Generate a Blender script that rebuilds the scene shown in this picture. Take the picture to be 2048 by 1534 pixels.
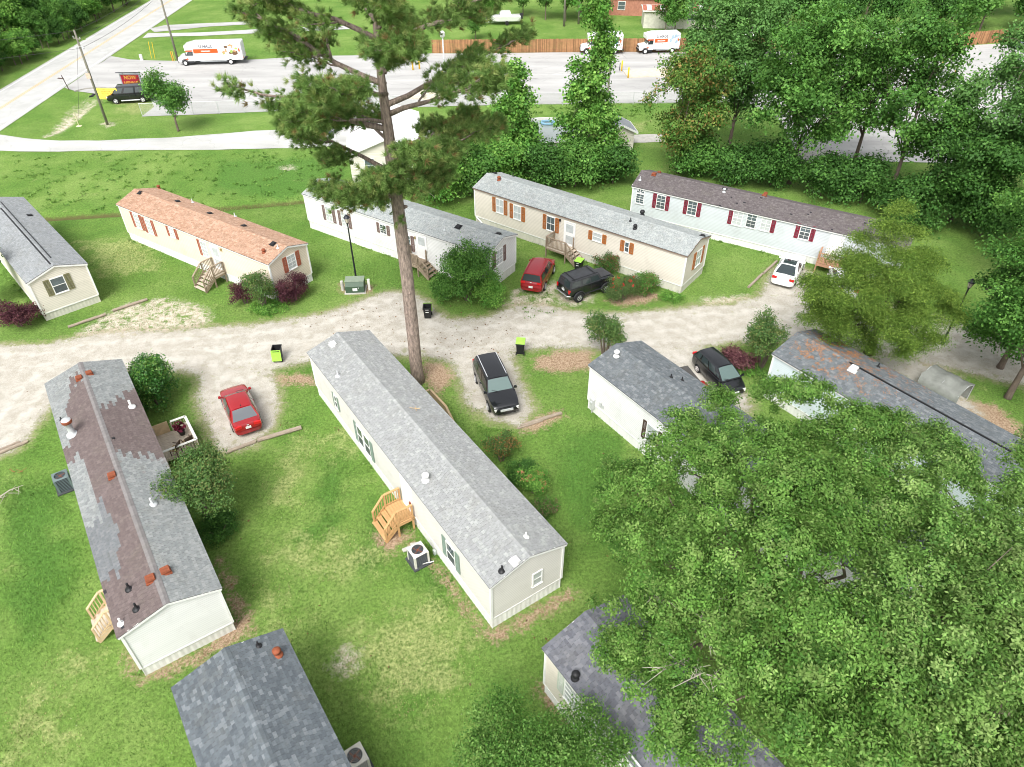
import bpy, bmesh, math, random
import numpy as np
from mathutils import Vector, Matrix
for o in list(bpy.data.objects): bpy.data.objects.remove(o)
SC = bpy.context.scene
COL = SC.collection
R = math.radians
# ------------------------------------------------------------------ camera
CAMH, PITCH, FPX = 29.5, 39.0, 1422.0
cd = bpy.data.cameras.new('camera'); cam = bpy.data.objects.new('camera', cd); COL.objects.link(cam)
cam.location = (0, 0, CAMH); cam.rotation_euler = (R(90 - PITCH), 0, 0)
cd.sensor_width = 36.0; cd.lens = 36.0 * FPX / 2048; cd.clip_start = 0.5; cd.clip_end = 3000
SC.camera = cam
# ------------------------------------------------------------------ sky, sun, exposure
SUN_EL, SUN_AZ = 52.0, 200.0          # azimuth clockwise from +Y: light comes from behind-left
w = bpy.data.worlds.new('World'); SC.world = w; w.use_nodes = True
nt = w.node_tree; bg = nt.nodes['Background']
sky = nt.nodes.new('ShaderNodeTexSky'); sky.sky_type = 'NISHITA'; sky.sun_disc = False
sky.sun_elevation = R(SUN_EL); sky.sun_rotation = R(SUN_AZ); sky.dust_density = 4; sky.air_density = 1.0; sky.ozone_density = 1
hs = nt.nodes.new('ShaderNodeHueSaturation'); hs.inputs['Saturation'].default_value = 0.18
nt.links.new(sky.outputs[0], hs.inputs['Color']); nt.links.new(hs.outputs[0], bg.inputs['Color'])
bg.inputs['Strength'].default_value = 0.14
sd = bpy.data.lights.new('sun', 'SUN'); sd.energy = 1.5; sd.angle = R(26); sd.color = (1, 0.98, 0.945)
so = bpy.data.objects.new('sun', sd); COL.objects.link(so)
_a, _e = R(SUN_AZ), R(SUN_EL)
so.rotation_euler = Vector((math.sin(_a) * math.cos(_e), math.cos(_a) * math.cos(_e), math.sin(_e))).to_track_quat('Z', 'Y').to_euler()
SC.view_settings.view_transform = 'Standard'; SC.view_settings.look = 'None'
SC.view_settings.exposure = 0.94; SC.view_settings.gamma = 1; SC.view_settings.use_curve_mapping = False
SC.render.engine = 'CYCLES'; SC.cycles.pixel_filter_type = 'BLACKMAN_HARRIS'; SC.cycles.filter_width = 1.0
# ------------------------------------------------------------------ pixel -> place
_ct, _st = math.cos(R(PITCH)), math.sin(R(PITCH))
def ray(px, py):
    u = (px - 1024) / FPX; v = (767 - py) / FPX
    return Vector((u, _ct + v * _st, -_st + v * _ct))
def P(px, py, z=0.0):
    d = ray(px, py); k = (z - CAMH) / d.z
    return Vector((k * d.x, k * d.y, z))
# ------------------------------------------------------------------ materials
MATS = {}
def srgb(r, g, b):
    f = lambda c: ((c / 255 + .055) / 1.055) ** 2.4 if c > 10 else c / 255 / 12.92
    return (f(r), f(g), f(b))
def mat(name, col, rough=.75, var=.12, scale=3.0, bump=0.0, bscale=40.0, spec=.3, metal=0.0, attr=False, stretch=(1, 1, 1), coat=0.0, dirt=0.0, lap=0.0):
    if name in MATS: return MATS[name]
    m = bpy.data.materials.new(name); m.use_nodes = True; n = m.node_tree.nodes; l = m.node_tree.links
    b = n['Principled BSDF']; b.inputs['Roughness'].default_value = rough; b.inputs['Metallic'].default_value = metal
    b.inputs['Specular IOR Level'].default_value = spec; b.inputs['Coat Weight'].default_value = coat; b.inputs['Coat Roughness'].default_value = .05
    tc = n.new('ShaderNodeTexCoord'); mp = n.new('ShaderNodeMapping'); mp.inputs['Scale'].default_value = stretch
    l.new(tc.outputs['Object'], mp.inputs['Vector'])
    if attr:
        a = n.new('ShaderNodeAttribute'); a.attribute_name = 'Col'; src = a.outputs['Color']
    else:
        rgb = n.new('ShaderNodeRGB'); rgb.outputs[0].default_value = (*col, 1); src = rgb.outputs[0]
    if var > 0:
        nz = n.new('ShaderNodeTexNoise'); nz.inputs['Scale'].default_value = scale; nz.inputs['Detail'].default_value = 5; nz.inputs['Roughness'].default_value = .65
        l.new(mp.outputs[0], nz.inputs['Vector'])
        mr = n.new('ShaderNodeMapRange'); mr.inputs[1].default_value = .3; mr.inputs[2].default_value = .7
        mr.inputs[3].default_value = 1 - var; mr.inputs[4].default_value = 1 + var * .6
        l.new(nz.outputs[0], mr.inputs[0])
        mx = n.new('ShaderNodeVectorMath'); mx.operation = 'SCALE'; l.new(src, mx.inputs[0]); l.new(mr.outputs[0], mx.inputs['Scale']); src = mx.outputs[0]
    if dirt > 0:
        n2 = n.new('ShaderNodeTexNoise'); n2.inputs['Scale'].default_value = .9; n2.inputs['Detail'].default_value = 8; n2.inputs['Roughness'].default_value = .7
        l.new(tc.outputs['Object'], n2.inputs['Vector'])
        mr2 = n.new('ShaderNodeMapRange'); mr2.inputs[1].default_value = .52; mr2.inputs[2].default_value = .72; mr2.inputs[4].default_value = dirt
        l.new(n2.outputs[0], mr2.inputs[0])
        mm = n.new('ShaderNodeMixRGB'); l.new(mr2.outputs[0], mm.inputs[0]); l.new(src, mm.inputs[1]); mm.inputs[2].default_value = (.16, .15, .11, 1); src = mm.outputs[0]
    if lap > 0:      # shadow line under each lap lip, painted into the siding colour
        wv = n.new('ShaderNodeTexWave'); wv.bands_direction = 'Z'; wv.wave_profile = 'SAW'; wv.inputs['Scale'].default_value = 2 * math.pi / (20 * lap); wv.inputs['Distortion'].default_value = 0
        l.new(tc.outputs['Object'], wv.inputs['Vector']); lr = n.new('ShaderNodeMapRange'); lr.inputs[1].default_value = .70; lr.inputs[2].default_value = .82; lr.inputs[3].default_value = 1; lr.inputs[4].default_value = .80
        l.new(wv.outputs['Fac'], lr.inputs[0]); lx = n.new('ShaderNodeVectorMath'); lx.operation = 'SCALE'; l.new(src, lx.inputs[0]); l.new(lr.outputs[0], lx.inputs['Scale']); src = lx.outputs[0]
    l.new(src, b.inputs['Base Color'])
    if bump > 0:
        nb = n.new('ShaderNodeTexNoise'); nb.inputs['Scale'].default_value = bscale; nb.inputs['Detail'].default_value = 3
        l.new(mp.outputs[0], nb.inputs['Vector'])
        bp = n.new('ShaderNodeBump'); bp.inputs['Strength'].default_value = bump; bp.inputs['Distance'].default_value = .02
        l.new(nb.outputs[0], bp.inputs['Height']); l.new(bp.outputs[0], b.inputs['Normal'])
    MATS[name] = m; return m
def leafmat(name, rough=.5, trans=.25, spec=.35):
    if name in MATS: return MATS[name]
    m = bpy.data.materials.new(name); m.use_nodes = True; n = m.node_tree.nodes; l = m.node_tree.links
    b = n['Principled BSDF']; b.inputs['Roughness'].default_value = rough; b.inputs['Specular IOR Level'].default_value = spec
    a = n.new('ShaderNodeAttribute'); a.attribute_name = 'Col'; l.new(a.outputs['Color'], b.inputs['Base Color'])
    t = n.new('ShaderNodeBsdfTranslucent')
    g = n.new('ShaderNodeVectorMath'); g.operation = 'MULTIPLY'; g.inputs[1].default_value = (1.2, 1.35, .55)
    l.new(a.outputs['Color'], g.inputs[0]); l.new(g.outputs[0], t.inputs['Color'])
    mx = n.new('ShaderNodeMixShader'); mx.inputs[0].default_value = trans
    l.new(b.outputs[0], mx.inputs[1]); l.new(t.outputs[0], mx.inputs[2]); l.new(mx.outputs[0], n['Material Output'].inputs['Surface'])
    MATS[name] = m; return m
# ------------------------------------------------------------------ objects
def tag(o, label=None, cat=None, group=None, kind=None):
    if label: o['label'] = label
    if cat: o['category'] = cat
    if group: o['group'] = group
    if kind: o['kind'] = kind
    return o
def thing(name, label, cat, loc=(0, 0, 0), rz=0.0, group=None):
    o = bpy.data.objects.new(name, None); COL.objects.link(o); o.location = loc; o.rotation_euler = (0, 0, rz)
    o.empty_display_size = .3
    return tag(o, label, cat, group)
def link(name, me, parent=None, loc=None, rot=None):
    o = bpy.data.objects.new(name, me); COL.objects.link(o)
    if parent is not None: o.parent = parent
    if loc is not None: o.location = loc
    if rot is not None: o.rotation_euler = rot
    return o
def setcol(me, cols):
    ca = me.color_attributes.new('Col', 'FLOAT_COLOR', 'POINT')
    c = np.ones((len(me.vertices), 4), np.float32); c[:, :3] = cols
    ca.data.foreach_set('color', c.ravel())
def pmesh(name, V, F, m, smooth=False, cols=None):
    me = bpy.data.meshes.new(name); me.from_pydata([tuple(v) for v in V], [], F)
    if m: me.materials.append(m)
    if smooth: me.polygons.foreach_set('use_smooth', [True] * len(me.polygons))
    if cols is not None: setcol(me, cols)
    me.update(); return me
def npmesh(name, V, nper, m, cols=None, smooth=False):
    """V (N*nper,3): N separate n-gons"""
    V = np.ascontiguousarray(V, np.float32); n = len(V); N = n // nper
    me = bpy.data.meshes.new(name); me.vertices.add(n); me.vertices.foreach_set('co', V.ravel())
    me.loops.add(n); me.loops.foreach_set('vertex_index', np.arange(n, dtype=np.int32))
    me.polygons.add(N); me.polygons.foreach_set('loop_start', np.arange(0, n, nper, dtype=np.int32))
    if smooth: me.polygons.foreach_set('use_smooth', np.ones(N, bool))
    me.materials.append(m); me.update(calc_edges=True)
    if cols is not None: setcol(me, cols)
    return me
class MB:
    """collects shapes; build() links them as one mesh"""
    def __init__(s): s.V = []; s.F = []
    def add(s, V, F):
        k = len(s.V); s.V += [Vector(v) for v in V]; s.F += [tuple(i + k for i in f) for f in F]; return s
    def box(s, c, d, M=None, taper=1.0):
        x, y, z = d[0] / 2, d[1] / 2, d[2] / 2
        V = [(sx * x * (taper if sz > 0 else 1), sy * y * (taper if sz > 0 else 1), sz * z) for sz in (-1, 1) for sx, sy in ((-1, -1), (1, -1), (1, 1), (-1, 1))]
        V = [Vector(v) for v in V]
        if M is not None: V = [M @ v for v in V]
        V = [v + Vector(c) for v in V]
        return s.add(V, [(3, 2, 1, 0), (4, 5, 6, 7), (0, 1, 5, 4), (1, 2, 6, 5), (2, 3, 7, 6), (3, 0, 4, 7)])
    def bar(s, a, b, wd, ht):
        """square bar from a to b"""
        a = Vector(a); b = Vector(b); d = (b - a); L = d.length; d.normalize()
        up = Vector((0, 0, 1)) if abs(d.z) < .95 else Vector((1, 0, 0))
        x = d.cross(up).normalized(); y = x.cross(d).normalized()
        V = [p + x * sx * wd / 2 + y * sy * ht / 2 for p in (a, b) for sx, sy in ((-1, -1), (1, -1), (1, 1), (-1, 1))]
        return s.add(V, [(0, 1, 2, 3), (7, 6, 5, 4), (4, 5, 1, 0), (5, 6, 2, 1), (6, 7, 3, 2), (7, 4, 0, 3)])
    def tube(s, pts, rad, n=6, cap=True):
        pts = [Vector(p) for p in pts]; k = len(pts); rings = []
        if not hasattr(rad, '__len__'): rad = [rad] * k
        base = len(s.V); px = None
        for i, p in enumerate(pts):
            t = (pts[min(i + 1, k - 1)] - pts[max(i - 1, 0)]).normalized()
            if px is None:
                px = t.orthogonal().normalized()
            px = (px - t * px.dot(t))
            px = px.normalized() if px.length > 1e-5 else t.orthogonal().normalized()
            py = t.cross(px)
            for j in range(n):
                a = 2 * math.pi * j / n; s.V.append(p + (px * math.cos(a) + py * math.sin(a)) * rad[i])
        for i in range(k - 1):
            for j in range(n):
                a = base + i * n + j; b = base + i * n + (j + 1) % n
                s.F.append((a, b, b + n, a + n))
        if cap:
            s.F.append(tuple(base + j for j in reversed(range(n)))); s.F.append(tuple(base + (k - 1) * n + j for j in range(n)))
        return s
    def lathe(s, prof, n=16, c=(0, 0, 0)):
        base = len(s.V); c = Vector(c)
        for r, z in prof:
            for j in range(n):
                a = 2 * math.pi * j / n; s.V.append(c + Vector((r * math.cos(a), r * math.sin(a), z)))
        for i in range(len(prof) - 1):
            for j in range(n):
                a = base + i * n + j; b = base + i * n + (j + 1) % n
                s.F.append((a, b, b + n, a + n))
        s.F.append(tuple(base + j for j in reversed(range(n)))); s.F.append(tuple(base + (len(prof) - 1) * n + j for j in range(n)))
        return s
    def quad(s, a, b, c, d): return s.add([a, b, c, d], [(0, 1, 2, 3)])
    def mesh(s, name, m, smooth=False): return pmesh(name, s.V, s.F, m, smooth)
    def build(s, name, m, parent=None, loc=None, rot=None, smooth=False): return link(name, s.mesh(name, m, smooth), parent, loc, rot)
_bx = {}
def bobj(name, size, loc, m, parent=None, rot=None):
    k = (round(size[0], 4), round(size[1], 4), round(size[2], 4), m.name)
    if k not in _bx: _bx[k] = MB().box((0, 0, 0), size).mesh(name, m)
    return link(name, _bx[k], parent, loc, rot)
def barobj(name, a, b, wd, ht, m, parent=None):
    return MB().bar(a, b, wd, ht).build(name, m, parent)
def copy_tree(o, parent=None):
    c = o.copy(); COL.objects.link(c); c.parent = parent
    for ch in list(o.children): copy_tree(ch, c)
    return c
_txt = {}
def textmesh(s, size, m, extrude=.002, shear=0.0, bold=0.0, align='CENTER'):
    cu = bpy.data.curves.new('lettering', 'FONT'); cu.body = s; cu.size = size; cu.align_x = align; cu.align_y = 'CENTER'; cu.extrude = extrude
    cu.shear = shear; cu.offset = bold; cu.resolution_u = 2
    o = bpy.data.objects.new('lettering', cu); COL.objects.link(o)
    dg = bpy.context.evaluated_depsgraph_get(); me = bpy.data.meshes.new_from_object(o.evaluated_get(dg))
    bpy.data.objects.remove(o); me.materials.clear(); me.materials.append(m); return me
# ------------------------------------------------------------------ ground
def wpoly(px): return np.array([P(*p)[:2] for p in px])
def sdist(X, Y, poly):
    """signed distance in metres, positive inside"""
    d = np.full(X.shape, 1e9); ins = np.zeros(X.shape, bool); n = len(poly)
    for i in range(n):
        ax, ay = poly[i]; bx, by = poly[(i + 1) % n]; ex, ey = bx - ax, by - ay
        t = np.clip(((X - ax) * ex + (Y - ay) * ey) / (ex * ex + ey * ey + 1e-12), 0, 1)
        d = np.minimum(d, np.hypot(X - ax - t * ex, Y - ay - t * ey))
        c = ((ay > Y) != (by > Y)) & (X < (bx - ax) * (Y - ay) / (by - ay + 1e-12) + ax); ins ^= c
    return np.where(ins, d, -d)
GRAVEL = [
 [(-150,705),(0,692),(90,690),(150,676),(230,664),(330,664),(415,655),(491,652),(565,642),(640,630),(700,612),(735,596),(770,585),(815,585),(848,600),(868,622),(900,640),(975,636),(1012,618),(1040,612),(1090,612),(1120,620),(1175,627),(1245,629),(1345,620),(1401,612),(1455,611),(1505,598),(1560,596),(1610,590),(1680,600),(1800,615),(1900,640),(2000,680),(2200,720),
  (2200,800),(2000,760),(1900,735),(1800,712),(1700,695),(1580,678),(1479,682),(1442,686),(1392,698),(1330,705),(1240,700),(1165,695),(1090,693),(1014,703),(905,722),(850,712),(740,706),(618,721),(533,740),(420,752),(357,740),(200,742),(130,770),(100,812),(62,862),(40,892),(-40,925),(-300,1000)],
 [(395,735),(540,735),(556,800),(546,850),(500,890),(446,902),(428,880),(412,843),(396,798),(402,765)],
 [(890,705),(1020,700),(1030,737),(1046,781),(1064,818),(1040,850),(985,838),(935,806),(924,759),(905,724)],
 [(1290,690),(1395,697),(1402,725),(1440,760),(1490,790),(1500,815),(1470,840),(1360,800),(1300,740)],
 [(1505,612),(1532,575),(1545,540),(1600,535),(1625,545),(1612,600)],
 [(1730,705),(1830,720),(1910,770),(1960,830),(1890,800),(1790,745)]]
SAND = [
 [(150,672),(200,632),(260,606),(330,596),(400,612),(420,628),(416,652),(330,668),(200,676)],
 [(1012,618),(1028,582),(1042,578),(1062,590),(1046,616)],[(1058,618),(1078,588),(1100,560),(1118,566),(1108,600),(1092,620)],
 [(1108,590),(1150,583),(1190,588),(1180,604),(1140,614),(1112,606)],
 [(1395,598),(1450,594),(1500,590),(1480,606),(1410,610)],[(665,1330),(690,1300),(712,1305),(705,1335),(680,1345)],[(100,262),(135,222),(180,190),(196,196),(160,228),(120,268),(85,274)],[(1730,700),(1850,712),(1930,760),(1880,780),(1780,735)],[(560,335),(580,330),(590,337),(570,341)],[(200,248),(215,244),(232,248),(216,254)]]
DIRT = [
 [(1210,600),(1290,582),(1330,590),(1295,606),(1240,612)],
 [(840,722),(890,728),(912,752),(880,790),(845,760)],[(540,752),(600,748),(628,752),(634,770),(560,768)],
 [(1065,718),(1120,700),(1180,700),(1195,735),(1120,745),(1070,738)],
 [(985,1283),(955,1250),(900,1180),(850,1120),(815,1080),(780,1108),(755,1090),(752,1060),(815,1062),(850,1105),(905,1165),(985,1262),(1140,1178),(1150,1190),(1060,1250)],
 [(1090,1358),(1075,1372),(1085,1400),(1125,1435),(1160,1470),(1190,1470),(1120,1400)],
 [(250,1290),(260,1350),(285,1365),(380,1330),(500,1268),(500,1230),(470,1185),(440,1120),(430,1120),(470,1230),(400,1300),(280,1350)],
 [(1035,865),(1045,842),(1120,820),(1130,832),(1070,862)],
 [(680,568),(715,560),(745,572),(742,585),(700,590),(682,583)],
 [(1890,790),(1990,810),(2100,900),(2100,1010),(1960,880)],
 ]
DITCH = [[(60,440),(250,428),(460,416),(620,402),(620,394),(460,407),(250,419),(60,430)]]
PALE = [[(520,1000),(580,860),(640,880),(600,1010)],[(700,1250),(900,1180),(960,1290),(900,1400),(760,1440),(700,1350)],[(600,1060),(760,1090),(780,1150),(640,1160),(520,1120)],
 [(90,1330),(180,1290),(200,1340),(120,1400)],[(20,1390),(120,1370),(140,1500),(20,1520)],[(230,200),(285,196),(330,212),(290,232),(230,225)],[(150,480),(300,470),(330,540),(200,560)],[(640,880),(700,850),(720,900),(660,930)],[(500,1180),(560,1160),(600,1240),(560,1300)],[(1040,290),(1200,250),(1300,240),(1300,260),(1200,280)]]
LUSH = [[(600,1080),(640,930),(690,900),(700,990),(660,1080)],[(700,1110),(745,1000),(775,1040),(760,1130),(720,1150)],[(1100,900),(1190,830),(1260,880),(1240,1000),(1190,1100),(1110,1000)],[(440,320),(700,310),(700,380),(560,400),(420,380)],[(5,960),(120,960),(160,1180),(60,1290),(5,1200)],[(840,1080),(900,1160),(880,1220),(820,1150)]]
STREET_C = [P(-140, 290), P(0, 217), P(120, 143), P(240, 66), P(340, 5), P(400,-34)]
def axis(segs):
    out = []
    for a, b, s in segs: out += list(np.arange(a, b, s))
    return np.array(out)
gx = axis([(-600, -120, 24), (-120, -50, 2), (-50, -30, .5), (-30, 32, .28), (32, 50, .6), (50, 130, 3), (130, 640, 30)])
gy = axis([(-60, 8, 4), (8, 62, .28), (62, 100, .6), (100, 160, 2), (160, 900, 30)])
GX, GY = np.meshgrid(gx, gy)
def umax(L): return np.max([sdist(GX, GY, wpoly(p)) for p in L], axis=0)
a_sa = umax(SAND); a_gr, a_di, a_pa, a_lu, a_dt = umax(GRAVEL), umax(DIRT), umax(PALE), umax(LUSH), umax(DITCH)
GZ = np.zeros_like(GX)
rng = np.random.default_rng(5)
def vnoise(X, Y, s, seed):
    r = np.random.default_rng(seed); T = r.random((64, 64)); x = X / s; y = Y / s; i = np.floor(x).astype(int); j = np.floor(y).astype(int); fx = x - i; fy = y - j
    fx = fx * fx * (3 - 2 * fx); fy = fy * fy * (3 - 2 * fy); g = lambda a, b: T[a % 64, b % 64]
    return (g(i, j) * (1 - fx) + g(i + 1, j) * fx) * (1 - fy) + (g(i, j + 1) * (1 - fx) + g(i + 1, j + 1) * fx) * fy
nearm = (GY < 110) & (np.abs(GX) < 80)
GZ += np.where(nearm, -.03 * vnoise(GX, GY, 2.3, 1) - .02 * vnoise(GX, GY, .8, 2), -.04) * (np.clip(-a_gr / 1.5, .25, 1))
GZ -= .5 * np.clip(a_dt + .5, 0, 1) * (a_dt > -.5)
d2 = sdist(GX, GY, wpoly([(95,262),(180,190),(196,198),(120,268)])); GZ -= .5 * np.clip(d2 / 1.5 + .6, 0, 1)

def terrain_mat():
    m = bpy.data.materials.new('terrain'); m.use_nodes = True; n = m.node_tree.nodes; l = m.node_tree.links
    b = n['Principled BSDF']; b.inputs['Roughness'].default_value = .95; b.inputs['Specular IOR Level'].default_value = .1
    tc = n.new('ShaderNodeTexCoord'); V = tc.outputs['Object']
    def noise(s, det=4, rough=.6, off=0, st=None):
        x = n.new('ShaderNodeTexNoise'); x.inputs['Scale'].default_value = s; x.inputs['Detail'].default_value = det; x.inputs['Roughness'].default_value = rough
        mp = n.new('ShaderNodeMapping'); mp.inputs['Location'].default_value = (off, off * 1.7, 0)
        if st: mp.inputs['Scale'].default_value = st
        l.new(V, mp.inputs[0]); l.new(mp.outputs[0], x.inputs['Vector']); return x.outputs[0]
    def mr(src, a, b_, c=0.0, d=1.0, smooth=True):
        if a > b_: a, b_, c, d = b_, a, d, c
        x = n.new('ShaderNodeMapRange'); x.interpolation_type = 'SMOOTHSTEP' if smooth else 'LINEAR'
        for i, v in enumerate((a, b_, c, d)): x.inputs[i + 1].default_value = v
        l.new(src, x.inputs[0]); return x.outputs[0]
    def mix(f, a, c):
        x = n.new('ShaderNodeMixRGB')
        if isinstance(f, float): x.inputs[0].default_value = f
        else: l.new(f, x.inputs[0])
        for k, v in ((1, a), (2, c)):
            if isinstance(v, tuple): x.inputs[k].default_value = (*v, 1)
            else: l.new(v, x.inputs[k])
        return x.outputs[0]
    def mul(a, f):
        x = n.new('ShaderNodeVectorMath'); x.operation = 'SCALE'; l.new(a, x.inputs[0]); l.new(f, x.inputs['Scale']); return x.outputs[0]
    def ma(op, a, c):
        x = n.new('ShaderNodeMath'); x.operation = op
        for k, v in ((0, a), (1, c)):
            if isinstance(v, float): x.inputs[k].default_value = v
            else: l.new(v, x.inputs[k])
        return x.outputs[0]
    def at(nm):
        x = n.new('ShaderNodeAttribute'); x.attribute_name = nm; return x.outputs['Fac']
    # grass: lush / mid / lime / straw
    big = noise(.14, 3, .55); med = noise(.55, 4, .6, 7); fine = noise(6, 6, .75, 3); vfine = noise(26, 3, .8, 11)
    g = mix(mr(big, .38, .62), (.098, .192, .036), (.178, .268, .068))
    g = mix(mr(med, .35, .7), g, (.130, .225, .046))
    lu = ma('ADD', at('lush'), ma('MULTIPLY', ma('SUBTRACT', med, .5), 4.0)); g = mix(ma('MULTIPLY', mr(lu, -.6, 1.2), .75), g, (.070, .165, .030))
    sp = noise(.9, 5, .65, 21)
    pa = ma('ADD', at('pale'), ma('MULTIPLY', ma('SUBTRACT', sp, .5), 7.0))
    straw = ma('MULTIPLY', mr(pa, -.4, 1.6), mr(fine, .3, .6))
    g = mix(ma('MULTIPLY', straw, .62), g, (.36, .36, .16))
    lone = mr(noise(.42, 6, .7, 33), .60, .72); g = mix(ma('MULTIPLY', lone, ma('MULTIPLY', mr(fine, .35, .6), .4)), g, (.33, .31, .15))
    g = mul(g, mr(fine, .25, .75, .45, 1.6, False)); g = mul(g, mr(vfine, .25, .75, .72, 1.28, False))
    # clover specks
    vo = n.new('ShaderNodeTexVoronoi'); vo.inputs['Scale'].default_value = 2.2; l.new(V, vo.inputs['Vector'])
    spk = ma('MULTIPLY', mr(vo.outputs['Distance'], .035, .055, 1, 0), mr(med, .5, .6)); g = mix(ma('MULTIPLY', spk, .7), g, (.62, .60, .48))
    # dirt / pine straw mulch
    dn = noise(9, 6, .75, 5); dirt = mix(mr(dn, .35, .68), (.24, .155, .095), (.50, .38, .265)); dirt = mul(dirt, mr(noise(45, 2, .7, 9), .3, .7, .62, 1.3, False))
    # gravel
    gn = noise(1.2, 5, .6, 13, (1, 1, 1)); gf = noise(18, 4, .8, 17); gp = n.new('ShaderNodeTexVoronoi'); gp.inputs['Scale'].default_value = 22; l.new(V, gp.inputs['Vector'])
    gr = mix(mr(gn, .34, .68), (.415, .385, .325), (.51, .48, .42)); gr = mul(gr, mr(gf, .3, .7, .80, 1.12, False))
    gr = mul(gr, mr(gp.outputs['Color'], .0, 1, .80, 1.12, False))
    rut = ma('MAXIMUM', ma('MULTIPLY', mr(at('gravel'), .7, 1.1), mr(at('gravel'), 1.7, 1.2)), ma('MULTIPLY', mr(at('gravel'), 2.2, 2.5), mr(at('gravel'), 2.99, 2.7))); gr = mix(ma('MULTIPLY', ma('MULTIPLY', rut, mr(gn, .35, .6)), .4), gr, (.58, .56, .51))
    lf = n.new('ShaderNodeTexVoronoi'); lf.inputs['Scale'].default_value = 1.1; l.new(V, lf.inputs['Vector'])
    leaf = mr(lf.outputs['Distance'], .04, .07, 1, 0); gr = mix(ma('MULTIPLY', leaf, mr(noise(.35, 2, .5, 41), .5, .56)), gr, (.16, .085, .05))
    edge = noise(1.6, 5, .7, 19); edge2 = noise(7, 4, .7, 23)
    en = ma('ADD', ma('MULTIPLY', ma('SUBTRACT', edge, .5), 1.8), ma('MULTIPLY', ma('SUBTRACT', edge2, .5), 1.5))
    dm = mr(ma('ADD', at('dirt'), en), -.35, .35); c = mix(dm, g, dirt)
    sn = mix(mr(noise(2.5, 5, .7, 61), .35, .65), (.44, .375, .285), (.64, .58, .48)); sn = mul(sn, mr(gf, .3, .7, .78, 1.15, False))
    sm = mr(ma('ADD', at('sand'), ma('MULTIPLY', en, 1.1)), -.45, .5); sm = ma('MULTIPLY', sm, mr(noise(1.3, 6, .75, 71), .62, .48)); c = mix(sm, c, sn)
    weedy = mr(noise(1.1, 5, .7, 51), .56, .66)
    gm = mr(ma('ADD', at('gravel'), ma('MULTIPLY', en, .9)), -.30, .25)
    rim = ma('MULTIPLY', mr(ma('ADD', at('gravel'), en), -.9, -.1), .55); c = mix(rim, c, (.36, .30, .20))
    inner = mr(at('gravel'), .5, 1.6); gm2 = ma('MULTIPLY', gm, ma('SUBTRACT', 1.0, ma('MULTIPLY', ma('SUBTRACT', 1.0, inner), ma('MULTIPLY', weedy, .6))))
    c = mix(gm2, c, gr)
    dt = mr(ma('ADD', at('ditch'), ma('MULTIPLY', en, .4)), -.15, .3); c = mix(ma('MULTIPLY', dt, .8), c, (.11, .085, .04))
    l.new(c, b.inputs['Base Color'])
    bp = n.new('ShaderNodeBump'); bp.inputs['Strength'].default_value = .9; bp.inputs['Distance'].default_value = .06
    hg = ma('ADD', ma('MULTIPLY', fine, 1.0), ma('MULTIPLY', vfine, .5)); hh = ma('ADD', ma('MULTIPLY', ma('SUBTRACT', 1.0, gm2), hg), ma('MULTIPLY', ma('MULTIPLY', gm2, gf), .35))
    l.new(hh, bp.inputs['Height']); l.new(bp.outputs[0], b.inputs['Normal'])
    return m
TERR = terrain_mat()
ny, nx = GX.shape
idx = np.arange(nx * ny).reshape(ny, nx)
quads = np.stack([idx[:-1, :-1], idx[:-1, 1:], idx[1:, 1:], idx[1:, :-1]], -1).reshape(-1, 4)
cgr = a_gr.ravel()[quads].mean(1); cdi = np.maximum(a_di, a_sa).ravel()[quads].mean(1)
cx = GX.ravel()[quads].mean(1); cy = GY.ravel()[quads].mean(1)
side = sdist(cx, cy, wpoly(GRAVEL[0])) > 0
cls = np.where(cgr > 0, np.where(side, 1, 2), np.where(cdi > 0, 3, 0))
VV = np.stack([GX.ravel(), GY.ravel(), GZ.ravel()], 1).astype(np.float32)
def ground_piece(name, k):
    q = quads[cls == k]; u, inv = np.unique(q, return_inverse=True); inv = inv.reshape(q.shape).astype(np.int32)
    me = bpy.data.meshes.new(name); me.vertices.add(len(u)); me.vertices.foreach_set('co', VV[u].ravel())
    me.loops.add(q.size); me.loops.foreach_set('vertex_index', inv.ravel()); me.polygons.add(len(q)); me.polygons.foreach_set('loop_start', np.arange(0, q.size, 4, dtype=np.int32))
    me.polygons.foreach_set('use_smooth', np.ones(len(q), bool)); me.materials.append(TERR); me.update(calc_edges=True)
    for nm, A in (('gravel', a_gr), ('sand', a_sa), ('dirt', a_di), ('pale', a_pa), ('lush', a_lu), ('ditch', a_dt)):
        at = me.attributes.new(nm, 'FLOAT', 'POINT'); at.data.foreach_set('value', np.clip(A.ravel()[u], -3, 3).astype(np.float32))
    o = link(name, me); o['kind'] = 'structure'; return o
for nm, k in (('ground', 0), ('gravel_road', 1), ('gravel_driveway', 2), ('bare_soil', 3)): ground_piece(nm, k)
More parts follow.
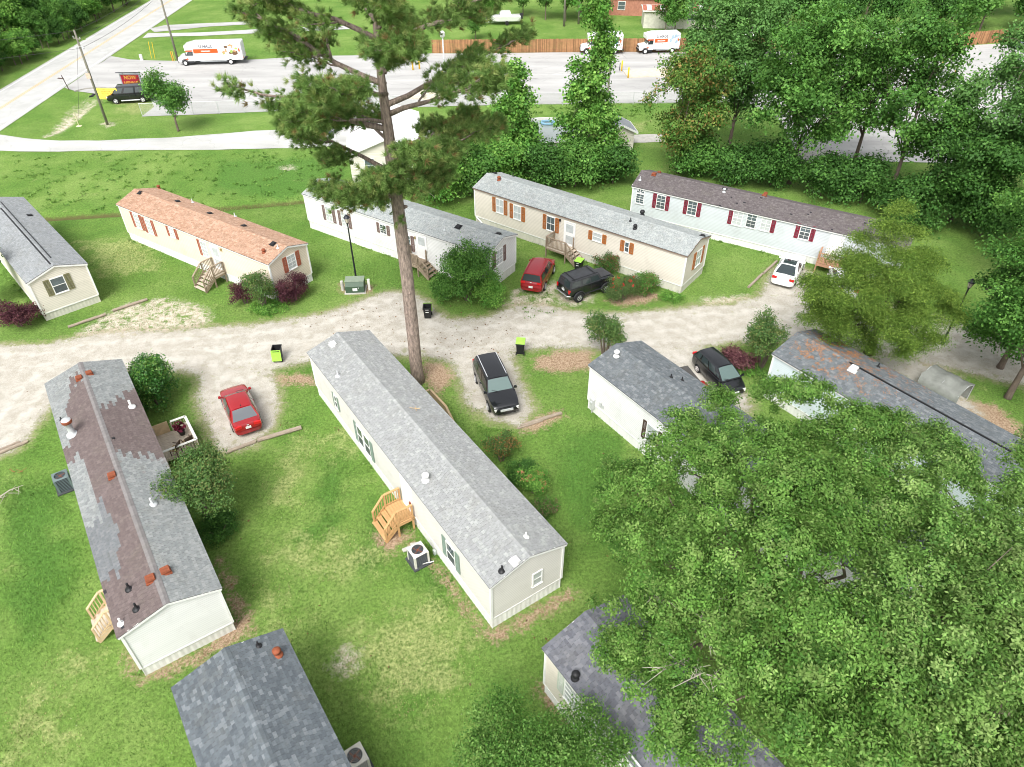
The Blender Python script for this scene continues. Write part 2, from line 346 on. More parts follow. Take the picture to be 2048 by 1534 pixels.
# ---- paved sheets
def asph_mat(name, c1, c2, streak=(1, 1, 1)):
    m = bpy.data.materials.new(name); m.use_nodes = True; n = m.node_tree.nodes; l = m.node_tree.links; b = n['Principled BSDF']; b.inputs['Roughness'].default_value = .85; b.inputs['Specular IOR Level'].default_value = .2
    tc = n.new('ShaderNodeTexCoord'); mp = n.new('ShaderNodeMapping'); mp.inputs['Scale'].default_value = streak; l.new(tc.outputs['Object'], mp.inputs[0])
    a = n.new('ShaderNodeTexNoise'); a.inputs['Scale'].default_value = .35; a.inputs['Detail'].default_value = 9; a.inputs['Roughness'].default_value = .65; l.new(mp.outputs[0], a.inputs['Vector'])
    r = n.new('ShaderNodeMapRange'); r.inputs[1].default_value = .33; r.inputs[2].default_value = .67; l.new(a.outputs[0], r.inputs[0])
    mx = n.new('ShaderNodeMixRGB'); mx.inputs[1].default_value = (*c1, 1); mx.inputs[2].default_value = (*c2, 1); l.new(r.outputs[0], mx.inputs[0])
    # cracks and tar lines
    v = n.new('ShaderNodeTexVoronoi'); v.feature = 'DISTANCE_TO_EDGE'; v.inputs['Scale'].default_value = .16; nz = n.new('ShaderNodeTexNoise'); nz.inputs['Scale'].default_value = .5; nz.inputs['Detail'].default_value = 4
    l.new(tc.outputs['Object'], nz.inputs['Vector']); ad = n.new('ShaderNodeVectorMath'); ad.operation = 'MULTIPLY_ADD'; ad.inputs[1].default_value = (3, 3, 0); l.new(nz.outputs['Color'], ad.inputs[0]); l.new(tc.outputs['Object'], ad.inputs[2]); l.new(ad.outputs[0], v.inputs['Vector'])
    r2 = n.new('ShaderNodeMapRange'); r2.inputs[1].default_value = .004; r2.inputs[2].default_value = .012; r2.inputs[3].default_value = .22; r2.inputs[4].default_value = 0; l.new(v.outputs['Distance'], r2.inputs[0])
    m2 = n.new('ShaderNodeMixRGB'); l.new(r2.outputs[0], m2.inputs[0]); l.new(mx.outputs[0], m2.inputs[1]); m2.inputs[2].default_value = (.2, .2, .19, 1)
    f = n.new('ShaderNodeTexNoise'); f.inputs['Scale'].default_value = 14; f.inputs['Detail'].default_value = 3; l.new(tc.outputs['Object'], f.inputs['Vector'])
    r3 = n.new('ShaderNodeMapRange'); r3.inputs[3].default_value = .8; r3.inputs[4].default_value = 1.2; l.new(f.outputs[0], r3.inputs[0])
    sc = n.new('ShaderNodeVectorMath'); sc.operation = 'SCALE'; l.new(m2.outputs[0], sc.inputs[0]); l.new(r3.outputs[0], sc.inputs['Scale']); l.new(sc.outputs[0], b.inputs['Base Color'])
    MATS[name] = m; return m
LOTM = asph_mat('worn pale asphalt', (.34, .335, .325), (.48, .475, .46), (.25, 1.2, 1))
STM = asph_mat('street asphalt', (.40, .40, .385), (.50, .50, .485), (1, 1, 1))
LANEM = asph_mat('lane asphalt', (.38, .38, .36), (.52, .52, .50), (.4, 1, 1))
def sheet(name, pts, z, m, jit=.0, step=2.0, seed=1, kind='structure'):
    """filled outline with a slightly uneven edge"""
    r = random.Random(seed); out = []
    n = len(pts)
    for i in range(n):
        a = Vector((*pts[i][:2], 0)); b = Vector((*pts[(i + 1) % n][:2], 0)); k = max(1, int((b - a).length / step)) if jit > 0 else 1
        for j in range(k):
            p = a.lerp(b, j / k); out.append((p.x + r.uniform(-jit, jit), p.y + r.uniform(-jit, jit), z))
    bm = bmesh.new(); f = bm.faces.new([bm.verts.new(p) for p in out]); bmesh.ops.triangulate(bm, faces=[f], ngon_method='BEAUTY')
    for f in bm.faces:
        if f.normal.z < 0: f.normal_flip()
    me = bpy.data.meshes.new(name); bm.to_mesh(me); bm.free(); me.materials.append(m)
    o = link(name, me)
    if kind: o['kind'] = kind
    return o
def pxs(L): return [P(*p) for p in L]
sheet('parking_lot', pxs([(222,112),(260,119),(345,122),(480,120),(640,112),(870,107),(1240,104),(1500,103),(1870,95),(2048,84),(2300,66),(2600,330),(1990,330),(1600,318),(1560,240),(1500,207),(1310,205),(1060,208),(870,213),(700,217),(550,222),(420,228),(285,233),(308,214),(300,198),(235,196),(196,188),(150,182),(128,176)]), .006, LOTM, .12, 2.5, 3)
def ribbon(name, C, off0, off1, z, m, kind='structure', parent=None):
    V = []; F = []
    for i, c in enumerate(C):
        t = (C[min(i + 1, len(C) - 1)] - C[max(i - 1, 0)]); t.z = 0; t.normalize(); nrm = Vector((-t.y, t.x, 0))
        for o in (off0, off1): p = c + nrm * o; V.append((p.x, p.y, z))
        if i: F.append((2 * i - 2, 2 * i, 2 * i + 1, 2 * i - 1) if off0 > off1 else (2 * i - 1, 2 * i + 1, 2 * i, 2 * i - 2))
    me = pmesh(name, V, F, m); o = link(name, me, parent)
    if kind: o['kind'] = kind
    return o
def densify(C, k=8):
    out = []
    for a, b in zip(C[:-1], C[1:]): out += [a.lerp(b, i / k) for i in range(k)]
    return out + [C[-1]]
_dirn = (P(330, 8) - P(0, 217)).normalized(); _c0 = P(0, 217)
SC_L = densify([_c0 - _dirn * 60, _c0, _c0 + _dirn * 40, _c0 + _dirn * 80, _c0 + _dirn * 260], 10)
street = ribbon('street', SC_L, 4.0, -4.2, .012, STM)
PAINTW = mat('white road paint', (.78, .78, .76), .7, .25, 6); PAINTY = mat('yellow road paint', (.72, .46, .16), .7, .3, 6)
for o in (3.45, -3.65): ribbon('edge_line', SC_L, o + .07, o - .07, .017, PAINTW, None, street)
for o in (.12, -.16): ribbon('centre_line', SC_L, o + .06, o - .06, .017, PAINTY, None, street)
sheet('entrance_lane', pxs([(-90,262),(8,270),(50,277),(120,281),(200,281),(270,278),(340,275),(400,270),(455,266),(510,262),(600,257),(720,254),(900,254),(900,283),(720,290),(600,296),(510,298),(400,300),(240,301),(120,303),(0,302),(-200,310)]), .009, LANEM, .1, 2, 5)
sheet('side_road', pxs([(284,76),(330,73),(400,72),(520,66),(700,58),(700,51),(520,58),(400,65),(330,66),(296,66)]), .008, STM, .1, 2, 6)
sheet('concrete_drive', pxs([(300,57),(330,50),(420,46),(520,42),(520,47),(420,53),(340,61),(310,64)]), .008, LOTM, .1, 2, 7)
CONC = mat('weathered concrete', (.50, .48, .44), .85, .2, 2.5, .3, 20, dirt=.3)
sheet('concrete_pad', pxs([(1253,271),(1300,268),(1330,268),(1330,284),(1290,285),(1258,285)]), .010, CONC, .08, 1.0, 8)
sheet('concrete_walk', pxs([(1540,312),(1640,300),(1680,300),(1680,322),(1560,330)]), .012, CONC, .08, 1.0, 9)
# ------------------------------------------------------------------ homes
SIDE = {'L': 0.0, 'N': math.pi / 2, 'R': math.pi, 'F': -math.pi / 2}
WHITE = mat('white trim', (.80, .80, .78), .55, .08, 4, dirt=.08)
GLASS = mat('window glass', (.10, .13, .14), .06, .35, 1.6, spec=.6)
BLIND = mat('white blinds behind glass', (.50, .53, .53), .15, .25, 2.5, spec=.6)
DARKSC = mat('insect screen', (.085, .10, .105), .45, .3, 5)
SHING = mat('asphalt shingle', (.3, .3, .3), .92, .16, 9, .5, 60, .12, attr=True, dirt=.22)
ROOFD = mat('roof deck under shingles', (.07, .07, .075), .95, .2, 4)
BLACKP = mat('black plastic vent', (.02, .02, .022), .5, .2, 6)
RUST = mat('rusty vent cap', (.26, .075, .035), .8, .35, 8, .2, 30)
GALV = mat('galvanised vent', (.62, .64, .65), .4, .2, 6, metal=.3)
class Home: pass
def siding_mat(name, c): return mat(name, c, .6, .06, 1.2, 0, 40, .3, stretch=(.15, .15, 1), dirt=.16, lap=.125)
def skirt_mat(name, c): return mat(name, c, .65, .12, 1.5, 0, 40, .25, stretch=(2, 2, .3), dirt=.22)
def make_home(name, label, A, ang, L, W, eave=3.35, rise=.62, skirt=.78, siding=None, skirtm=None, trim=WHITE, fascia=None, tone=None, tabs=True, skirt_gap=0.0, ov=.12, ove=.14, seed=1, ridgecol=None, cat='mobile home', sk_parts=True, group=None):
    d = Vector((math.cos(R(ang)), math.sin(R(ang)), 0)); wv = Vector((-d.y, d.x, 0))
    c = Vector((A[0], A[1], 0)) + d * L / 2 + wv * W / 2
    h = Home(); h.L, h.W, h.eave, h.rise, h.ov, h.ove = L, W, eave, rise, ov, ove; h.ang = R(ang); h.c = c; h.d = d; h.w = wv
    h.wl, h.ww = L - 2 * ove, W - 2 * ov          # wall box
    h.root = t = thing(name, label, cat, c, R(ang), group)
    fascia = fascia or trim; rnd = random.Random(seed)
    hl, hw = h.wl / 2, h.ww / 2
    # skirting: ribbed vertical panels
    V = []; F = []
    corners = [(-hl, -hw), (hl, -hw), (hl, hw), (-hl, hw)]
    for i in range(4):
        a = Vector((*corners[i], 0)); b = Vector((*corners[(i + 1) % 4], 0)); e = b - a; n = Vector((e.y, -e.x, 0)).normalized(); k = max(2, int(e.length / .13)); pts = []
        for j in range(k + 1):
            p = a.lerp(b, j / k); pts += [p - n * .035] if j % 2 else [p - n * .018]
        for j in range(k):
            lo = -.12 + (rnd.uniform(0, .06) if rnd.random() < .3 else 0)
            V += [(pts[j].x, pts[j].y, lo), (pts[j + 1].x, pts[j + 1].y, lo), (pts[j + 1].x, pts[j + 1].y, skirt), (pts[j].x, pts[j].y, skirt)]; q = len(V); F.append((q - 4, q - 3, q - 2, q - 1))
    link('skirting', pmesh('skirting', V, F, skirtm), t)
    # lap siding
    V = []; F = []
    def lap(p0, p1, z0, z1, n, p0t=None, p1t=None):
        q = len(V); p0t = p0t or p0; p1t = p1t or p1
        o = n * .014
        V.extend([(p0.x + o.x, p0.y + o.y, z0), (p1.x + o.x, p1.y + o.y, z0), (p1t.x, p1t.y, z1), (p0t.x, p0t.y, z1), (p0.x, p0.y, z0), (p1.x, p1.y, z0)])
        F.extend([(q, q + 1, q + 2, q + 3), (q + 4, q + 5, q + 1, q)])
    zr = eave + rise * (h.ww / W)
    for i in range(4):
        a = Vector((*corners[i], 0)); b = Vector((*corners[(i + 1) % 4], 0)); e = b - a; n = Vector((e.y, -e.x, 0)).normalized()
        z = skirt; top = eave if i % 2 == 0 else zr
        while z < top - .005:
            z1 = min(z + .125, top)
            if i % 2 == 0: lap(a, b, z, z1, n)
            else:
                def cl(zz):
                    f = 1 if zz <= eave else max(0.0, (zr - zz) / (zr - eave)); m_ = (a + b) / 2; return m_.lerp(a, f), m_.lerp(b, f)
                (p0, p1), (q0, q1) = cl(z), cl(z1); lap(p0, p1, z, z1, n, q0, q1)
            z = z1
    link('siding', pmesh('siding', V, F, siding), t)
    # trim: corner posts, base band, fascia, rake boards
    for x, y in corners: bobj('corner_trim', (.11, .11, eave - skirt), (x, y, (skirt + eave) / 2), trim, t)
    mb = MB()
    mb.box((0, -hw - .004, skirt - .03), (h.wl, .05, .07)); mb.box((0, hw + .004, skirt - .03), (h.wl, .05, .07)); mb.box((hl + .004, 0, skirt - .03), (.05, h.ww - .06, .07)); mb.box((-hl - .004, 0, skirt - .03), (.05, h.ww - .06, .07))
    mb.build('base_trim', trim, t)
    sl = math.hypot(W / 2, rise); th = math.atan2(rise, W / 2)
    mb = MB()
    for s in (-1, 1): mb.box((0, s * (W / 2 - .015), eave - .07), (L - .07, .03, .15))
    for s in (-1, 1):
        for q in (-1, 1): mb.bar((s * (L / 2 - .02), q * W / 2, eave - .075), (s * (L / 2 - .02), 0, eave + rise - .075), .035, .15)
    mb.build('fascia', fascia, t)
    mb = MB()
    for s in (-1, 1): mb.box((0, s * (W / 2 - ov / 2 - .02), eave - .02), (L - .05, ov, .015))
    mb.build('soffit', trim, t)
    # roof deck
    V = [(sx * L / 2, y, z + o) for o in (-.03, .0) for sx in (-1, 1) for y, z in ((-W / 2 - .03, eave - .008), (0, eave + rise), (W / 2 + .03, eave - .008))]
    F = [(6, 9, 10, 7), (7, 10, 11, 8), (0, 1, 4, 3), (1, 2, 5, 4), (0, 3, 9, 6), (2, 8, 11, 5), (0, 6, 7, 1), (1, 7, 8, 2), (3, 4, 10, 9), (4, 5, 11, 10)]
    h.roof = link('roof', pmesh('roof', V, F, ROOFD), t)
    # shingles
    tone = tone or (lambda u, s, v, r: (.3, .3, .3))
    TW, EX = .21, .14
    nc = int((sl + .02) / EX); items = []
    for s in (-1, 1):
        for j in range(nc):
            v0 = -.025 + j * EX; off = rnd.uniform(0, TW) if j % 2 else rnd.uniform(0, TW) * .4
            x = -L / 2 - off
            while x < L / 2:
                wd = TW * rnd.choice((1, 1, 1, .75, 1.25)); a = max(x, -L / 2 - .01); b = min(x + wd, L / 2 + .01)
                if b - a > .05: items.append((s, a, b, v0, tone(((a + b) / 2) / L + .5, s, (v0 + EX / 2) / sl, rnd)))
                x += wd
    ct, st = math.cos(th), math.sin(th)
    tabsV = []; cols = []
    loc = []
    h.items = items
    def tabverts(s, a, b, v0, lift):
        g = .006; l0, l1 = v0, v0 + EX * 1.32
        l1 = min(l1, sl + .01)
        P2 = lambda x, v, o: (x, s * (W / 2 - v * ct + o * st), eave + v * st + o * ct)
        t0 = .017 + lift; t1 = .006
        a += g; b -= g
        return [P2(a, l0, 0.0), P2(b, l0, 0.0), P2(b, l0, t0), P2(a, l0, t0), P2(b, l1, t1), P2(a, l1, t1), P2(b, l1, -.0), P2(a, l1, -.0)]
    TF = [(0, 1, 2, 3), (3, 2, 4, 5), (1, 6, 4, 2), (0, 3, 5, 7)]; TFm = [f[::-1] for f in TF]
    order = list(range(len(items))); big = set()
    if tabs:
        Mw = Matrix.Translation(c) @ Matrix.Rotation(R(ang), 4, 'Z')
        def score(i):
            s, a, b, v0, _ = items[i]; p = Mw @ Vector(((a + b) / 2, s * (W / 2 - v0 * ct), eave + v0 * st)); q = p - Vector((0, 0, CAMH)); zz = q.y * _ct - q.z * _st
            px = q.x / zz * FPX + 1024; py = 767 - (q.y * _st + q.z * _ct) / zz * FPX
            ok = (0 < px < 2048 and 0 < py < 1534) and b - a > .14
            return (0 if ok else 1, q.length)
        big = set(sorted(order, key=score)[:290])
    V = []; F = []; C = []
    for i in order:
        s, a, b, v0, colr = items[i]; lift = rnd.uniform(0, .005)
        tv = tabverts(s, a, b, v0, lift)
        if i in big:
            me = pmesh('shingle', tv, TF if s < 0 else TFm, SHING, cols=[colr] * 8); link('shingle', me, h.roof)
        else:
            q = len(V); V += tv[:6]; F += [tuple(k + q for k in f) for f in (TF if s < 0 else TFm)[:2]]; C += [colr] * 6
    o = link('shingle_courses', pmesh('shingle_courses', V, F, SHING, cols=C), h.roof); o['kind'] = 'stuff'
    # ridge caps
    V = []; F = []; C = []; x = -L / 2
    while x < L / 2 - .02:
        k = len(V); x1 = min(x + .16, L / 2); zc = eave + rise + .02; l_ = .15; cc = (ridgecol or tone)(x / L + .5, rnd.choice((-1, 1)), 1.0, rnd); hh = .012
        for xx, o_ in ((x, hh), (x1 + .03, .0)): V += [(xx, -l_ * ct, zc - l_ * st + o_), (xx, 0, zc + o_), (xx, l_ * ct, zc - l_ * st + o_)]
        F += [(k, k + 3, k + 4, k + 1), (k + 1, k + 4, k + 5, k + 2), (k, k + 1, k + 2)]; C += [cc] * 6; x = x1
    o = link('ridge_cap', pmesh('ridge_cap', V, F, SHING, cols=C), h.roof)
    return h
def wallpt(h, side, px, py):
    """pixel -> (s, z) on a wall, in the wall's own frame"""
    Mi = (Matrix.Translation(h.c) @ Matrix.Rotation(h.ang + SIDE[side], 4, 'Z')).inverted()
    o = Mi @ Vector((0, 0, CAMH)); d = Mi.to_3x3() @ ray(px, py); dist = (h.ww if side in 'LR' else h.wl) / 2
    k = (-dist - o.y) / d.y; p = o + d * k; return p.x, p.z
def wallmat(h, side, s, z, out=0.0):
    dist = (h.ww if side in 'LR' else h.wl) / 2
    return Matrix.Rotation(SIDE[side], 4, 'Z') @ Matrix.Translation((s, -dist - out, z))
def window(h, side, pos, w, hh, shut=None, shutw=.36, grid=(2, 4), px=True, sill=True, style='blind', zc=None, two=False, left=True, right=True, fan=False):
    s, z = wallpt(h, side, *pos) if px else pos
    if zc is not None: z = zc
    if two:
        window(h, side, (s - w / 2 - .06, z), w, hh, shut, shutw, grid, False, sill, style, right=False)
        return window(h, side, (s + w / 2 + .06, z), w, hh, shut, shutw, grid, False, sill, style, left=False)
    M = wallmat(h, side, s, z, .014); loc, q, _ = M.decompose(); rot = q.to_euler()
    f = .055
    mb = MB()
    for sx in (-1, 1): mb.box((sx * (w / 2 - f / 2), -.02, 0), (f, .055, hh))
    for sz in (-1, 1): mb.box((0, -.02, sz * (hh / 2 - f / 2)), (w - 2 * f - .002, .053, f))
    mb.box((0, -.018, 0), (w - 2 * f - .002, .045, .045))
    wo = mb.build('window', WHITE, h.root, loc, rot)
    pw, ph = w - 2 * f, hh / 2 - f - .02
    for k, (zz, m_) in enumerate(((hh / 4 - f / 2 + .01, BLIND if style == 'blind' else GLASS), (-hh / 4 + f / 2 - .01, DARKSC if style == 'screen' else (BLIND if style == 'blind' else GLASS)))):
        bobj('pane', (pw, .012, ph), (0, -.006 - .012, zz), m_, wo)
    gx_, gz_ = grid
    for i in range(1, gx_): bobj('muntin', (.022, .02, hh - 2 * f), (-pw / 2 + pw * i / gx_, -.030, 0), WHITE, wo)
    if gz_ > 2:
        for i in range(1, gz_):
            if i * 2 != gz_: bobj('muntin', (pw, .018, .022), (0, -.030, -hh / 2 + f + (hh - 2 * f) * i / gz_), WHITE, wo)
    if sill: bobj('sill', (w + .06, .08, .035), (0, -.035, -hh / 2 - .02), WHITE, wo)
    if fan:
        mb = MB(); r_ = w / 2
        arc = [(math.cos(a) * r_, math.sin(a) * r_) for a in np.linspace(0, math.pi, 13)]
        V = [(x, y, hh / 2 + .05 + zz) for y in (-.045, -.002) for x, zz in arc] ; nA = len(arc)
        Fc = [tuple(range(nA))[::-1], tuple(range(nA, 2 * nA))] + [(i, i + 1, i + 1 + nA, i + nA) for i in range(nA - 1)] + [(nA - 1, 0, nA, 2 * nA - 1)]
        fo = link('fan_light', pmesh('fan_light', V, Fc, WHITE), wo)
        for k in range(4):
            a0 = math.pi * (k + .14) / 4; a1 = math.pi * (k + .86) / 4
            Vp = [(math.cos(a) * rr, -.052, hh / 2 + .07 + math.sin(a) * rr) for a, rr in ((a0, r_ * .22), (a1, r_ * .22), (a1, r_ * .86), ((a0 + a1) / 2, r_ * .9), (a0, r_ * .86))]
            link('pane', pmesh('pane', Vp, [tuple(range(5))], GLASS), wo)
    if shut:
        for sx in ([-1] if left else []) + ([1] if right else []):
            mb = MB(); sw = shutw
            for q_ in (-1, 1): mb.box((q_ * (sw / 2 - .035), 0, 0), (.07, .035, hh * 1.02))
            for zz in (-.49, -.02, .49): mb.box((0, 0, zz * hh), (sw - .142, .033, .08))
            n_ = int(hh / .09)
            for k in range(n_): mb.box((0, .004, -hh / 2 + .05 + (hh - .1) * (k + .5) / n_), (sw - .142, .018, hh / n_ * .85), Matrix.Rotation(R(25), 3, 'X'))
            mb.build('shutter', shut, wo, (sx * (w / 2 + sw / 2 + .015), -.022, 0))
    return wo
def door(h, side, pos, w=.92, hh=2.0, m=None, px=True, glass='top', zbase=None):
    s, z = wallpt(h, side, *pos) if px else pos
    if zbase is not None: z = zbase + hh / 2
    M = wallmat(h, side, s, z, .014); loc, q, _ = M.decompose(); rot = q.to_euler()
    mb = MB()
    for sx in (-1, 1): mb.box((sx * (w / 2 + .04), -.02, 0), (.08, .06, hh))
    mb.box((0, -.02, hh / 2 + .04), (w + .16, .06, .08)); mb.box((0, -.03, -hh / 2 - .02), (w + .16, .08, .04))
    do = mb.build('door_frame', WHITE, h.root, loc, rot)
    dp = bobj('door', (w, .035, hh), (0, -.012, 0), m or WHITE, do)
    if glass in ('top', 'full'):
        g0 = .08 * hh; g1 = hh / 2 - .14
        bobj('pane', (w - .26, .012, g1 - g0), (0, -.036, (g0 + g1) / 2), BLIND, do)
        if glass == 'full': bobj('pane', (w - .26, .012, g1 - g0), (0, -.036, -(g0 + g1) / 2), BLIND, do)
    elif glass == 'panel':
        for zz in (.25, -.25):
            for xx in (-.22, .22): bobj('door_panel', (.3, .012, hh * .36), (xx * w, -.034, zz * hh), m or WHITE, do)
    mb = MB(); mb.tube([(w / 2 - .07, -.03, -.05), (w / 2 - .07, -.075, -.05)], .025, 8); mb.build('door_handle', GALV, do)
    return s
def roofpt(h, px, py):
    Mi = (Matrix.Translation(h.c) @ Matrix.Rotation(h.ang, 4, 'Z')).inverted(); o = Mi @ Vector((0, 0, CAMH)); d = Mi.to_3x3() @ ray(px, py); best = None
    for s in (-1, 1):
        # plane z = eave + rise*(1 - s*y/(W/2)), valid where s*y>0
        g = h.rise / (h.W / 2); k = (h.eave + h.rise - o.z + s * 0 - g * s * o.y) / (d.z + g * s * d.y); p = o + d * k
        if s * p.y >= -1e-6 and (best is None or k < best[0]): best = (k, p, s)
    if best is None: p = o + d * ((h.eave + h.rise - o.z) / d.z); return p, 1
    return best[1], best[2]
def vent(h, px, py, kind, m=None, sc=1.0):
    p, s = roofpt(h, px, py); th = math.atan2(h.rise, h.W / 2); p = p + Vector((0, 0, .012)); mb = MB()
    if kind == 'pipe':
        mb.lathe([(.16, -.05), (.15, .015), (.06, .05), (.042, .06), (.042, .30), (.0421, .31)], 12); nm = 'vent_pipe'; m = m or BLACKP
    elif kind == 'cap':
        mb.lathe([(.19, -.05), (.18, .02), (.10, .05), (.085, .06), (.085, .20), (.15, .21), (.16, .30), (.12, .35), (.02, .37)], 14); nm = 'vent_cap'; m = m or GALV
    elif kind == 'box':
        mb.box((0, 0, -.01), (.42, .42, .06)); mb.box((0, 0, .07), (.30, .30, .10)); mb.box((0, 0, .155), (.36, .38, .07), taper=.85); nm = 'roof_vent'; m = m or WHITE
    elif kind == 'flat':
        mb.box((0, 0, .0), (.46, .42, .04)); mb.box((0, 0, .055), (.30, .32, .07), Matrix.Rotation(R(6), 3, 'X'), taper=.9); nm = 'roof_vent'; m = m or BLACKP
    elif kind == 'flue':
        mb.lathe([(.34, -.12), (.32, .02), (.20, .08), (.155, .12), (.155, .78), (.24, .80), (.25, .98), (.22, 1.02), (.04, 1.05)], 18); nm = 'flue'; m = m or GALV
    elif kind == 'turb':
        mb.lathe([(.22, -.06), (.2, .02), (.12, .06), (.11, .14), (.17, .17), (.19, .27), (.15, .36), (.03, .40)], 14); nm = 'roof_vent'; m = m or BLACKP
    o = mb.build(nm, m, h.root, p, (s * -th if kind in ('flat',) else 0, 0, random.Random(int(px * 7 + py)).uniform(-.1, .1)), smooth=kind in ('pipe', 'cap', 'flue', 'turb'))
    o.scale = (sc, sc, sc)
    if kind == 'flue': MB().lathe([(.245, .80), (.262, .82), (.262, .97), (.245, .99)], 18).build('flue_cap', RUST, o, smooth=True)
    return o
# tones (base colours of the granules)
def jit(c, r, a=.16): f = 1 + r.uniform(-a, a); return (c[0] * f, c[1] * f, c[2] * f)
def pick(r, pal, wts): return jit(r.choices(pal, wts)[0], r, .06)
LG = [(.285, .293, .293), (.305, .314, .312), (.325, .335, .33), (.36, .372, .36)]
tone_M = lambda u, s, v, r: pick(r, LG, (2, 5, 4, 2))
tone_lt = lambda u, s, v, r: pick(r, [(.31, .335, .33), (.35, .375, .368), (.39, .41, .40)], (2, 4, 2))
tone_K = lambda u, s, v, r: pick(r, [(.104, .12, .133), (.122, .14, .153), (.142, .16, .174), (.182, .202, .216)], (5, 6, 3, 2))
tone_D = lambda u, s, v, r: pick(r, [(.128, .143, .153), (.146, .162, .172), (.166, .182, .192), (.20, .216, .225)], (4, 6, 4, 2))
tone_Q = lambda u, s, v, r: pick(r, [(.13, .135, .155), (.165, .17, .19), (.20, .205, .225)], (3, 4, 2))
tone_O = lambda u, s, v, r: pick(r, [(.37, .225, .15), (.41, .255, .175), (.45, .29, .205), (.49, .33, .24)], (2, 4, 4, 2))
tone_R = lambda u, s, v, r: pick(r, [(.118, .102, .103), (.137, .12, .121), (.158, .14, .14)], (2, 4, 2)) if r.random() > .006 else (.03, .03, .035)
tone_G = lambda u, s, v, r: pick(r, [(.25, .265, .272), (.28, .295, .302), (.31, .325, .33)], (2, 4, 2))
def tone_B(u, s, v, r):
    wob = .018 * math.sin(v * 31) + .02 * ((int(v * 9) * 7919 % 5) / 5 - .4)
    grey = lambda: pick(r, [(.225, .24, .24), (.25, .265, .262), (.285, .298, .292)], (2, 4, 3)); brown = lambda: pick(r, [(.145, .115, .11), (.158, .126, .121), (.172, .138, .133)], (3, 4, 2)); slate = lambda: pick(r, [(.165, .175, .182), (.19, .20, .207)], (1, 1))
    if v >= .94: return jit((.20, .188, .185), r, .10)
    u2 = u + wob
    if s > 0:
        if u2 < .17 + .10 * (v): return grey()
        if u2 < .46 + .06 * (1 - v): return brown()
        return grey() if u2 > .56 or r.random() > .1 else jit((.24, .23, .225), r)
    if u2 < .105 + (.05 if v < .5 else 0): return brown() if (.055 < u2 < .1 and .55 < v < .9) else grey()
    if u2 < .33: return grey() if v < .36 - .5 * (u2 - .1) else brown()
    if u2 < .40: return brown()
    if u2 < .66 and v < .34: return grey()
    if .60 < u2 < .84 and v < .62 - 1.6 * abs(u2 - .70) : return slate()
    if r.random() < .006: return (.04, .04, .045)
    return brown()
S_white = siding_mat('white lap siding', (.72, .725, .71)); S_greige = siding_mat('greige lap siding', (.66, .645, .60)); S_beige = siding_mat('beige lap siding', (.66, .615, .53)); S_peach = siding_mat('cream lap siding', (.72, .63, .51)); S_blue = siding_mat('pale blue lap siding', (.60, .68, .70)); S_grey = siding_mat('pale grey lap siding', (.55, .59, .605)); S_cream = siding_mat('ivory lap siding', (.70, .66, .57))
K_white = skirt_mat('white skirting', (.78, .78, .75)); K_grey = skirt_mat('light grey skirting', (.68, .68, .64)); K_cream = skirt_mat('cream skirting', (.62, .60, .52))
SH_green = mat('sage green shutter', (.20, .27, .22), .6, .1); SH_orange = mat('orange brown shutter', (.40, .145, .04), .6, .15); SH_mauve = mat('mauve brown shutter', (.20, .135, .12), .6, .1); SH_red = mat('brick red shutter', (.38, .12, .07), .6, .12); SH_olive = mat('olive shutter', (.21, .20, .11), .6, .12); SH_maroon = mat('maroon shutter', (.22, .022, .045), .55, .1); SH_pale = mat('pale green shutter', (.47, .52, .44), .6, .08)
TAUPE = mat('taupe fascia', (.30, .22, .17), .6, .12)

hM = make_home('mobile_home', 'greige mobile home with mottled light grey shingle roof and sage shutters', (-12.65, 35.3), -55.55, 20.7, 4.2, 3.4, .66, .80, S_greige, K_white, tone=tone_M, seed=11)
hB = make_home('mobile_home', 'white mobile home whose patched roof mixes faded brown and grey shingles', (-27.4, 32.4), -55.4, 20.0, 4.22, 3.25, .66, .62, S_white, K_grey, tone=tone_B, seed=12)
hK = make_home('mobile_home', 'mobile home with dark slate blue shingle roof by the white gable end', (-13.05, 13.85), -55.2, 20.0, 4.4, 3.3, .66, .62, S_cream, K_white, tone=tone_K, seed=13)
hD = make_home('mobile_home', 'white mobile home with slate grey roof and meter box, beside the black hatchback', (4.6, 34.05), -55.1, 20.0, 4.3, 3.4, .66, .7, S_white, K_white, tone=tone_D, seed=14)
hE = make_home('mobile_home', 'pale blue mobile home with fallen orange pine needles on its slate roof', (16.0, 35.2), -53.9, 21.0, 4.45, 3.4, .66, .7, S_blue, K_white, tone=tone_D, seed=15)
hQ = make_home('mobile_home', 'beige mobile home with plain dark grey roof half hidden under the leafy oak', (1.2, 15.45), -55.6, 18.0, 4.3, 3.4, .66, .7, S_beige, K_white, tone=tone_Q, seed=16)
hG = make_home('mobile_home', 'cream mobile home with light grey roof, dark ridge vent and olive shutters', (-45.35, 55.15), -46.6, 15.9, 4.15, 3.3, .66, .62, S_cream, K_cream, tone=tone_G, tabs=False, seed=17)
hO = make_home('mobile_home', 'cream mobile home with orange terracotta shingle roof and brick red shutters', (-33.7, 56.6), -33.3, 18.8, 4.0, 3.3, .62, .68, S_peach, K_white, tone=tone_O, tabs=False, seed=18)
hW = make_home('mobile_home', 'white mobile home with light grey roof and mauve brown shutters behind the pine trunk', (-18.4, 58.75), -33.4, 19.95, 4.0, 3.3, .62, .78, S_white, K_white, tone=tone_lt, tabs=False, seed=19)
hT = make_home('mobile_home', 'beige mobile home with taupe eaves, grey roof and orange brown shutters', (-3.5, 59.8), -36.7, 20.8, 4.15, 3.4, .62, .72, S_beige, K_cream, fascia=TAUPE, tone=tone_lt, tabs=False, seed=20)
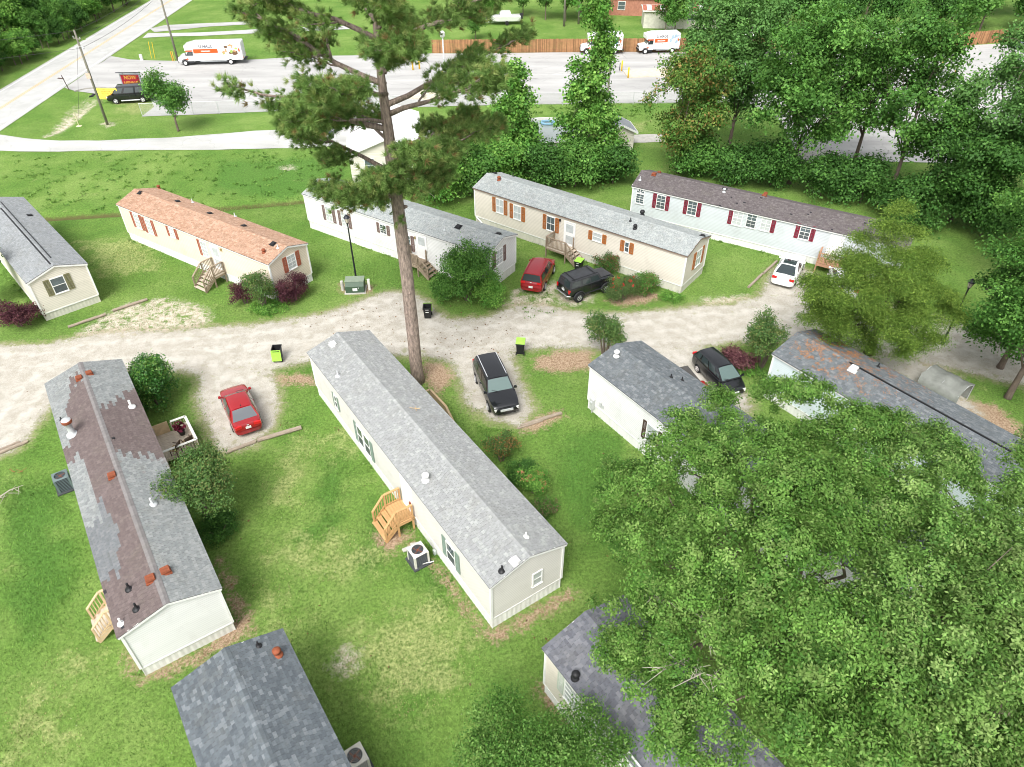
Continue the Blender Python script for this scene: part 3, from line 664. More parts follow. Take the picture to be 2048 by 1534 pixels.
hR = make_home('mobile_home', 'pale grey mobile home with dark brown roof and maroon shutters in front of the woods', (10.7, 60.6), -30.7, 23.0, 4.2, 3.2, .70, .62, S_grey, K_white, tone=tone_R, tabs=False, seed=21)
# windows and doors
window(hM, 'L', (673, 803), .45, 1.0, SH_green, .2, (1, 2), style='screen'); window(hM, 'L', (729, 882), .78, 1.45, SH_green, .36, (1, 2), two=True, style='screen')
sMd = door(hM, 'L', (814, 985), .95, 2.03, glass='none', zbase=.95); window(hM, 'L', (903, 1108), .82, 1.35, SH_green, .38, (1, 2), style='screen')
window(hM, 'N', (1074, 1155), .56, .95, None, grid=(1, 2), style='blind')
for a in [(666, 690, 'box', WHITE, 1), (676, 752, 'pipe', GALV, 1.2), (852, 960, 'cap', WHITE, 1.2), (1052, 1074, 'pipe', WHITE, 1), (1030, 1124, 'box', WHITE, 1), (1004, 1142, 'pipe', BLACKP, 1.1)]: vent(hM, *a)
for a in [(159, 758, 'box', RUST, .95), (179, 748, 'box', RUST, .9), (263, 814, 'pipe', WHITE, 1.5), (123, 840, 'pipe', BLACKP, .7), (146, 868, 'flue', GALV, 1), (227, 877, 'flat', BLACKP, .4), (225, 953, 'box', RUST, 1.0), (306, 1009, 'pipe', GALV, 1.4), (332, 1144, 'box', RUST, 1.05), (302, 1160, 'box', RUST, 1.05), (259, 1178, 'pipe', BLACKP, 1.2), (274, 1218, 'pipe', BLACKP, 1.2), (243, 1247, 'pipe', WHITE, 1.1)]: vent(hB, *a)
for a in [(517, 1292, 'pipe', BLACKP, .9), (556, 1310, 'cap', RUST, 1.1)]: vent(hK, *a)
for a in [(1233, 712, 'cap', WHITE, 1.1), (1342, 755, 'pipe', BLACKP, .8), (1364, 761, 'pipe', BLACKP, .8)]: vent(hD, *a)
for a in [(1706, 740, 'box', WHITE, 1.2), (1756, 734, 'pipe', BLACKP, .9)]: vent(hE, *a)
for a in [(1151, 1355, 'turb', BLACKP, .9), (1241, 1322, 'box', mat('brown vent', (.16, .075, .05), .7), 1.2)]: vent(hQ, *a)
window(hD, 'L', (1304, 870), .9, 1.3, mat('dark brown shutter', (.07, .04, .03), .6), .3, (1, 2)); 
window(hQ, 'L', (1162, 1415), .95, 1.35, SH_pale, .42, (2, 4), two=True); window(hQ, 'L', (1250, 1513), .95, 1.35, SH_pale, .42, (2, 4), two=True)
window(hG, 'N', (118, 569), .95, 1.25, SH_olive, .42, (1, 2), style='screen'); vent(hG, 60, 431, 'flat', BLACKP, 1)
for p_ in ((275.6, 442), (299.5, 453)): window(hO, 'L', p_, .78, 1.35, SH_red, .34, (3, 4))
window(hO, 'L', (345, 465), .7, .85, SH_red, .32, (2, 4)); window(hO, 'L', (410, 498), .78, 1.35, SH_red, .34, (2, 4), right=False); sOd = door(hO, 'L', (433, 508), zbase=.9, glass='full')
window(hO, 'N', (583, 523), .85, 1.2, SH_red, .4, (2, 4))
for a in [(280, 386, 'flat', BLACKP, 1), (318, 377, 'turb', RUST, .8), (355, 403, 'flat', BLACKP, 1), (385, 405, 'pipe', GALV, 1), (419, 427, 'flat', BLACKP, 1), (470, 433, 'pipe', GALV, 1), (488, 452, 'flat', BLACKP, 1), (546, 488, 'flat', BLACKP, 1.1), (528, 505, 'turb', RUST, .8), (556, 496, 'pipe', GALV, .9)]: vent(hO, *a)
for p_ in ((658.6, 428), (690, 439)): window(hW, 'L', p_, .8, 1.35, SH_mauve, .34, (2, 4))
window(hW, 'L', (767, 458), .75, .85, SH_mauve, .32, (2, 4), style='screen'); window(hW, 'L', (815, 484), .8, 1.35, SH_mauve, .34, (2, 4), style='screen', left=False); sWd = door(hW, 'L', (845, 500), zbase=.95, glass='top')
window(hW, 'N', (998, 513), 1.0, 1.3, SH_mauve, .4, (2, 4))
for a in [(917, 454, 'flat', BLACKP, 1.2), (889, 460, 'pipe', GALV, .7), (997, 468, 'flat', BLACKP, 1.1)]: vent(hW, *a)
for p_ in ((1000, 412), (1035, 425)): window(hT, 'L', p_, .85, 1.3, SH_orange, .38, (2, 2))
window(hT, 'L', (1102, 447), .85, 1.3, SH_orange, .38, (2, 2), style='screen'); sTd = door(hT, 'L', (1139.5, 465), .95, 2.0, zbase=.95, glass='full')
window(hT, 'L', (1195, 474), .9, .75, SH_orange, .38, (1, 2)); window(hT, 'L', (1254, 494), .42, .9, SH_orange, .38, (1, 2), style='screen'); window(hT, 'N', (1396, 515), 1.0, 1.4, SH_orange, .42, (2, 2))
for a in [(998, 360, 'turb', RUST, .9), (1026, 353, 'pipe', BLACKP, 1.0), (990, 347, 'flat', BLACKP, .9), (1261, 442, 'pipe', BLACKP, .9), (1270, 457, 'turb', BLACKP, .9), (1284, 430, 'turb', BLACKP, 1.1), (1405, 472, 'flat', BLACKP, 1.1)]: vent(hT, *a)
window(hR, 'L', (1280, 397), .8, .95, None, grid=(2, 4), style='glass', fan=True)
window(hR, 'L', (1322, 404), .85, 1.3, SH_maroon, .34, (2, 4), style='screen'); window(hR, 'L', (1384.5, 416), .85, 1.3, SH_maroon, .34, (2, 4), style='glass')
window(hR, 'L', (1475, 436), .85, 1.3, SH_maroon, .34, (2, 4), right=False); window(hR, 'L', (1503, 441), .85, 1.3, None, .34, (2, 4), style='screen'); window(hR, 'L', (1532, 447), .85, 1.3, SH_maroon, .34, (2, 4), left=False)
window(hR, 'L', (1610, 464), .85, 1.3, SH_maroon, .34, (2, 4), style='screen'); sRd = door(hR, 'L', (1675, 476), .95, 2.0, zbase=.85, glass='panel')
for a in [(1308, 350, 'box', RUST, 1), (1318, 346, 'box', RUST, .8), (1280, 360, 'pipe', GALV, 1), (1448, 384, 'cap', GALV, .9), (1528, 393, 'box', RUST, 1), (1531, 388, 'box', RUST, .8)]: vent(hR, *a)
# ridge vents (dark slot strips)
for h_, y_ in ((hE, .0), (hG, -.0)):
    mb = MB(); mb.box((h_.L * .08, -.12, h_.eave + h_.rise + .012), (h_.L * .80, .10, .05)); mb.build('ridge_vent', BLACKP, h_.root)
mb = MB(); mb.box((0, .22, hG.eave + hG.rise - .035), (hG.L * .82, .06, .05)); mb.build('ridge_vent', BLACKP, hG.root)
# wall-mounted boxes
METER = mat('grey meter box', (.52, .53, .52), .5, .12)
def wallbox(h, side, px, py, size, m, name='utility_box', conduit=True):
    s, z = wallpt(h, side, px, py); M = wallmat(h, side, s, z, size[1] / 2 + .02); loc, q, _ = M.decompose(); o = bobj(name, size, loc, m, h.root, q.to_euler())
    if conduit:
        MB().tube([(0, 0, -size[2] / 2), (0, .03, -z + .0)], .035, 8).build('conduit', m, o)
        MB().lathe([(.0, 0), (.09, 0), (.09, .08), (.02, .10)], 12).build('meter_dial', GALV, o, (0, -size[1] / 2, size[2] * .2), (R(90), 0, 0))
wallbox(hD, 'L', 1187, 806, (.32, .16, .75), METER); wallbox(hD, 'L', 1203, 808, (.16, .1, .28), METER, conduit=False); wallbox(hD, 'L', 1207, 812, (.14, .08, .2), METER, conduit=False)
wallbox(hM, 'L', 872, 1103, (.2, .12, .28), mat('sage disconnect box', (.5, .56, .52), .5), 'disconnect_box', False)
wallbox(hM, 'L', 823, 1006, (.12, .1, .22), RUST, 'porch_light', False); wallbox(hT, 'L', 1121, 440, (.14, .1, .2), BLACKP, 'porch_light', False); wallbox(hW, 'L', 831, 475, (.12, .1, .2), mat('brass', (.5, .38, .2), .4, metal=.6), 'porch_light', False); wallbox(hO, 'L', 443, 499, (.12, .1, .2), mat('brass', (.5, .38, .2)), 'porch_light', False)
# leaning skirting board at the beige home's broken corner
barobj('loose_board', *[Matrix.Rotation(0, 4, 'Z') @ Vector(v) for v in ((-hT.L / 2 + .3, -hT.ww / 2 - .12, .75), (-hT.L / 2 + 1.6, -hT.ww / 2 - .30, .0))], .14, .03, WHITE, hT.root)
# ------------------------------------------------------------------ decks and steps
NEWW = mat('new pine lumber', (.55, .33, .15), .75, .22, 3, .2, 60, stretch=(1, 1, 6)); OLDW = mat('weathered lumber', (.30, .235, .17), .85, .25, 3, .3, 60); GREYW = mat('bleached lumber', (.52, .45, .36), .85, .2, 3, .3, 60)
def deck(name, label, h, side, s, hgt, lw, ld, stairs, m, rails=('l', 'r'), rail_h=.92, stw=None, mtread=None, board_dir='x', group=None, nstep=None, lean=0, cat='steps'):
    M = Matrix.Translation(h.c) @ Matrix.Rotation(h.ang, 4, 'Z') @ wallmat(h, side, s, 0, .06); loc, q, _ = M.decompose()
    t = thing(name, label, cat, loc, q.to_euler().z, group); mt = mtread or m
    # landing boards
    nb = max(2, int(ld / .145))
    for i in range(nb): bobj('deck_board', (lw, ld / nb - .012, .038), (0, -ld * (i + .5) / nb, hgt - .019), mt, t)
    for y in (-.03, -ld + .03): bobj('joist', (lw - .02, .04, .16), (0, y, hgt - .118), m, t)
    for x in (-lw / 2 + .02, lw / 2 - .02): bobj('joist', (.04, ld - .1, .16), (x, -ld / 2, hgt - .118), m, t)
    def post(x, y, z0, z1): bobj('post', (.09, .09, z1 - z0), (x, y, (z0 + z1) / 2), m, t)
    def rail(a, b, bal=True):
        """railing between two floor points (may slope)"""
        a = Vector(a); b = Vector(b); up = Vector((0, 0, rail_h)); barobj('top_rail', a + up, b + up, .13, .04, m, t); barobj('bottom_rail', a + Vector((0, 0, .12)), b + Vector((0, 0, .12)), .04, .07, m, t)
        n = max(2, int((b - a).xy.length / .125))
        for i in range(1, n):
            p = a.lerp(b, i / n); bobj('baluster', (.036, .036, rail_h - .18), (p.x, p.y, p.z + .03 + rail_h / 2), m, t)
    e = .045; n = nstep or max(2, int(round(hgt / .19)) - 1); run = .27
    for x in (-lw / 2 + e, lw / 2 - e):
        for y in (-ld + e, -.1): post(x, y, -.06, hgt + (rail_h if not (y > -.2 and False) else 0))
    if stairs == 'out':
        w_ = stw or lw; y0 = -ld; y1 = -ld - run * n
        for i in range(n):
            z = hgt * (n - i) / (n + 1); yc = y0 - run * (i + .5)
            for k in (-1, 1): bobj('tread', (w_ - .02, run / 2 - .008, .038), (0, yc + k * run / 4, z), mt, t)
        for x in (-w_ / 2 + .03, w_ / 2 - .03): barobj('stringer', (x, y0, hgt - .16), (x, y1 + .08, .05), .04, .24, m, t)
        for sgn, k in ((-1, 'l'), (1, 'r')):
            x = sgn * (w_ / 2 - e)
            if k in rails:
                post(x, y1 + .12, -.06, rail_h + .12); rail((x, y0, hgt), (x, y1 + .12, .1)); rail((sgn * (lw / 2 - e), -.1, hgt), (sgn * (lw / 2 - e), y0 + e, hgt))
    else:
        sg = 1 if stairs == 'right' else -1; x0 = sg * lw / 2
        w_ = stw or ld; yc = -ld + w_ / 2
        for i in range(n):
            z = hgt * (n - i) / (n + 1); xc = x0 + sg * run * (i + .5)
            for k in (-1, 1): bobj('tread', (run / 2 - .008, w_ - .02, .038), (xc + k * run / 4, yc, z), mt, t)
        x1 = x0 + sg * run * n
        for y in (yc - w_ / 2 + .03, yc + w_ / 2 - .03): barobj('stringer', (x0, y, hgt - .16), (x1 - sg * .08, y, .05), .04, .24, m, t)
        y = -ld + e; post(x1 - sg * .1, y, -.06, rail_h + .12); rail((x0 - sg * e, y, hgt), (x1 - sg * .1, y, .1)); rail((-x0 + sg * e, y, hgt), (x0 - sg * e, y, hgt)); rail((-x0 + sg * e, -.1, hgt), (-x0 + sg * e, y, hgt))
    return t
deck('wooden_steps', 'new yellow pine steps with slatted railings below the white side door of the greige home', hM, 'L', sMd, .92, 1.5, 1.0, 'out', NEWW, nstep=3)
deck('wooden_steps', 'weathered wooden steps with two railings leading to the door of the orange-roofed home', hO, 'L', sOd, .88, 1.35, 1.15, 'out', OLDW, mtread=GREYW, nstep=4)
deck('wooden_steps', 'weathered brown landing with stairs along the white home beside the pine trunk', hW, 'L', sWd - .35, .93, 1.7, 1.25, 'right', OLDW, nstep=4)
deck('wooden_steps', 'brown landing with stairs beside the green lidded bin at the beige home', hT, 'L', sTd - .45, .93, 2.0, 1.35, 'right', OLDW, mtread=GREYW, nstep=4)
deck('wooden_steps', 'reddish wooden landing with railing in front of the maroon shuttered home', hR, 'L', sRd + .1, .83, 2.0, 1.3, 'right', mat('reddish lumber', (.42, .24, .15), .8, .2), nstep=3)
sBl, _ = wallpt(hB, 'L', 205, 1150)
deck('wooden_steps', 'pale new steps with railings on the lawn side of the patched-roof home', hB, 'L', sBl, .80, 1.35, .55, 'out', mat('pale new lumber', (.60, .44, .27), .75, .2), mtread=GREYW, nstep=3)
hBr = wallpt(hB, 'R', 318, 885)[0]
# deck with white rails on the patched-roof home's driveway side
def porch():
    M = Matrix.Translation(hB.c) @ Matrix.Rotation(hB.ang, 4, 'Z')
    a = M.inverted() @ P(352, 885, .6); s = -a.x
    M2 = M @ wallmat(hB, 'R', s, 0, .06); loc, q, _ = M2.decompose()
    t = thing('porch_deck', 'weathered plank porch with white top rails beside the red sedan driveway', 'porch', loc, q.to_euler().z)
    lw, ld, hz = 2.5, 2.0, .55
    n = 16
    for i in range(n): bobj('deck_board', (lw / n - .012, ld, .038), (-lw / 2 + lw * (i + .5) / n, -ld / 2, hz - .019 - .004 * (i % 2)), GREYW, t)
    for y in (-.05, -ld / 2, -ld + .03): bobj('joist', (lw - .02, .04, .16), (0, y, hz - .125), OLDW, t)
    wr = mat('white painted rail', (.74, .73, .68), .6, .12)
    pts = [(-lw / 2 + .05, -.1), (-lw / 2 + .05, -ld + .05), (lw / 2 - .05, -ld + .05), (lw / 2 - .05, -ld * .55)]
    for x, y in pts + [(0, -ld + .05), (lw / 2 - .05, -.1)]: bobj('post', (.09, .09, hz + .72), (x, y, (hz + .72) / 2 - .03), GREYW, t)
    for p, q_ in zip(pts[:-1], pts[1:]):
        barobj('top_rail', (*p, hz + .72), (*q_, hz + .72), .15, .04, wr, t); barobj('bottom_rail', (*p, hz + .1), (*q_, hz + .1), .04, .08, GREYW, t)
        L_ = (Vector(p) - Vector(q_)).length; k = int(L_ / .14)
        for i in range(1, k):
            v = Vector(p).lerp(Vector(q_), i / k); bobj('baluster', (.036, .036, .6), (v.x, v.y, hz + .41), GREYW, t)
    # ramp boards leaving the far end
    for i in range(5): bobj('ramp_board', (.17, .8, .035), (lw / 2 + .1 + .18 * i, -ld + .35, hz * .62 - .06 * i), GREYW, t)
    bobj('half_wall', (.03, ld * .42, .8), (lw / 2 - .02, -ld * .26, hz + .42), mat('plywood', (.56, .42, .25), .8, .2), t)
    # things that stand on it
    Mt = Matrix.Translation(loc) @ Matrix.Rotation(q.to_euler().z, 4, 'Z')
    pp = Mt @ Vector((.55, -ld + .55, hz)); pot = thing('plant_pot', 'dark red leafed plant in a dark pot on the porch', 'potted plant', pp)
    MB().lathe([(.14, 0), (.20, .32), (.22, .34), (.19, .34), (.17, .28)], 14).build('pot', BLACKP, pot, smooth=True)
    PENDING.append(('potleaf', pot))
    cm = mat('dark brown chair metal', (.07, .045, .03), .5)
    for k, (x, y, rz) in enumerate(((-.95, -.75, 2.4), (-.75, -1.5, 1.9))):
        c = Mt @ Vector((x, y, hz)); ch = thing('patio_chair', ['dark brown patio chair against the home wall on the porch', 'dark patio chair by the white porch rail'][k], 'chair', c, q.to_euler().z + rz)
        bobj('seat', (.5, .48, .04), (0, 0, .42), mat('tan seat cushion', (.33, .24, .12), .9), ch); bobj('backrest', (.5, .04, .5), (0, .25, .70), cm, ch, (R(-12), 0, 0))
        for sx in (-1, 1):
            for sy in (-1, 1): bobj('leg', (.035, .035, .42), (sx * .23, sy * .2, .21), cm, ch)
            bobj('armrest', (.05, .46, .03), (sx * .26, 0, .62), cm, ch)
PENDING = []
porch()
# rail on the SUV side of the greige home
def siderail():
    a = P(866, 790, 1.75); b = P(886, 800, 1.75)
    M = Matrix.Translation(hM.c) @ Matrix.Rotation(hM.ang, 4, 'Z'); la = M.inverted() @ P(872, 795, 1.7); s = -la.x
    deck('wooden_steps', 'grey topped wooden landing between the greige home and the black SUV', hM, 'R', s - .2, .9, 2.0, 1.25, 'left', mat('aged pine lumber', (.42, .31, .19), .8, .2), mtread=GREYW, nstep=4)
siderail()
# ------------------------------------------------------------------ bins
BINB = mat('black bin plastic', (.018, .019, .02), .45, .2, 5); LIME = mat('lime green lid plastic', (.33, .62, .08), .45, .1, 4); TYRE = mat('black rubber', (.018, .018, .019), .8, .2, 8)
def wheelie(label, pos, rz, lid, lidm, tilt=0):
    t = thing('wheelie_bin', label, 'trash bin', pos, rz, None)
    w0, d0, w1, d1, hh, th = .46, .52, .58, .70, .98, .025
    V = []; 
    for (w_, d_, z, ins) in ((w0, d0, .06, 0), (w1, d1, hh, 0), (w1, d1, hh, th), (w0, d0, .12, th)):
        a, b = w_ / 2 - ins, d_ / 2 - ins; V += [(-a, -b, z), (a, -b, z), (a, b, z), (-a, b, z)]
    F = [(3, 2, 1, 0)] + [(i, (i + 1) % 4, 4 + (i + 1) % 4, 4 + i) for i in range(4)] + [(4 + i, 4 + (i + 1) % 4, 8 + (i + 1) % 4, 8 + i) for i in range(4)] + [(8 + i, 8 + (i + 1) % 4, 12 + (i + 1) % 4, 12 + i) for i in range(4)] + [(12, 13, 14, 15)]
    link('body', pmesh('body', V, F, BINB), t)
    mb = MB(); mb.box((0, 0, hh - .05), (w1 + .03, d1 + .03, .05)); 
    m2 = MB()
    for (x, y, sx, sy) in ((0, -d1 / 2 - .012, w1 + .05, .03), (0, d1 / 2 + .012, w1 + .05, .03), (-w1 / 2 - .012, 0, .03, d1 + .0), (w1 / 2 + .012, 0, .03, d1 + .0)): m2.box((x, y, hh - .045), (sx, sy, .06))
    m2.build('rim', BINB, t)
    lm = MB(); lm.box((0, -d1 / 2 - .03, .02), (w1 + .06, d1 + .1, .035), taper=.94); lm.box((0, -d1 / 2 - .03, .045), (w1 - .12, d1 - .14, .025), taper=.85)
    lo = lm.build('lid', lidm, t, (0, d1 / 2 + .03, hh + .005), (R(lid), 0, 0))
    mb = MB(); mb.tube([(-.22, d1 / 2 + .10, hh - .03), (.22, d1 / 2 + .10, hh - .03)], .018, 8); mb.bar((-.22, d1 / 2, hh - .05), (-.22, d1 / 2 + .1, hh - .03), .03, .03); mb.bar((.22, d1 / 2, hh - .05), (.22, d1 / 2 + .1, hh - .03), .03, .03); mb.build('handle', BINB, t)
    for sx in (-1, 1):
        mb = MB(); mb.tube([(sx * .24, d0 / 2 + .05, .13), (sx * .30, d0 / 2 + .05, .13)], .13, 14); mb.build('wheel', TYRE, t)
    st = MB(); st.box((0, -d1 / 2 * .93 - .012, .62), (.24, .01, .04), Matrix.Rotation(R(5), 3, 'X')); st.box((0, -d1 / 2 * .99 - .01, .84), (.24, .01, .03), Matrix.Rotation(R(5), 3, 'X')); st.build('sticker', WHITE, t)
    return t
wheelie('black wheelie bin with its lid hanging open on the gravel behind the pine trunk', P(856, 634), R(2), 100, LIME)
wheelie('wheelie bin with lime lid flung open to the lawn beside the red sedan driveway', P(558, 718), R(186), 104, LIME)
wheelie('black bin with closed lime lid between road and black SUV', P(1041, 705), R(174), 0, LIME)
wheelie('black bin with lime lid against the stairs of the beige home', P(1157, 541), R(-28), 0, LIME)
# ------------------------------------------------------------------ landscape timbers
TIMB = mat('silvered timber', (.34, .28, .22), .9, .3, 2, .5, 30, stretch=(1, 6, 6))
def timber(label, a, b, wd=.19, ht=.16):
    a, b = P(*a), P(*b); d = b - a; L_ = d.length; r = random.Random(int(a.x * 100)); mb = MB(); V = []; n = 8
    mb.tube([(L_ * (i / n - .5), r.uniform(-.012, .012), ht / 2 + r.uniform(-.01, .01)) for i in range(n + 1)], [wd * .56 * r.uniform(.93, 1.06) for _ in range(n + 1)], 8)
    for v in mb.V: v.z = max(-.03, min(ht, v.z))
    o = mb.build('landscape_timber', TIMB, None, (a + b) / 2, (0, 0, math.atan2(d.y, d.x))); tag(o, label, 'timber', 'landscape timbers edging the parking spots')
timber('silvered landscape timber in the grass beside the cream gable', (137, 656), (212, 630)); timber('landscape timber at the top of the bare dirt parking spot', (226, 623), (295, 600))
timber('split landscape timber ending under the crape myrtle by the red sedan', (452, 907), (512, 884)); timber('long round landscape timber behind the red sedan', (515, 883), (603, 857), .24, .2)
timber('silvered timber in the grass in front of the black SUV', (1042, 853), (1122, 828)); timber('thin timber lying against the one in front of the black SUV', (1036, 858), (1085, 842), .12, .1)
timber('timber beside the tail of the white coupe', (1497, 576), (1524, 549)); timber('timber beside the front wheel of the white coupe', (1527, 548), (1553, 524)); timber('timber at the end of the gravel beside the patched-roof home', (-20, 916), (56, 884)); timber('second timber lying on the grass edge near the patched-roof home', (-10, 905), (40, 884), .14, .1)
# ------------------------------------------------------------------ air conditioners
def aircon(label, pos, rz, body, grille, s=.82, hh=.8, fan=True):
    t = thing('air_conditioner', label, 'air conditioner', pos, rz)
    bobj('pad', (s + .2, s + .2, .08), (0, 0, .03), mat('dark pad', (.06, .065, .07), .8), t)
    for sx in (-1, 1):
        for sy in (-1, 1): bobj('corner_post', (.1, .1, hh), (sx * (s / 2 - .05), sy * (s / 2 - .05), .07 + hh / 2), body, t)
    bobj('coil', (s - .08, s - .08, hh - .02), (0, 0, .07 + hh / 2), mat('dark coil fins', (.05, .055, .06), .6, .2, 20), t)
    n = 9
    for i in range(n):
        z = .12 + (hh - .1) * i / (n - 1)
        for k in range(4):
            a = k * math.pi / 2; bobj('louvre', (s - .2, .02, .03), (math.sin(a) * (s / 2 - .02), -math.cos(a) * (s / 2 - .02), z), grille, t, (0, 0, a))
    mb = MB(); nseg = 24; V = []; F = []
    for k in range(nseg):
        a = 2 * math.pi * k / nseg; q = max(abs(math.cos(a)), abs(math.sin(a))); V += [(math.cos(a) / q * s / 2 * .99, math.sin(a) / q * s / 2 * .99, hh + .07), (math.cos(a) * s * .37, math.sin(a) * s * .37, hh + .10)]
    for k in range(nseg): F.append((2 * k, (2 * k + 2) % (2 * nseg), (2 * k + 3) % (2 * nseg), 2 * k + 1))
    V2 = [(x, y, z + .03) for x, y, z in V]
    link('top', pmesh('top', V2, F, body), t)
    MB().lathe([(s * .36, hh - .02), (s * .36, hh + .0), (.02, hh + .001)], 20).build('fan_well', mat('fan well', (.16, .10, .07), .8, .3), t)
    mb = MB()
    for k in range(4):
        a = k * math.pi / 2 + .3; mb.box((math.cos(a) * s * .18, math.sin(a) * s * .18, hh + .05), (s * .30, s * .16, .008), Matrix.Rotation(a, 3, 'Z') @ Matrix.Rotation(.35, 3, 'X'))
    mb.lathe([(.07, hh + .0), (.07, hh + .07), (.02, hh + .08)], 10); mb.build('fan', RUST, t)
    mb = MB()
    for rr in (.12, .2, .28, .35):
        mb.tube([(math.cos(a) * s * rr, math.sin(a) * s * rr, hh + .12) for a in np.linspace(0, 2 * math.pi, 25)], .006, 4)
    for k in range(6):
        a = k * math.pi / 3; mb.tube([(math.cos(a) * .05, math.sin(a) * .05, hh + .12), (math.cos(a) * s * .38, math.sin(a) * s * .38, hh + .12)], .006, 4)
    mb.build('fan_guard', grille, t)
    return t
aircon('off white air conditioner with rusty fan on the mulch beside the new steps', P(838, 1122), R(-55), mat('off white enamel', (.66, .64, .58), .5, .12), mat('dark grille', (.10, .11, .12), .5))
aircon('grey green air conditioner against the patched-roof home', P(133, 975), R(-55), mat('grey green enamel', (.13, .17, .17), .5, .12), mat('grey green grille', (.10, .13, .14), .5), .78, .85)
aircon('white topped air conditioner beside the slate blue roofed home', P(716, 1532), R(-55), mat('off white enamel', (.66, .64, .58)), mat('pale grille', (.5, .5, .48), .5))
for k, p_ in enumerate(((813, 1098), (829, 1089))):
    o = bobj('paving_slab', (.42, .22, .06), P(*p_, .03), CONC, None, (0, 0, R(30 - 20 * k))); tag(o, ['loose concrete slab on the mulch closest to the new steps', 'loose concrete slab touching the off white air conditioner'][k], 'slab')
o = MB().tube([P(846, 1128, .35), P(852, 1126, .2), P(862, 1124, .25), P(868, 1122, .3)], .025, 6).build('refrigerant_hose', WHITE); tag(o, 'white hose from the off white air conditioner to the home wall', 'hose')
# ------------------------------------------------------------------ lamp posts
BLKM = mat('black painted metal', (.022, .024, .032), .45, .2, 6); FROST = mat('frosted lamp glass', (.62, .56, .44), .25, .15, 4)
def lamp_post(label, pos, hh):
    t = thing('lamp_post', label, 'lamp post', pos, .3)
    MB().lathe([(.12, -.1), (.12, .25), (.085, .3), (.075, .5), (.05, hh - .75), (.07, hh - .74), (.07, hh - .70), (.03, hh - .68)], 12).build('pole', BLKM, t, smooth=True)
    MB().lathe([(.09, hh - .66), (.20, hh - .25), (.19, hh - .24), (.04, hh - .245)], 8).build('lantern', FROST, t)
    mb = MB(); mb.lathe([(.10, hh - .69), (.095, hh - .65)], 8)
    for k in range(4):
        a = k * math.pi / 2 + .39; mb.bar((math.cos(a) * .095, math.sin(a) * .095, hh - .66), (math.cos(a) * .21, math.sin(a) * .21, hh - .24), .02, .02)
    mb.build('lantern_cage', BLKM, t)
    MB().lathe([(.25, hh - .25), (.24, hh - .21), (.13, hh - .08), (.07, hh - .06), (.06, hh), (.02, hh + .02)], 12).build('lantern_cap', BLKM, t)
lamp_post('black lamp post with glass lantern behind the green transformer box', P(713, 561), 5.7)
lamp_post('black lamp post with glass lantern rising between the juniper and the dark tree', P(1885, 688), 5.3)
# transformer
t = thing('transformer_box', 'dark green electrical transformer box at the foot of the lamp post', 'transformer', P(712, 580), R(4)); GRN = mat('transformer green', (.055, .095, .06), .5, .12); PGR = mat('faded green top', (.22, .27, .20), .6, .12)
V = [(-.72, -.55, 0), (.72, -.55, 0), (.72, .5, 0), (-.72, .5, 0), (-.72, -.55, .62), (.72, -.55, .62), (.72, -.3, .92), (-.72, -.3, .92), (.72, .5, .92), (-.72, .5, .92)]
link('cabinet', pmesh('cabinet', V, [(3, 2, 1, 0), (0, 1, 5, 4), (4, 5, 6, 7), (7, 6, 8, 9), (1, 2, 8, 6, 5), (0, 4, 7, 9, 3), (2, 3, 9, 8)], GRN), t)
MB().box((0, .1, .94), (1.48, .86, .035)).build('lid', PGR, t); bobj('concrete_base', (1.62, 1.25, .12), (0, -.02, .02), CONC, t); bobj('label_plate', (.36, .008, .24), (.02, -.556, .36), WHITE, t); bobj('padlock', (.05, .04, .08), (.3, -.565, .5), GALV, t)
o = MB().lathe([(.13, -.1), (.125, .78), (.10, .82), (.02, .83)], 10).build('bollard', CONC, None, P(686, 580)); tag(o, 'stubby round concrete post beside the transformer box', 'bollard')
o = MB().box((0, 0, .42), (.18, .18, 1.0), taper=.95).box((0, 0, .93), (.20, .20, .03)).build('bollard', mat('white painted post', (.72, .72, .66), .6, .15), None, P(739, 579), (R(4), 0, R(15))); tag(o, 'square white painted post beside the transformer box', 'bollard')
# ------------------------------------------------------------------ poles and wires
POLEW = mat('grey utility pole wood', (.20, .19, .15), .9, .25, 2, .4, 20, stretch=(3, 3, .4))
def upole(label, pos, hh, r=.16, arm=True, lean=0, xf=False):
    t = thing('utility_pole', label, 'utility pole', pos, R(-30)); MB().tube([(0, 0, -.4), (lean * .5, 0, hh / 2), (lean, 0, hh)], [r, r * .85, r * .65], 10).build('pole', POLEW, t, smooth=True)
    if arm:
        bobj('cross_arm', (1.3, .1, .11), (lean, 0, hh - .9), POLEW, t)
        for x in (-.6, .6): MB().lathe([(.03, 0), (.05, .05), (.03, .09), (.05, .13), (.02, .17)], 8).build('insulator', GALV, t, (lean + x, 0, hh - .84))
    if xf: MB().lathe([(.2, 0), (.22, .05), (.22, .75), (.15, .82), (.03, .84)], 12).build('transformer_can', GALV, t, (lean + .36, 0, hh - 1.9), smooth=True)
    return Vector(pos) + Vector((0, 0, hh))
T1 = upole('tall grey utility pole standing on the grass verge behind the yellow banner', P(215, 249), 10.4)
T2 = upole('utility pole beside the front of the long box truck', P(356, 121), 10.8)
T3 = upole('bare pole on the lawn behind the wooden fence left of the tall sweetgum', P(1128, 52), 9, .2, False); T4 = upole('bare pole hidden half behind the tall sweetgum', P(1157, 47), 9.5, .2, False); T5 = upole('utility pole with transformer near the brick house', P(1430, 40), 11, .2, True, 0, True); T6 = upole('pole in front of the woods above the wooden fence', P(1490, 38), 11, .2, False)
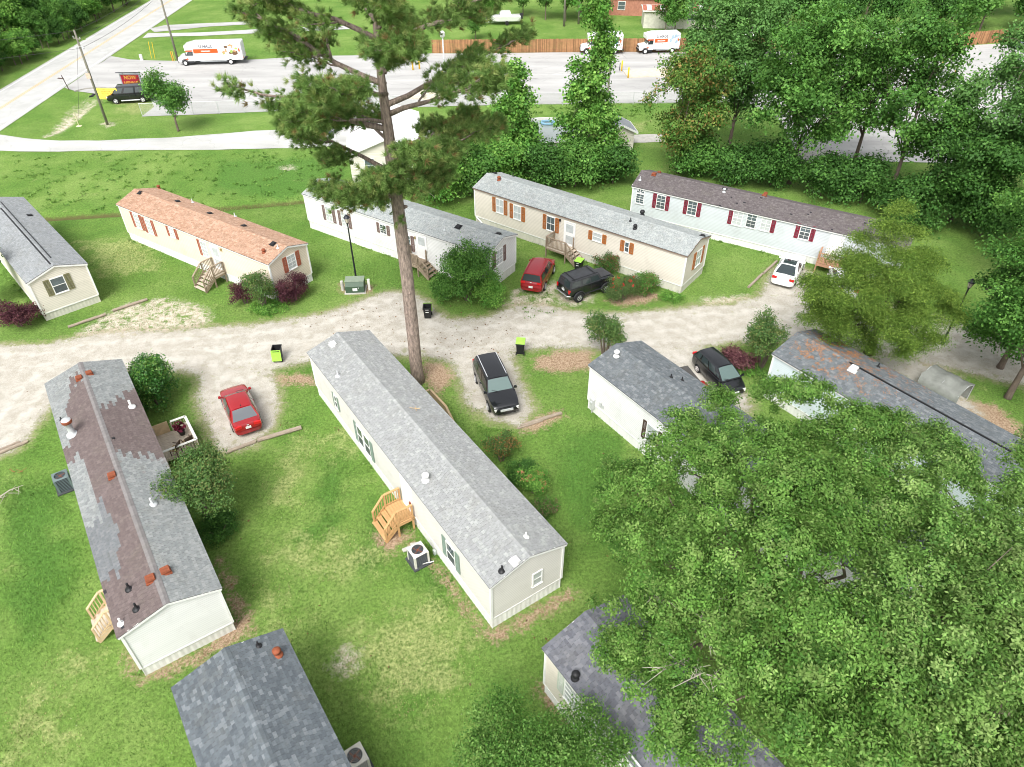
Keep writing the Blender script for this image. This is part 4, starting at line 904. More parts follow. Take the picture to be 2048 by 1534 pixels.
o = bobj('pole_sign', (.5, .03, .6), P(213, 249) + Vector((-.0, -.2, 5.6)), mat('faded notice', (.62, .48, .38), .7, .4, 6)); tag(o, 'faded paper notice fixed halfway up the verge utility pole', 'notice')
t = thing('pole_light', 'pair of small floodlights on the verge utility pole', 'floodlight', T1 + Vector((0, -.2, -1.7)))
for sx in (-1, 1): MB().lathe([(.04, 0), (.14, -.12), (.14, -.2), (.02, -.21)], 10).build('lamp_head', GALV, t, (sx * .42, 0, 0)); barobj('bracket', (0, 0, .02), (sx * .42, 0, .02), .04, .04, GALV, t)
WIRE = mat('dark wire', (.05, .05, .05), .6)
def wire(label, a, b, sag, r=.018):
    n = 14; pts = [a.lerp(b, i / n) - Vector((0, 0, sag * 4 * (i / n) * (1 - i / n))) for i in range(n + 1)]
    o = MB().tube(pts, r, 4).build('power_line', WIRE); tag(o, label, 'wire', 'overhead wires')
_dv = Vector((-_dirn.y, _dirn.x, 0))
for k, dz in enumerate((-.1, -.8, -1.9)): wire('overhead wire between the two street utility poles', T1 + Vector((0, 0, dz)), T2 + Vector((0, 0, dz)), .5)
far = P(-420, 120); far.z = 10.5; far2 = T2 + Vector((-18, 60, 0))
for dz in (-.1, -1.9): wire('overhead wire running from the verge pole across the street toward the woods', T1 + Vector((0, 0, dz)), Vector((-95, 70, 10.3 + dz)), .7); wire('overhead wire leaving the truck-side pole along the street', T2 + Vector((0, 0, dz)), far2 + Vector((0, 0, dz)), .7)
for k, dz in enumerate((-.3, -1.2, -2.2, -3.2)): wire('overhead wire crossing the lawn behind the wooden fence', Vector((-16, 150, 9.4 + dz)), T5 + Vector((0, 0, dz)), .6, .022)
o = MB().tube([T1 + Vector((0, 0, -.9)), P(158, 251)], .014, 4).build('guy_wire', WIRE); tag(o, 'thin guy wire anchoring the verge utility pole', 'wire')
o = MB().lathe([(.35, 0), (.2, .06), (.03, .07)], 10).lathe([(.05, 0), (.05, 1.6), (.02, 1.62)], 8).build('guy_guard', mat('faded yellow guard', (.62, .58, .36), .7), None, P(158, 252)); tag(o, 'pale guard at the foot of the guy wire', 'wire guard')
# street light pole (metal) in the lot
t = thing('light_pole', 'pale metal light pole with round lamp standing in the lot behind the pine', 'light pole', P(893, 212)); MB().lathe([(.14, 0), (.12, .5), (.08, 8.0), (.02, 8.05)], 10).build('pole', GALV, t, smooth=True); MB().lathe([(.05, 8.0), (.3, 8.15), (.32, 8.5), (.2, 8.75), (.03, 8.8)], 12).build('lamp', WHITE, t, smooth=True)
t = thing('light_pole', 'slim dark wooden pole beside the tall sweetgum by the chain-link fence', 'light pole', P(1215, 196)); MB().tube([(0, 0, -.2), (0, 0, 6.2)], [.14, .11], 8).build('pole', POLEW, t); bobj('cap', (.26, .26, .12), (0, 0, 6.2), GALV, t)
# ------------------------------------------------------------------ fences
FBR = mat('brown fence boards', (.30, .155, .07), .85, .3, 1.2, .2, 30, stretch=(6, 6, .4)); 
def board_fence(label, a, b, hh=1.9):
    a, b = a.copy(), b.copy(); d = b - a; L_ = d.length; t = thing('wooden_fence', label, 'fence', a, math.atan2(d.y, d.x)); r = random.Random(int(L_ * 10)); V = []; F = []; C = []
    n = int(L_ / .15); TFC = [(0, 1, 5, 4), (1, 2, 6, 5), (2, 3, 7, 6), (3, 0, 4, 7), (4, 5, 6, 7)]
    for i in range(n):
        x = i * .15; hz = hh + r.uniform(-.04, .04); o = r.uniform(-.01, .01); k = len(V); w_ = .138
        V += [(x + (w_ if j in (1, 2) else 0), -.012 + o if j < 2 else .012 + o, z) for z in (-.05, hz) for j in range(4)]; F += [tuple(q + k for q in f) for f in TFC]; f_ = r.uniform(.65, 1.35); C += [(.30 * f_, .155 * f_, .075 * f_)] * 8
    o = link('fence_boards', pmesh('fence_boards', V, F, mat('brown stained boards', (.3, .16, .08), .85, .25, 2, attr=True), cols=C), t); o['kind'] = 'stuff'
    for z in (.4, 1.5): bobj('rail', (L_, .05, .1), (L_ / 2, .04, z), FBR, t)
    for i in range(int(L_ / 2.4) + 1): bobj('post', (.1, .1, hh), (min(i * 2.4, L_ - .05), .09, hh / 2), FBR, t)
board_fence('long brown wooden board fence behind the parked box trucks', P(865, 106), P(1560, 101)); board_fence('brown wooden board fence at the far corner of the lot below the woods', P(1560, 101), P(1872, 96)); board_fence('slanting brown board fence stretch at the edge of the woods', P(1872, 96), P(2110, 74))
def chain_fence(label, a, b, hh=1.5):
    d = b - a; L_ = d.length; t = thing('chain_link_fence', label, 'fence', a, math.atan2(d.y, d.x)); n = int(L_ / 3)
    for i in range(n + 1): MB().tube([(0, 0, -.1), (0, 0, hh + .04)], .032, 6).build('post', GALV, t, (L_ * i / n, 0, 0))
    MB().tube([(0, 0, hh), (L_, 0, hh)], .022, 5).build('top_rail', GALV, t)
    mb = MB(); x = -hh
    V = []; F = []; wv = .004
    while x < L_:
        for sg in (1, -1):
            x0, x1 = (x, x + hh) if sg > 0 else (x + hh, x); z0, z1 = 0.05, hh
            c0, c1 = max(0, min(L_, x0)), max(0, min(L_, x1))
            if abs(c0 - c1) > .05:
                f = lambda c: z0 + (z1 - z0) * (c - x0) / (x1 - x0); k = len(V); y = sg * .003
                V += [(c0 - wv, y, f(c0)), (c0 + wv, y, f(c0)), (c1 + wv, y, f(c1)), (c1 - wv, y, f(c1))]; F.append((k, k + 1, k + 2, k + 3))
        x += .09
    o = link('wire_mesh', pmesh('wire_mesh', V, F, GALV), t); o['kind'] = 'stuff'
chain_fence('low chain-link fence along the near edge of the truck lot, right of the pine', P(935, 212), P(1500, 206)); chain_fence('low chain-link fence along the lot edge from the small round tree to the pine', P(285, 232), P(935, 212))
# ------------------------------------------------------------------ bollards and islands in the lot
YEL = mat('yellow bollard paint', (.85, .55, .03), .5, .12)
for k, (x, y, lb) in enumerate(((1243, 142, 'yellow bollard with dark stub post at the concrete island tip'), (1256, 156, 'yellow bollard at the near corner of the concrete island'), (826, 140, 'left one of two yellow bollards far behind the pine trunk'), (839, 138, 'right one of two yellow bollards far behind the pine trunk'), (886, 164, 'yellow bollard left of the pale light pole'), (901, 165, 'yellow bollard right of the pale light pole'), (1881, 136, 'leaning yellow bollard on the lot in front of the slanting fence'), (1908, 152, 'yellow bollard half hidden by foliage on the right lot'), (1713, 112, 'yellow hydrant-like bollard in front of the hidden box trucks'))):
    o = MB().lathe([(.11, -.05), (.11, 1.35), (.08, 1.42), (.02, 1.44)], 12).build('bollard', YEL, None, P(x, y), (0, R(8) if k == 6 else 0, 0), smooth=True); tag(o, lb, 'bollard')
o = MB().tube([(0, 0, -.05), (0, 0, 1.0)], .05, 8).build('stub_post', BLKM, None, P(1239, 141)); tag(o, 'dark stub post beside the yellow bollard at the island tip', 'post')
for k, (x, y) in enumerate(((822, 180), (870, 182))):
    o = MB().lathe([(.07, -.05), (.07, 1.1), (.02, 1.12)], 10).build('marker_post', [BLKM, mat('red marker', (.5, .05, .05), .6)][k], None, P(872 + 9 * k, 188)); tag(o, ['dark marker post near the light pole', 'red marker post near the light pole'][k], 'post')
for x, y, c_ in ((346, 122, (.85, .30, .03)), (349, 121, (.8, .6, .1))):
    o = MB().lathe([(.06, -.05), (.06, 1.3), (.02, 1.31)], 8).build('marker_post', mat('orange marker' if c_[1] < .5 else 'yellow marker', c_, .6), None, P(x, y)); tag(o, 'orange cable marker post beside the truck-side pole' if c_[1] < .5 else 'yellow cable marker post beside the truck-side pole', 'post')
for k, (x, y) in enumerate(((310, 117), (303, 116))):
    o = MB().tube([(0, 0, -.05), (.25, 0, 2.3)], .035, 6).build('marker_post', YEL, None, P(x, y)); tag(o, 'slim leaning yellow rod on the grass island before the long truck', 'post', 'leaning yellow rods')
o = MB().box((0, 0, .4), (.35, .3, .8)).build('marker_stone', WHITE, None, P(284, 120)); tag(o, 'small white marker at the tip of the grass island', 'marker')
def island(name, pts, z, label, hh=.15, m=CONC):
    p = [P(*q) for q in pts]; c = sum(p, Vector()) / len(p); V = [(v.x - c.x, v.y - c.y, zz) for zz in (-.02, hh) for v in p]; n = len(p)
    F = [tuple(range(n, 2 * n))] + [(i, (i + 1) % n, n + (i + 1) % n, n + i) for i in range(n)]
    bm = bmesh.new(); vs = [bm.verts.new(v) for v in V]; [bm.faces.new([vs[i] for i in f]) for f in F]; bmesh.ops.recalc_face_normals(bm, faces=bm.faces); me = bpy.data.meshes.new(name); bm.to_mesh(me); bm.free(); me.materials.append(m); o = link(name, me, None, c); o['kind'] = 'structure'
PALEC = mat('pale tan concrete', (.62, .54, .43), .85, .15, 2, .2, 20)
island('kerb_island', [(1246, 143), (1330, 137), (1480, 134), (1480, 150), (1330, 153), (1256, 156)], 0, '', .15, PALEC); island('kerb_island', [(800, 196), (840, 182), (905, 184), (905, 190), (860, 200)], 0, '', .13, PALEC)
# ------------------------------------------------------------------ culvert wall, mailbox post, banner
WALLC = mat('stained concrete wall', (.34, .33, .29), .9, .35, 1.2, .3, 10, stretch=(1, 1, .3)); 
pts = [P(150, 183), P(172, 178), P(196, 176), P(232, 177)]; t = thing('culvert_wall', 'low stained concrete headwall with a round culvert at the grass ditch', 'retaining wall', pts[1]); c = pts[1]
V = []; F = []
for p_ in pts: V += [(p_.x - c.x, p_.y - c.y - .12, -1.2), (p_.x - c.x, p_.y - c.y - .12, .12), (p_.x - c.x, p_.y - c.y + .12, .12), (p_.x - c.x, p_.y - c.y + .12, -1.2)]
for i in range(len(pts) - 1):
    k = 4 * i; F += [(k, k + 4, k + 5, k + 1), (k + 1, k + 5, k + 6, k + 2), (k + 2, k + 6, k + 7, k + 3)]
F += [(0, 1, 2, 3), (len(V) - 1, len(V) - 2, len(V) - 3, len(V) - 4)]
link('wall', pmesh('wall', V, F, WALLC), t); q = P(187, 187) - c; MB().tube([(q.x, q.y - .9, -.35), (q.x, q.y + .6, -.35)], .32, 14).build('culvert_pipe', BLACKP, t)
t = thing('sign_post', 'leaning dark post with small angled crosspiece at the ditch head', 'sign post', P(139, 180)); MB().tube([(0, 0, -.3), (-.35, 0, 1.9)], [.06, .05], 7).build('post', mat('rusty dark post', (.09, .06, .05), .8), t); MB().bar((-.9, -.1, 1.55), (-.25, .05, 1.45), .35, .05).build('cross_board', mat('rusty dark post', (.09, .06, .05)), t); MB().bar((-.35, 0, 1.45), (-.85, -.1, 1.5), .05, .05).build('brace', mat('rusty dark post', (.09, .06, .05)), t)
BANY = mat('yellow banner', (.85, .78, .12), .6, .1); BRED = mat('red banner lettering', (.75, .22, .05), .6)
bc = P(222, 207); t = thing('banner', 'yellow banner with rows of orange lettering on posts before the black van', 'banner', bc, R(-4)); t.scale = (.66, .66, .78); bobj('panel', (4.1, .03, 1.75), (0, 0, 1.55), BANY, t)
for x in (-1.75, 1.75): bobj('post', (.08, .08, 2.5), (x, .06, 1.2), OLDW, t)
rr = random.Random(4)
for j, (z, hh) in enumerate(((2.22, .12), (1.88, .24), (1.55, .24), (1.2, .10), (.98, .1), (.78, .1))):
    mb = MB(); x = -1.75 if j in (0, 3, 4, 5) else -1.2
    while x < (1.75 if j in (0, 3, 4, 5) else 1.3): w_ = rr.uniform(.05, .14) * (1.6 if hh > .2 else 1); mb.box((x + w_ / 2, -.019, z), (w_ * .75, .006, hh)); x += w_ + rr.choice((.02, .03, .12))
    mb.build('lettering', BRED, t)
bobj('emblem', (.3, .008, .34), (1.6, -.02, 1.72), mat('blue emblem', (.2, .32, .55), .6), t)
# ------------------------------------------------------------------ vehicles
def paint(name, c, rough=.22): return mat(name, c, rough, .04, 2, spec=.5, coat=.6)
P_RED = paint('red car paint', (.30, .010, .014)); P_RED2 = paint('deep red car paint', (.27, .008, .014)); P_BLK = paint('black car paint', (.010, .011, .013), .16); P_WHT = paint('white car paint', (.80, .80, .79)); P_FADE = mat('faded black paint', (.045, .047, .052), .42, .3, 2.5, spec=.4)
CGL = mat('tinted car glass', (.03, .042, .045), .04, .0, spec=.8, coat=.3); CGLP = mat('pale car glass', (.10, .15, .14), .04, .0, spec=.8, coat=.3); RIM = mat('alloy rim', (.55, .55, .56), .3, .1, 8, metal=.6); TAILR = mat('red tail lamp', (.55, .01, .012), .15, 0, spec=.6); HEADL = mat('clear head lamp', (.70, .70, .66), .1, .1, 8, spec=.6); BPLA = mat('black bumper plastic', (.03, .031, .034), .55, .1); PLATE = mat('number plate', (.72, .74, .72), .5, .15, 20); AMB = mat('amber lamp', (.8, .25, .02), .2)
def smooth_prof(pts, x):
    xs = [p[0] for p in pts]; return [float(np.interp(x, xs, [p[k] for p in pts])) for k in range(1, len(pts[0]))]
def make_car(label, cat, nose, tail, spec, paintm, name='parked_car', roofm=None, group=None, glass=None, wide=None, rot_off=0):
    L, W = spec['L'], spec['W']; d = nose - tail; c = (nose + tail) / 2; c.z = 0
    t = thing(name, label, cat, c, math.atan2(d.y, d.x) + rot_off, group); glass = glass or CGL
    zb = spec['zb']; prof = spec['prof']; hw = W / 2; belt = spec['belt']
    # lower body loft
    xs = np.array(sorted(set([round(v, 3) for v in np.linspace(-.5, .5, 27)] + [-.492, .492, -.475, .475]))) * L
    ring = []; V = []; F = []
    for x in xs:
        zt, wf = smooth_prof(prof, x / L); w_ = hw * wf; zt = min(zt, spec['gh']['zb'] + .015) if spec['gh']['rb'] + .012 < x / L < spec['gh']['fb'] - .012 else zt; zs = min(zt - .04, belt); e = abs(x) / (L / 2); lo = zb + (.10 * max(0, (e - .86) / .14))
        half = [(0, lo), (.78 * w_, lo), (.95 * w_, lo + .07), (1.0 * w_, lo + .30), (.995 * w_, (lo + zs) / 2 + .1), (.955 * w_, zs), (.89 * w_, zs + (zt - zs) * .7 + .005), (.6 * w_, zt + .012), (0, zt + .03)]
        V += [(x, y, z) for y, z in half] + [(x, -y, z) for y, z in half[-2:0:-1]]
    n = 16
    for i in range(len(xs) - 1):
        for j in range(n): a = i * n + j; b = i * n + (j + 1) % n; F.append((a, a + n, b + n, b))
    F.append(tuple(range(n))); F.append(tuple(reversed(range((len(xs) - 1) * n, len(xs) * n))))
    me = pmesh('body', V, F, paintm, True); bm = bmesh.new(); bm.from_mesh(me); bmesh.ops.recalc_face_normals(bm, faces=bm.faces); bm.to_mesh(me); bm.free()
    body = link('body', me)
    wr = spec['wr']; wx = spec['wx']; tw = spec.get('tw', .22)
    # wheel arches cut out
    cut = MB()
    for x in wx:
        for sy in (-1, 1): cut.tube([(x * L, sy * (hw - tw - .06), wr), (x * L, sy * (hw + .3), wr)], wr * 1.14, 20)
    co = cut.build('cutter', paintm); cm_ = bmesh.new(); cm_.from_mesh(co.data); bmesh.ops.recalc_face_normals(cm_, faces=cm_.faces); cm_.to_mesh(co.data); cm_.free()
    md = body.modifiers.new('b', 'BOOLEAN'); md.object = co; md.operation = 'DIFFERENCE'; md.solver = 'EXACT'
    dg = bpy.context.evaluated_depsgraph_get(); me2 = bpy.data.meshes.new_from_object(body.evaluated_get(dg)); body.modifiers.clear(); body.data = me2; bpy.data.objects.remove(co); body.parent = t
    me2.materials.clear(); me2.materials.append(paintm)
    me2.polygons.foreach_set('material_index', [0] * len(me2.polygons))
    try: me2.set_sharp_from_angle(angle=R(38))
    except Exception: pass
    # wheels
    for x in wx:
        for sy in (-1, 1):
            wmb = MB(); wmb.lathe([(wr * .62, -tw / 2), (wr * .9, -tw / 2), (wr, -tw / 2 + .04), (wr, tw / 2 - .04), (wr * .9, tw / 2), (wr * .62, tw / 2)], 20)
            wo = wmb.build('wheel', TYRE, t, (x * L, sy * (hw - tw / 2 + spec.get('wout', .0)), wr), (R(-90) * sy, 0, 0), smooth=False)
            rm = MB(); rr = wr * spec.get('rim', .64); rm.lathe([(rr, -.02), (rr, .02), (rr * .9, .035), (rr * .86, -.01), (.02, -.012)], 20)
            for k in range(5): a = k * 2 * math.pi / 5; rm.box((math.cos(a) * rr * .48, math.sin(a) * rr * .48, .012), (rr * .84, rr * .26, .035), Matrix.Rotation(a, 3, 'Z'))
            rm.lathe([(rr * .2, .0), (rr * .18, .045), (.01, .05)], 10); rm.build('rim', spec.get('rimm', RIM), wo, (0, 0, tw / 2 - .01))
            MB().lathe([(rr, 0), (.01, .001)], 16).build('brake_disc', BPLA, wo, (0, 0, tw / 2 - .04))
    # greenhouse
    g = spec['gh']; bw = g['bw'] * hw; tw_ = g['tw'] * hw; zbs = g['zb']; zr = g['zr']; fb, ft, rt, rb = [v * L for v in (g['fb'], g['ft'], g['rt'], g['rb'])]
    def side_pt(u, v, sy):
        """u 0 front..1 rear along the cabin, v 0 belt..1 roof"""
        x0 = fb + (rb - fb) * u; x1 = ft + (rt - ft) * u; z0 = zbs; crown = .05 * math.sin(math.pi * min(1, max(0, u))) ; z1 = zr - .06 + crown * .6 - g.get('drop', 0) * u * u
        y = bw + (tw_ - bw) * v ** 1.15; y *= 1 - .05 * abs(2 * u - 1) ** 2
        return Vector((x0 + (x1 - x0) * v, sy * y, z0 + (z1 - z0) * v))
    NU, NV = 12, 5; V = []; F = []
    sec = []
    for i in range(NU + 1):
        u = i / NU; row = [side_pt(u, v / NV, 1) for v in range(NV + 1)]
        top = row[-1]; cz = top.z + .06; rowt = [Vector((top.x, top.y * .86, top.z + .035)), Vector((top.x, top.y * .5, cz - .008)), Vector((top.x, 0, cz))]
        half = row + rowt; V += half + [Vector((p.x, -p.y, p.z)) for p in half[-2::-1]]
    m_ = 2 * (NV + 1 + 3) - 1
    for i in range(NU):
        for j in range(m_ - 1): a = i * m_ + j; F.append((a, a + 1, a + 1 + m_, a + m_))
    for j in range(m_ // 2):
        for o_, fl in ((0, 1), (NU * m_, 0)):
            q_ = [o_ + j, o_ + j + 1, o_ + m_ - 2 - j, o_ + m_ - 1 - j]; q_ = list(dict.fromkeys(q_)); F.append(tuple(q_ if fl else q_[::-1]))
    me = pmesh('cabin', V, F, roofm or paintm, True); bm = bmesh.new(); bm.from_mesh(me); bmesh.ops.recalc_face_normals(bm, faces=bm.faces); bm.to_mesh(me); bm.free()
    try: me.set_sharp_from_angle(angle=R(42))
    except Exception: pass
    link('cabin', me, t)
    def patch(nm, fn, nu, nv, m, off=.010):
        V = []; F = []
        for i in range(nu + 1):
            for j in range(nv + 1): V.append(fn(i / nu, j / nv))
        for i in range(nu):
            for j in range(nv): a = i * (nv + 1) + j; F.append((a, a + nv + 1, a + nv + 2, a + 1))
        me = pmesh(nm, V, F, m, True); 
        nrm = [Vector(v.normal) for v in me.vertices]; cen = Vector((0, 0, (zbs + zr) / 2 - .3)); sg = 1 if sum((Vector(v.co) - cen).dot(v.normal) for v in me.vertices) > 0 else -1
        for v, q in zip(me.vertices, nrm): v.co = Vector(v.co) + q * sg * off
        return link(nm, me, t)
    wins = g['win']
    for sy in (-1, 1):
        for (u0, u1, *vv) in wins:
            v0, v1 = vv if vv else (.14, .86)
            patch('side_window', lambda a, b: side_pt(u0 + (u1 - u0) * a, v0 + (v1 - v0) * b, sy), 4, 3, g.get('sideglass', glass))
    def endpt(u):
        def f(a, b):
            s = (a * 2 - 1) * .90; v = .08 + .86 * b; p = side_pt(u, v, 1); cz = p.z
            return Vector((p.x, p.y * s, cz + (.035 if v > .8 else .0) * (1 - s * s)))
        return f
    patch('windshield', endpt(0), 8, 4, g.get('fglass', glass), .012); 
    if g.get('rear', True): patch('rear_window', endpt(1), 8, 4, glass, .012)
    if g.get('glassroof'): patch('glass_roof', lambda a, b: Vector((ft + (rt - ft) * (.04 + .92 * a), (2 * b - 1) * tw_ * .80, side_pt(.04 + .92 * a, 1, 1).z + .058 - .02 * (2 * b - 1) ** 2)), 8, 6, CGL, .012)
    # lights, grille, bumpers, plates, mirrors
    zt_n, wn = smooth_prof(prof, .485); zt_r, wr_ = smooth_prof(prof, -.485)
    hl = spec.get('hl', (.30, .14)); tl = spec.get('tl', (.30, .16)); tz = spec.get('tz', zt_r - .17)
    for sy in (-1, 1):
        mb = MB(); mb.box((0, 0, 0), (.16, hl[0], hl[1]), Matrix.Rotation(sy * -.45, 3, 'Z')); mb.build('headlight', HEADL, t, (L * .475, sy * (hw * wn - hl[0] / 2 - .01), spec.get('hz', zt_n - .10)))
        mb = MB(); mb.box((0, 0, 0), (.12, tl[0], tl[1]), Matrix.Rotation(sy * .16, 3, 'Z')); mb.build('tail_light', TAILR, t, (-L * .494, sy * (hw * wr_ - tl[0] / 2 - .02), tz))
        mx = fb - .12; mb = MB(); mb.box((0, sy * .08, 0), (.13, .17, .13), taper=.85); mb.box((0.01, -sy * .02, -.03), (.05, .1, .04)); mb.build('mirror', spec.get('mirm', paintm), t, (mx, sy * (bw * .97 + .03), zbs + .08))
        bobj('door_handle', (.16, .03, .025), (fb - .38 * (fb - rb), sy * (hw * .985), belt - .09), spec.get('handm', paintm), t)
    bobj('grille', (.04, W * .42, .16), (L * .497, 0, spec.get('gz', zt_n - .16)), spec.get('grm', BPLA), t); bobj('lower_intake', (.04, W * .6, .12), (L * .496, 0, zb + .18), BPLA, t)
    bobj('badge', (.02, .10, .08), (L * .502 + .018, 0, spec.get('gz', zt_n - .16) + .0), GALV, t); bobj('badge', (.02, .12, .06), (-L * .503, 0, tz + .06), GALV, t)
    bobj('licence_plate', (.02, .32, .16), (-L * .502 - .012, 0, spec.get('pz', tz - .06)), PLATE, t)
    if spec.get('fplate'): bobj('licence_plate', (.02, .32, .16), (L * .505, .0, zb + .3), PLATE, t)
    for sx, k in ((1, 'bumper'), (-1, 'bumper')): bobj(k, (.10, W * .80, .10), (sx * L * .476, 0, zb + .13), BPLA, t)
    bobj('underbody', (L * .8, W * .7, .16), (0, 0, zb + .02), BPLA, t)
    if spec.get('rails'):
        for sy in (-1, 1): barobj('roof_rail', (ft - .15, sy * tw_ * .84, zr + .035), (rt + .15, sy * tw_ * .84, zr + .03), .04, .04, spec.get('railm', BPLA), t)
    if spec.get('antenna'): MB().lathe([(.03, 0), (.02, .06), (.01, .10)], 6).build('antenna', BPLA, t, (rt + .12, 0, zr - .005))
    if spec.get('spoiler'): bobj('spoiler', (.22, W * .82, .035), (-L * .455, 0, zt_r + .085), paintm, t)
    # panel gaps: door seams as thin dark inset strips
    for sy in (-1, 1):
        for u in spec.get('seams', (.02, .45, .85)):
            xx = fb + (rb - fb) * u; barobj('door_seam', (xx, sy * hw * .997, belt - .03), (xx, sy * hw * .999, zb + .22), .008, .012, BPLA, t)
    # wipers
    barobj('wiper', (fb + .03, -.1, zbs + .05), (fb - .12, -.55, zbs + .14), .02, .02, BPLA, t)
    return t, dict(ft=ft, rt=rt, zr=zr, tw=tw_, hw=hw, L=L, fb=fb, rb=rb)
SED = dict(L=4.5, W=1.78, zb=.20, belt=.92, wr=.32, wx=(.30, -.29), prof=[(-.5, .62, .80), (-.492, .84, .86), (-.475, .97, .90), (-.42, 1.00, .95), (-.3, .98, .985), (-.1, .96, 1), (.15, .95, 1), (.24, .94, .985), (.36, .86, .95), (.44, .78, .90), (.475, .70, .85), (.492, .60, .80), (.5, .48, .74)],
  gh=dict(bw=.95, tw=.70, zb=.96, zr=1.47, fb=.25, ft=.07, rt=-.24, rb=-.405, win=[(.06, .44), (.49, .82)], drop=.04, fglass=CGLP), tz=.86, pz=.74, tl=(.40, .18), antenna=True, spoiler=False)
SUV = dict(L=5.0, W=1.94, zb=.26, belt=1.05, wr=.37, wx=(.305, -.285), prof=[(-.5, .7, .82), (-.492, .95, .88), (-.475, 1.10, .93), (-.42, 1.13, .97), (-.2, 1.10, 1), (.1, 1.09, 1), (.24, 1.09, .99), (.36, 1.04, .96), (.44, .96, .91), (.475, .88, .86), (.492, .76, .8), (.5, .6, .74)],
  gh=dict(bw=.95, tw=.76, zb=1.08, zr=1.75, fb=.235, ft=.10, rt=-.43, rb=-.47, win=[(.05, .33), (.37, .62), (.66, .93)], drop=.05, fglass=CGLP), rails=True, tz=1.0, pz=.85, hl=(.34, .16), tl=(.24, .3), grm=GALV, railm=GALV)
CUV = dict(SUV, L=4.6, W=1.86, rails=True, railm=P_RED2, prof=[(a, b - .02, c) for a, b, c in SUV['prof']], tl=(.34, .10), tz=1.06, pz=.72, grm=BPLA, handm=P_RED2)
HAT = dict(L=4.1, W=1.70, zb=.20, belt=.95, wr=.30, wx=(.32, -.29), prof=[(-.5, .62, .82), (-.492, .9, .88), (-.475, 1.02, .92), (-.4, 1.04, .96), (-.1, 1.0, 1), (.2, 1.0, .99), (.32, .95, .96), (.42, .82, .90), (.475, .70, .83), (.492, .6, .78), (.5, .48, .7)],
  gh=dict(bw=.95, tw=.70, zb=1.0, zr=1.54, fb=.33, ft=.10, rt=-.40, rb=-.475, win=[(.03, .13, .14, .5), (.15, .42), (.46, .72), (.77, .94)], drop=.05, fglass=CGLP), hl=(.30, .2), tz=.98, pz=.8, fplate=True, grm=P_BLK, rimm=mat('hub cap', (.6, .56, .54), .4, .1))
MUS = dict(L=4.75, W=1.88, zb=.20, belt=.93, wr=.34, wx=(.30, -.27), prof=[(-.5, .70, .84), (-.492, .92, .90), (-.475, 1.02, .94), (-.40, 1.03, .98), (-.25, 1.02, 1), (0, .96, .98), (.15, .97, .99), (.25, .97, .99), (.38, .92, .97), (.46, .86, .93), (.485, .80, .89), (.492, .7, .86), (.5, .55, .82)],
  gh=dict(bw=.93, tw=.66, zb=.99, zr=1.40, fb=.17, ft=.01, rt=-.16, rb=-.405, win=[(.10, .52), (.60, .72)], drop=.02, glassroof=True), tl=(.36, .17), tz=.88, pz=.62, seams=(.02, .62), antenna=False)
XJ = dict(L=4.3, W=1.76, zb=.52, belt=1.30, wr=.42, tw=.30, wout=.10, rim=.52, wx=(.305, -.295), prof=[(-.5, 1.28, .97), (-.49, 1.32, .98), (-.3, 1.33, 1), (.2, 1.33, 1), (.26, 1.34, .99), (.40, 1.31, .98), (.48, 1.28, .97), (.492, 1.24, .96), (.5, 1.15, .95)],
  gh=dict(bw=.95, tw=.83, zb=1.30, zr=1.92, fb=.215, ft=.15, rt=-.455, rb=-.49, win=[(.06, .34), (.37, .62), (.66, .95)], drop=.0), hl=(.28, .16), hz=1.1, tl=(.16, .3), tz=1.1, pz=1.0, gz=1.1, seams=(.02, .35, .64))
make_car('glossy red four-door sedan parked tail toward the lawn timber', 'car', P(466, 792) + Vector((0, .2, 0)), P(503, 873), SED, P_RED, glass=mat('silver reflecting car glass', (.10, .11, .12), .03, 0, spec=1, coat=.5))
make_car('black SUV facing the timber on the gravel drive beside the greige home', 'car', P(1017, 842), P(968, 736), SUV, P_BLK)
make_car('deep red crossover parked on the wheel ruts beside the white home', 'car', P(1091, 535), P(1062, 588), CUV, P_RED2)
tX, X = make_car('lifted old black off-roader with roof bars and fat tyres', 'car', P(1208, 572), P(1132, 598), XJ, P_BLK, roofm=P_FADE)
make_car('white sports coupe with black glass roof on the dirt drive', 'car', P(1588, 524), P(1560, 578), MUS, P_WHT)
make_car('black hatchback nose down the drive beside the slate-roofed white home', 'car', P(1468, 794), P(1402, 727), HAT, P_BLK, glass=CGL)
# off-roader extras
for x_ in (X['ft'] - .35, X['rt'] + .35): bobj('roof_bar', (.06, 1.36, .05), (x_, 0, X['zr'] + .06), BPLA, tX)
for sy in (-1, 1):
    barobj('roof_rail', (X['ft'] - .1, sy * .62, X['zr'] + .035), (X['rt'] + .1, sy * .62, X['zr'] + .035), .035, .04, BPLA, tX)
    for wx_ in XJ['wx']:
        mb = MB(); mb.tube([(wx_ * XJ['L'] + math.cos(a) * .52, sy * (XJ['W'] / 2 + .06), .42 + math.sin(a) * .52) for a in np.linspace(.15, math.pi - .15, 9)], .05, 6); mb.build('fender_flare', BPLA, tX)
    bobj('side_step', (1.7, .08, .08), (0, sy * .84, .56), BPLA, tX)
mb = MB(); mb.tube([(-2.05, -.85, .72), (-2.28, -.7, .72), (-2.28, .7, .72), (-2.05, .85, .72)], .055, 8); mb.build('tube_bumper', mat('chrome tube', (.55, .55, .56), .25, .1, metal=.8), tX)
bobj('hood_patch', (.95, 1.2, .012), (1.45, 0, 1.372), P_FADE, tX)
for sy in (-1, 1): bobj('indicator', (.12, .06, .12), (2.06, sy * .83, 1.1), AMB, tX)
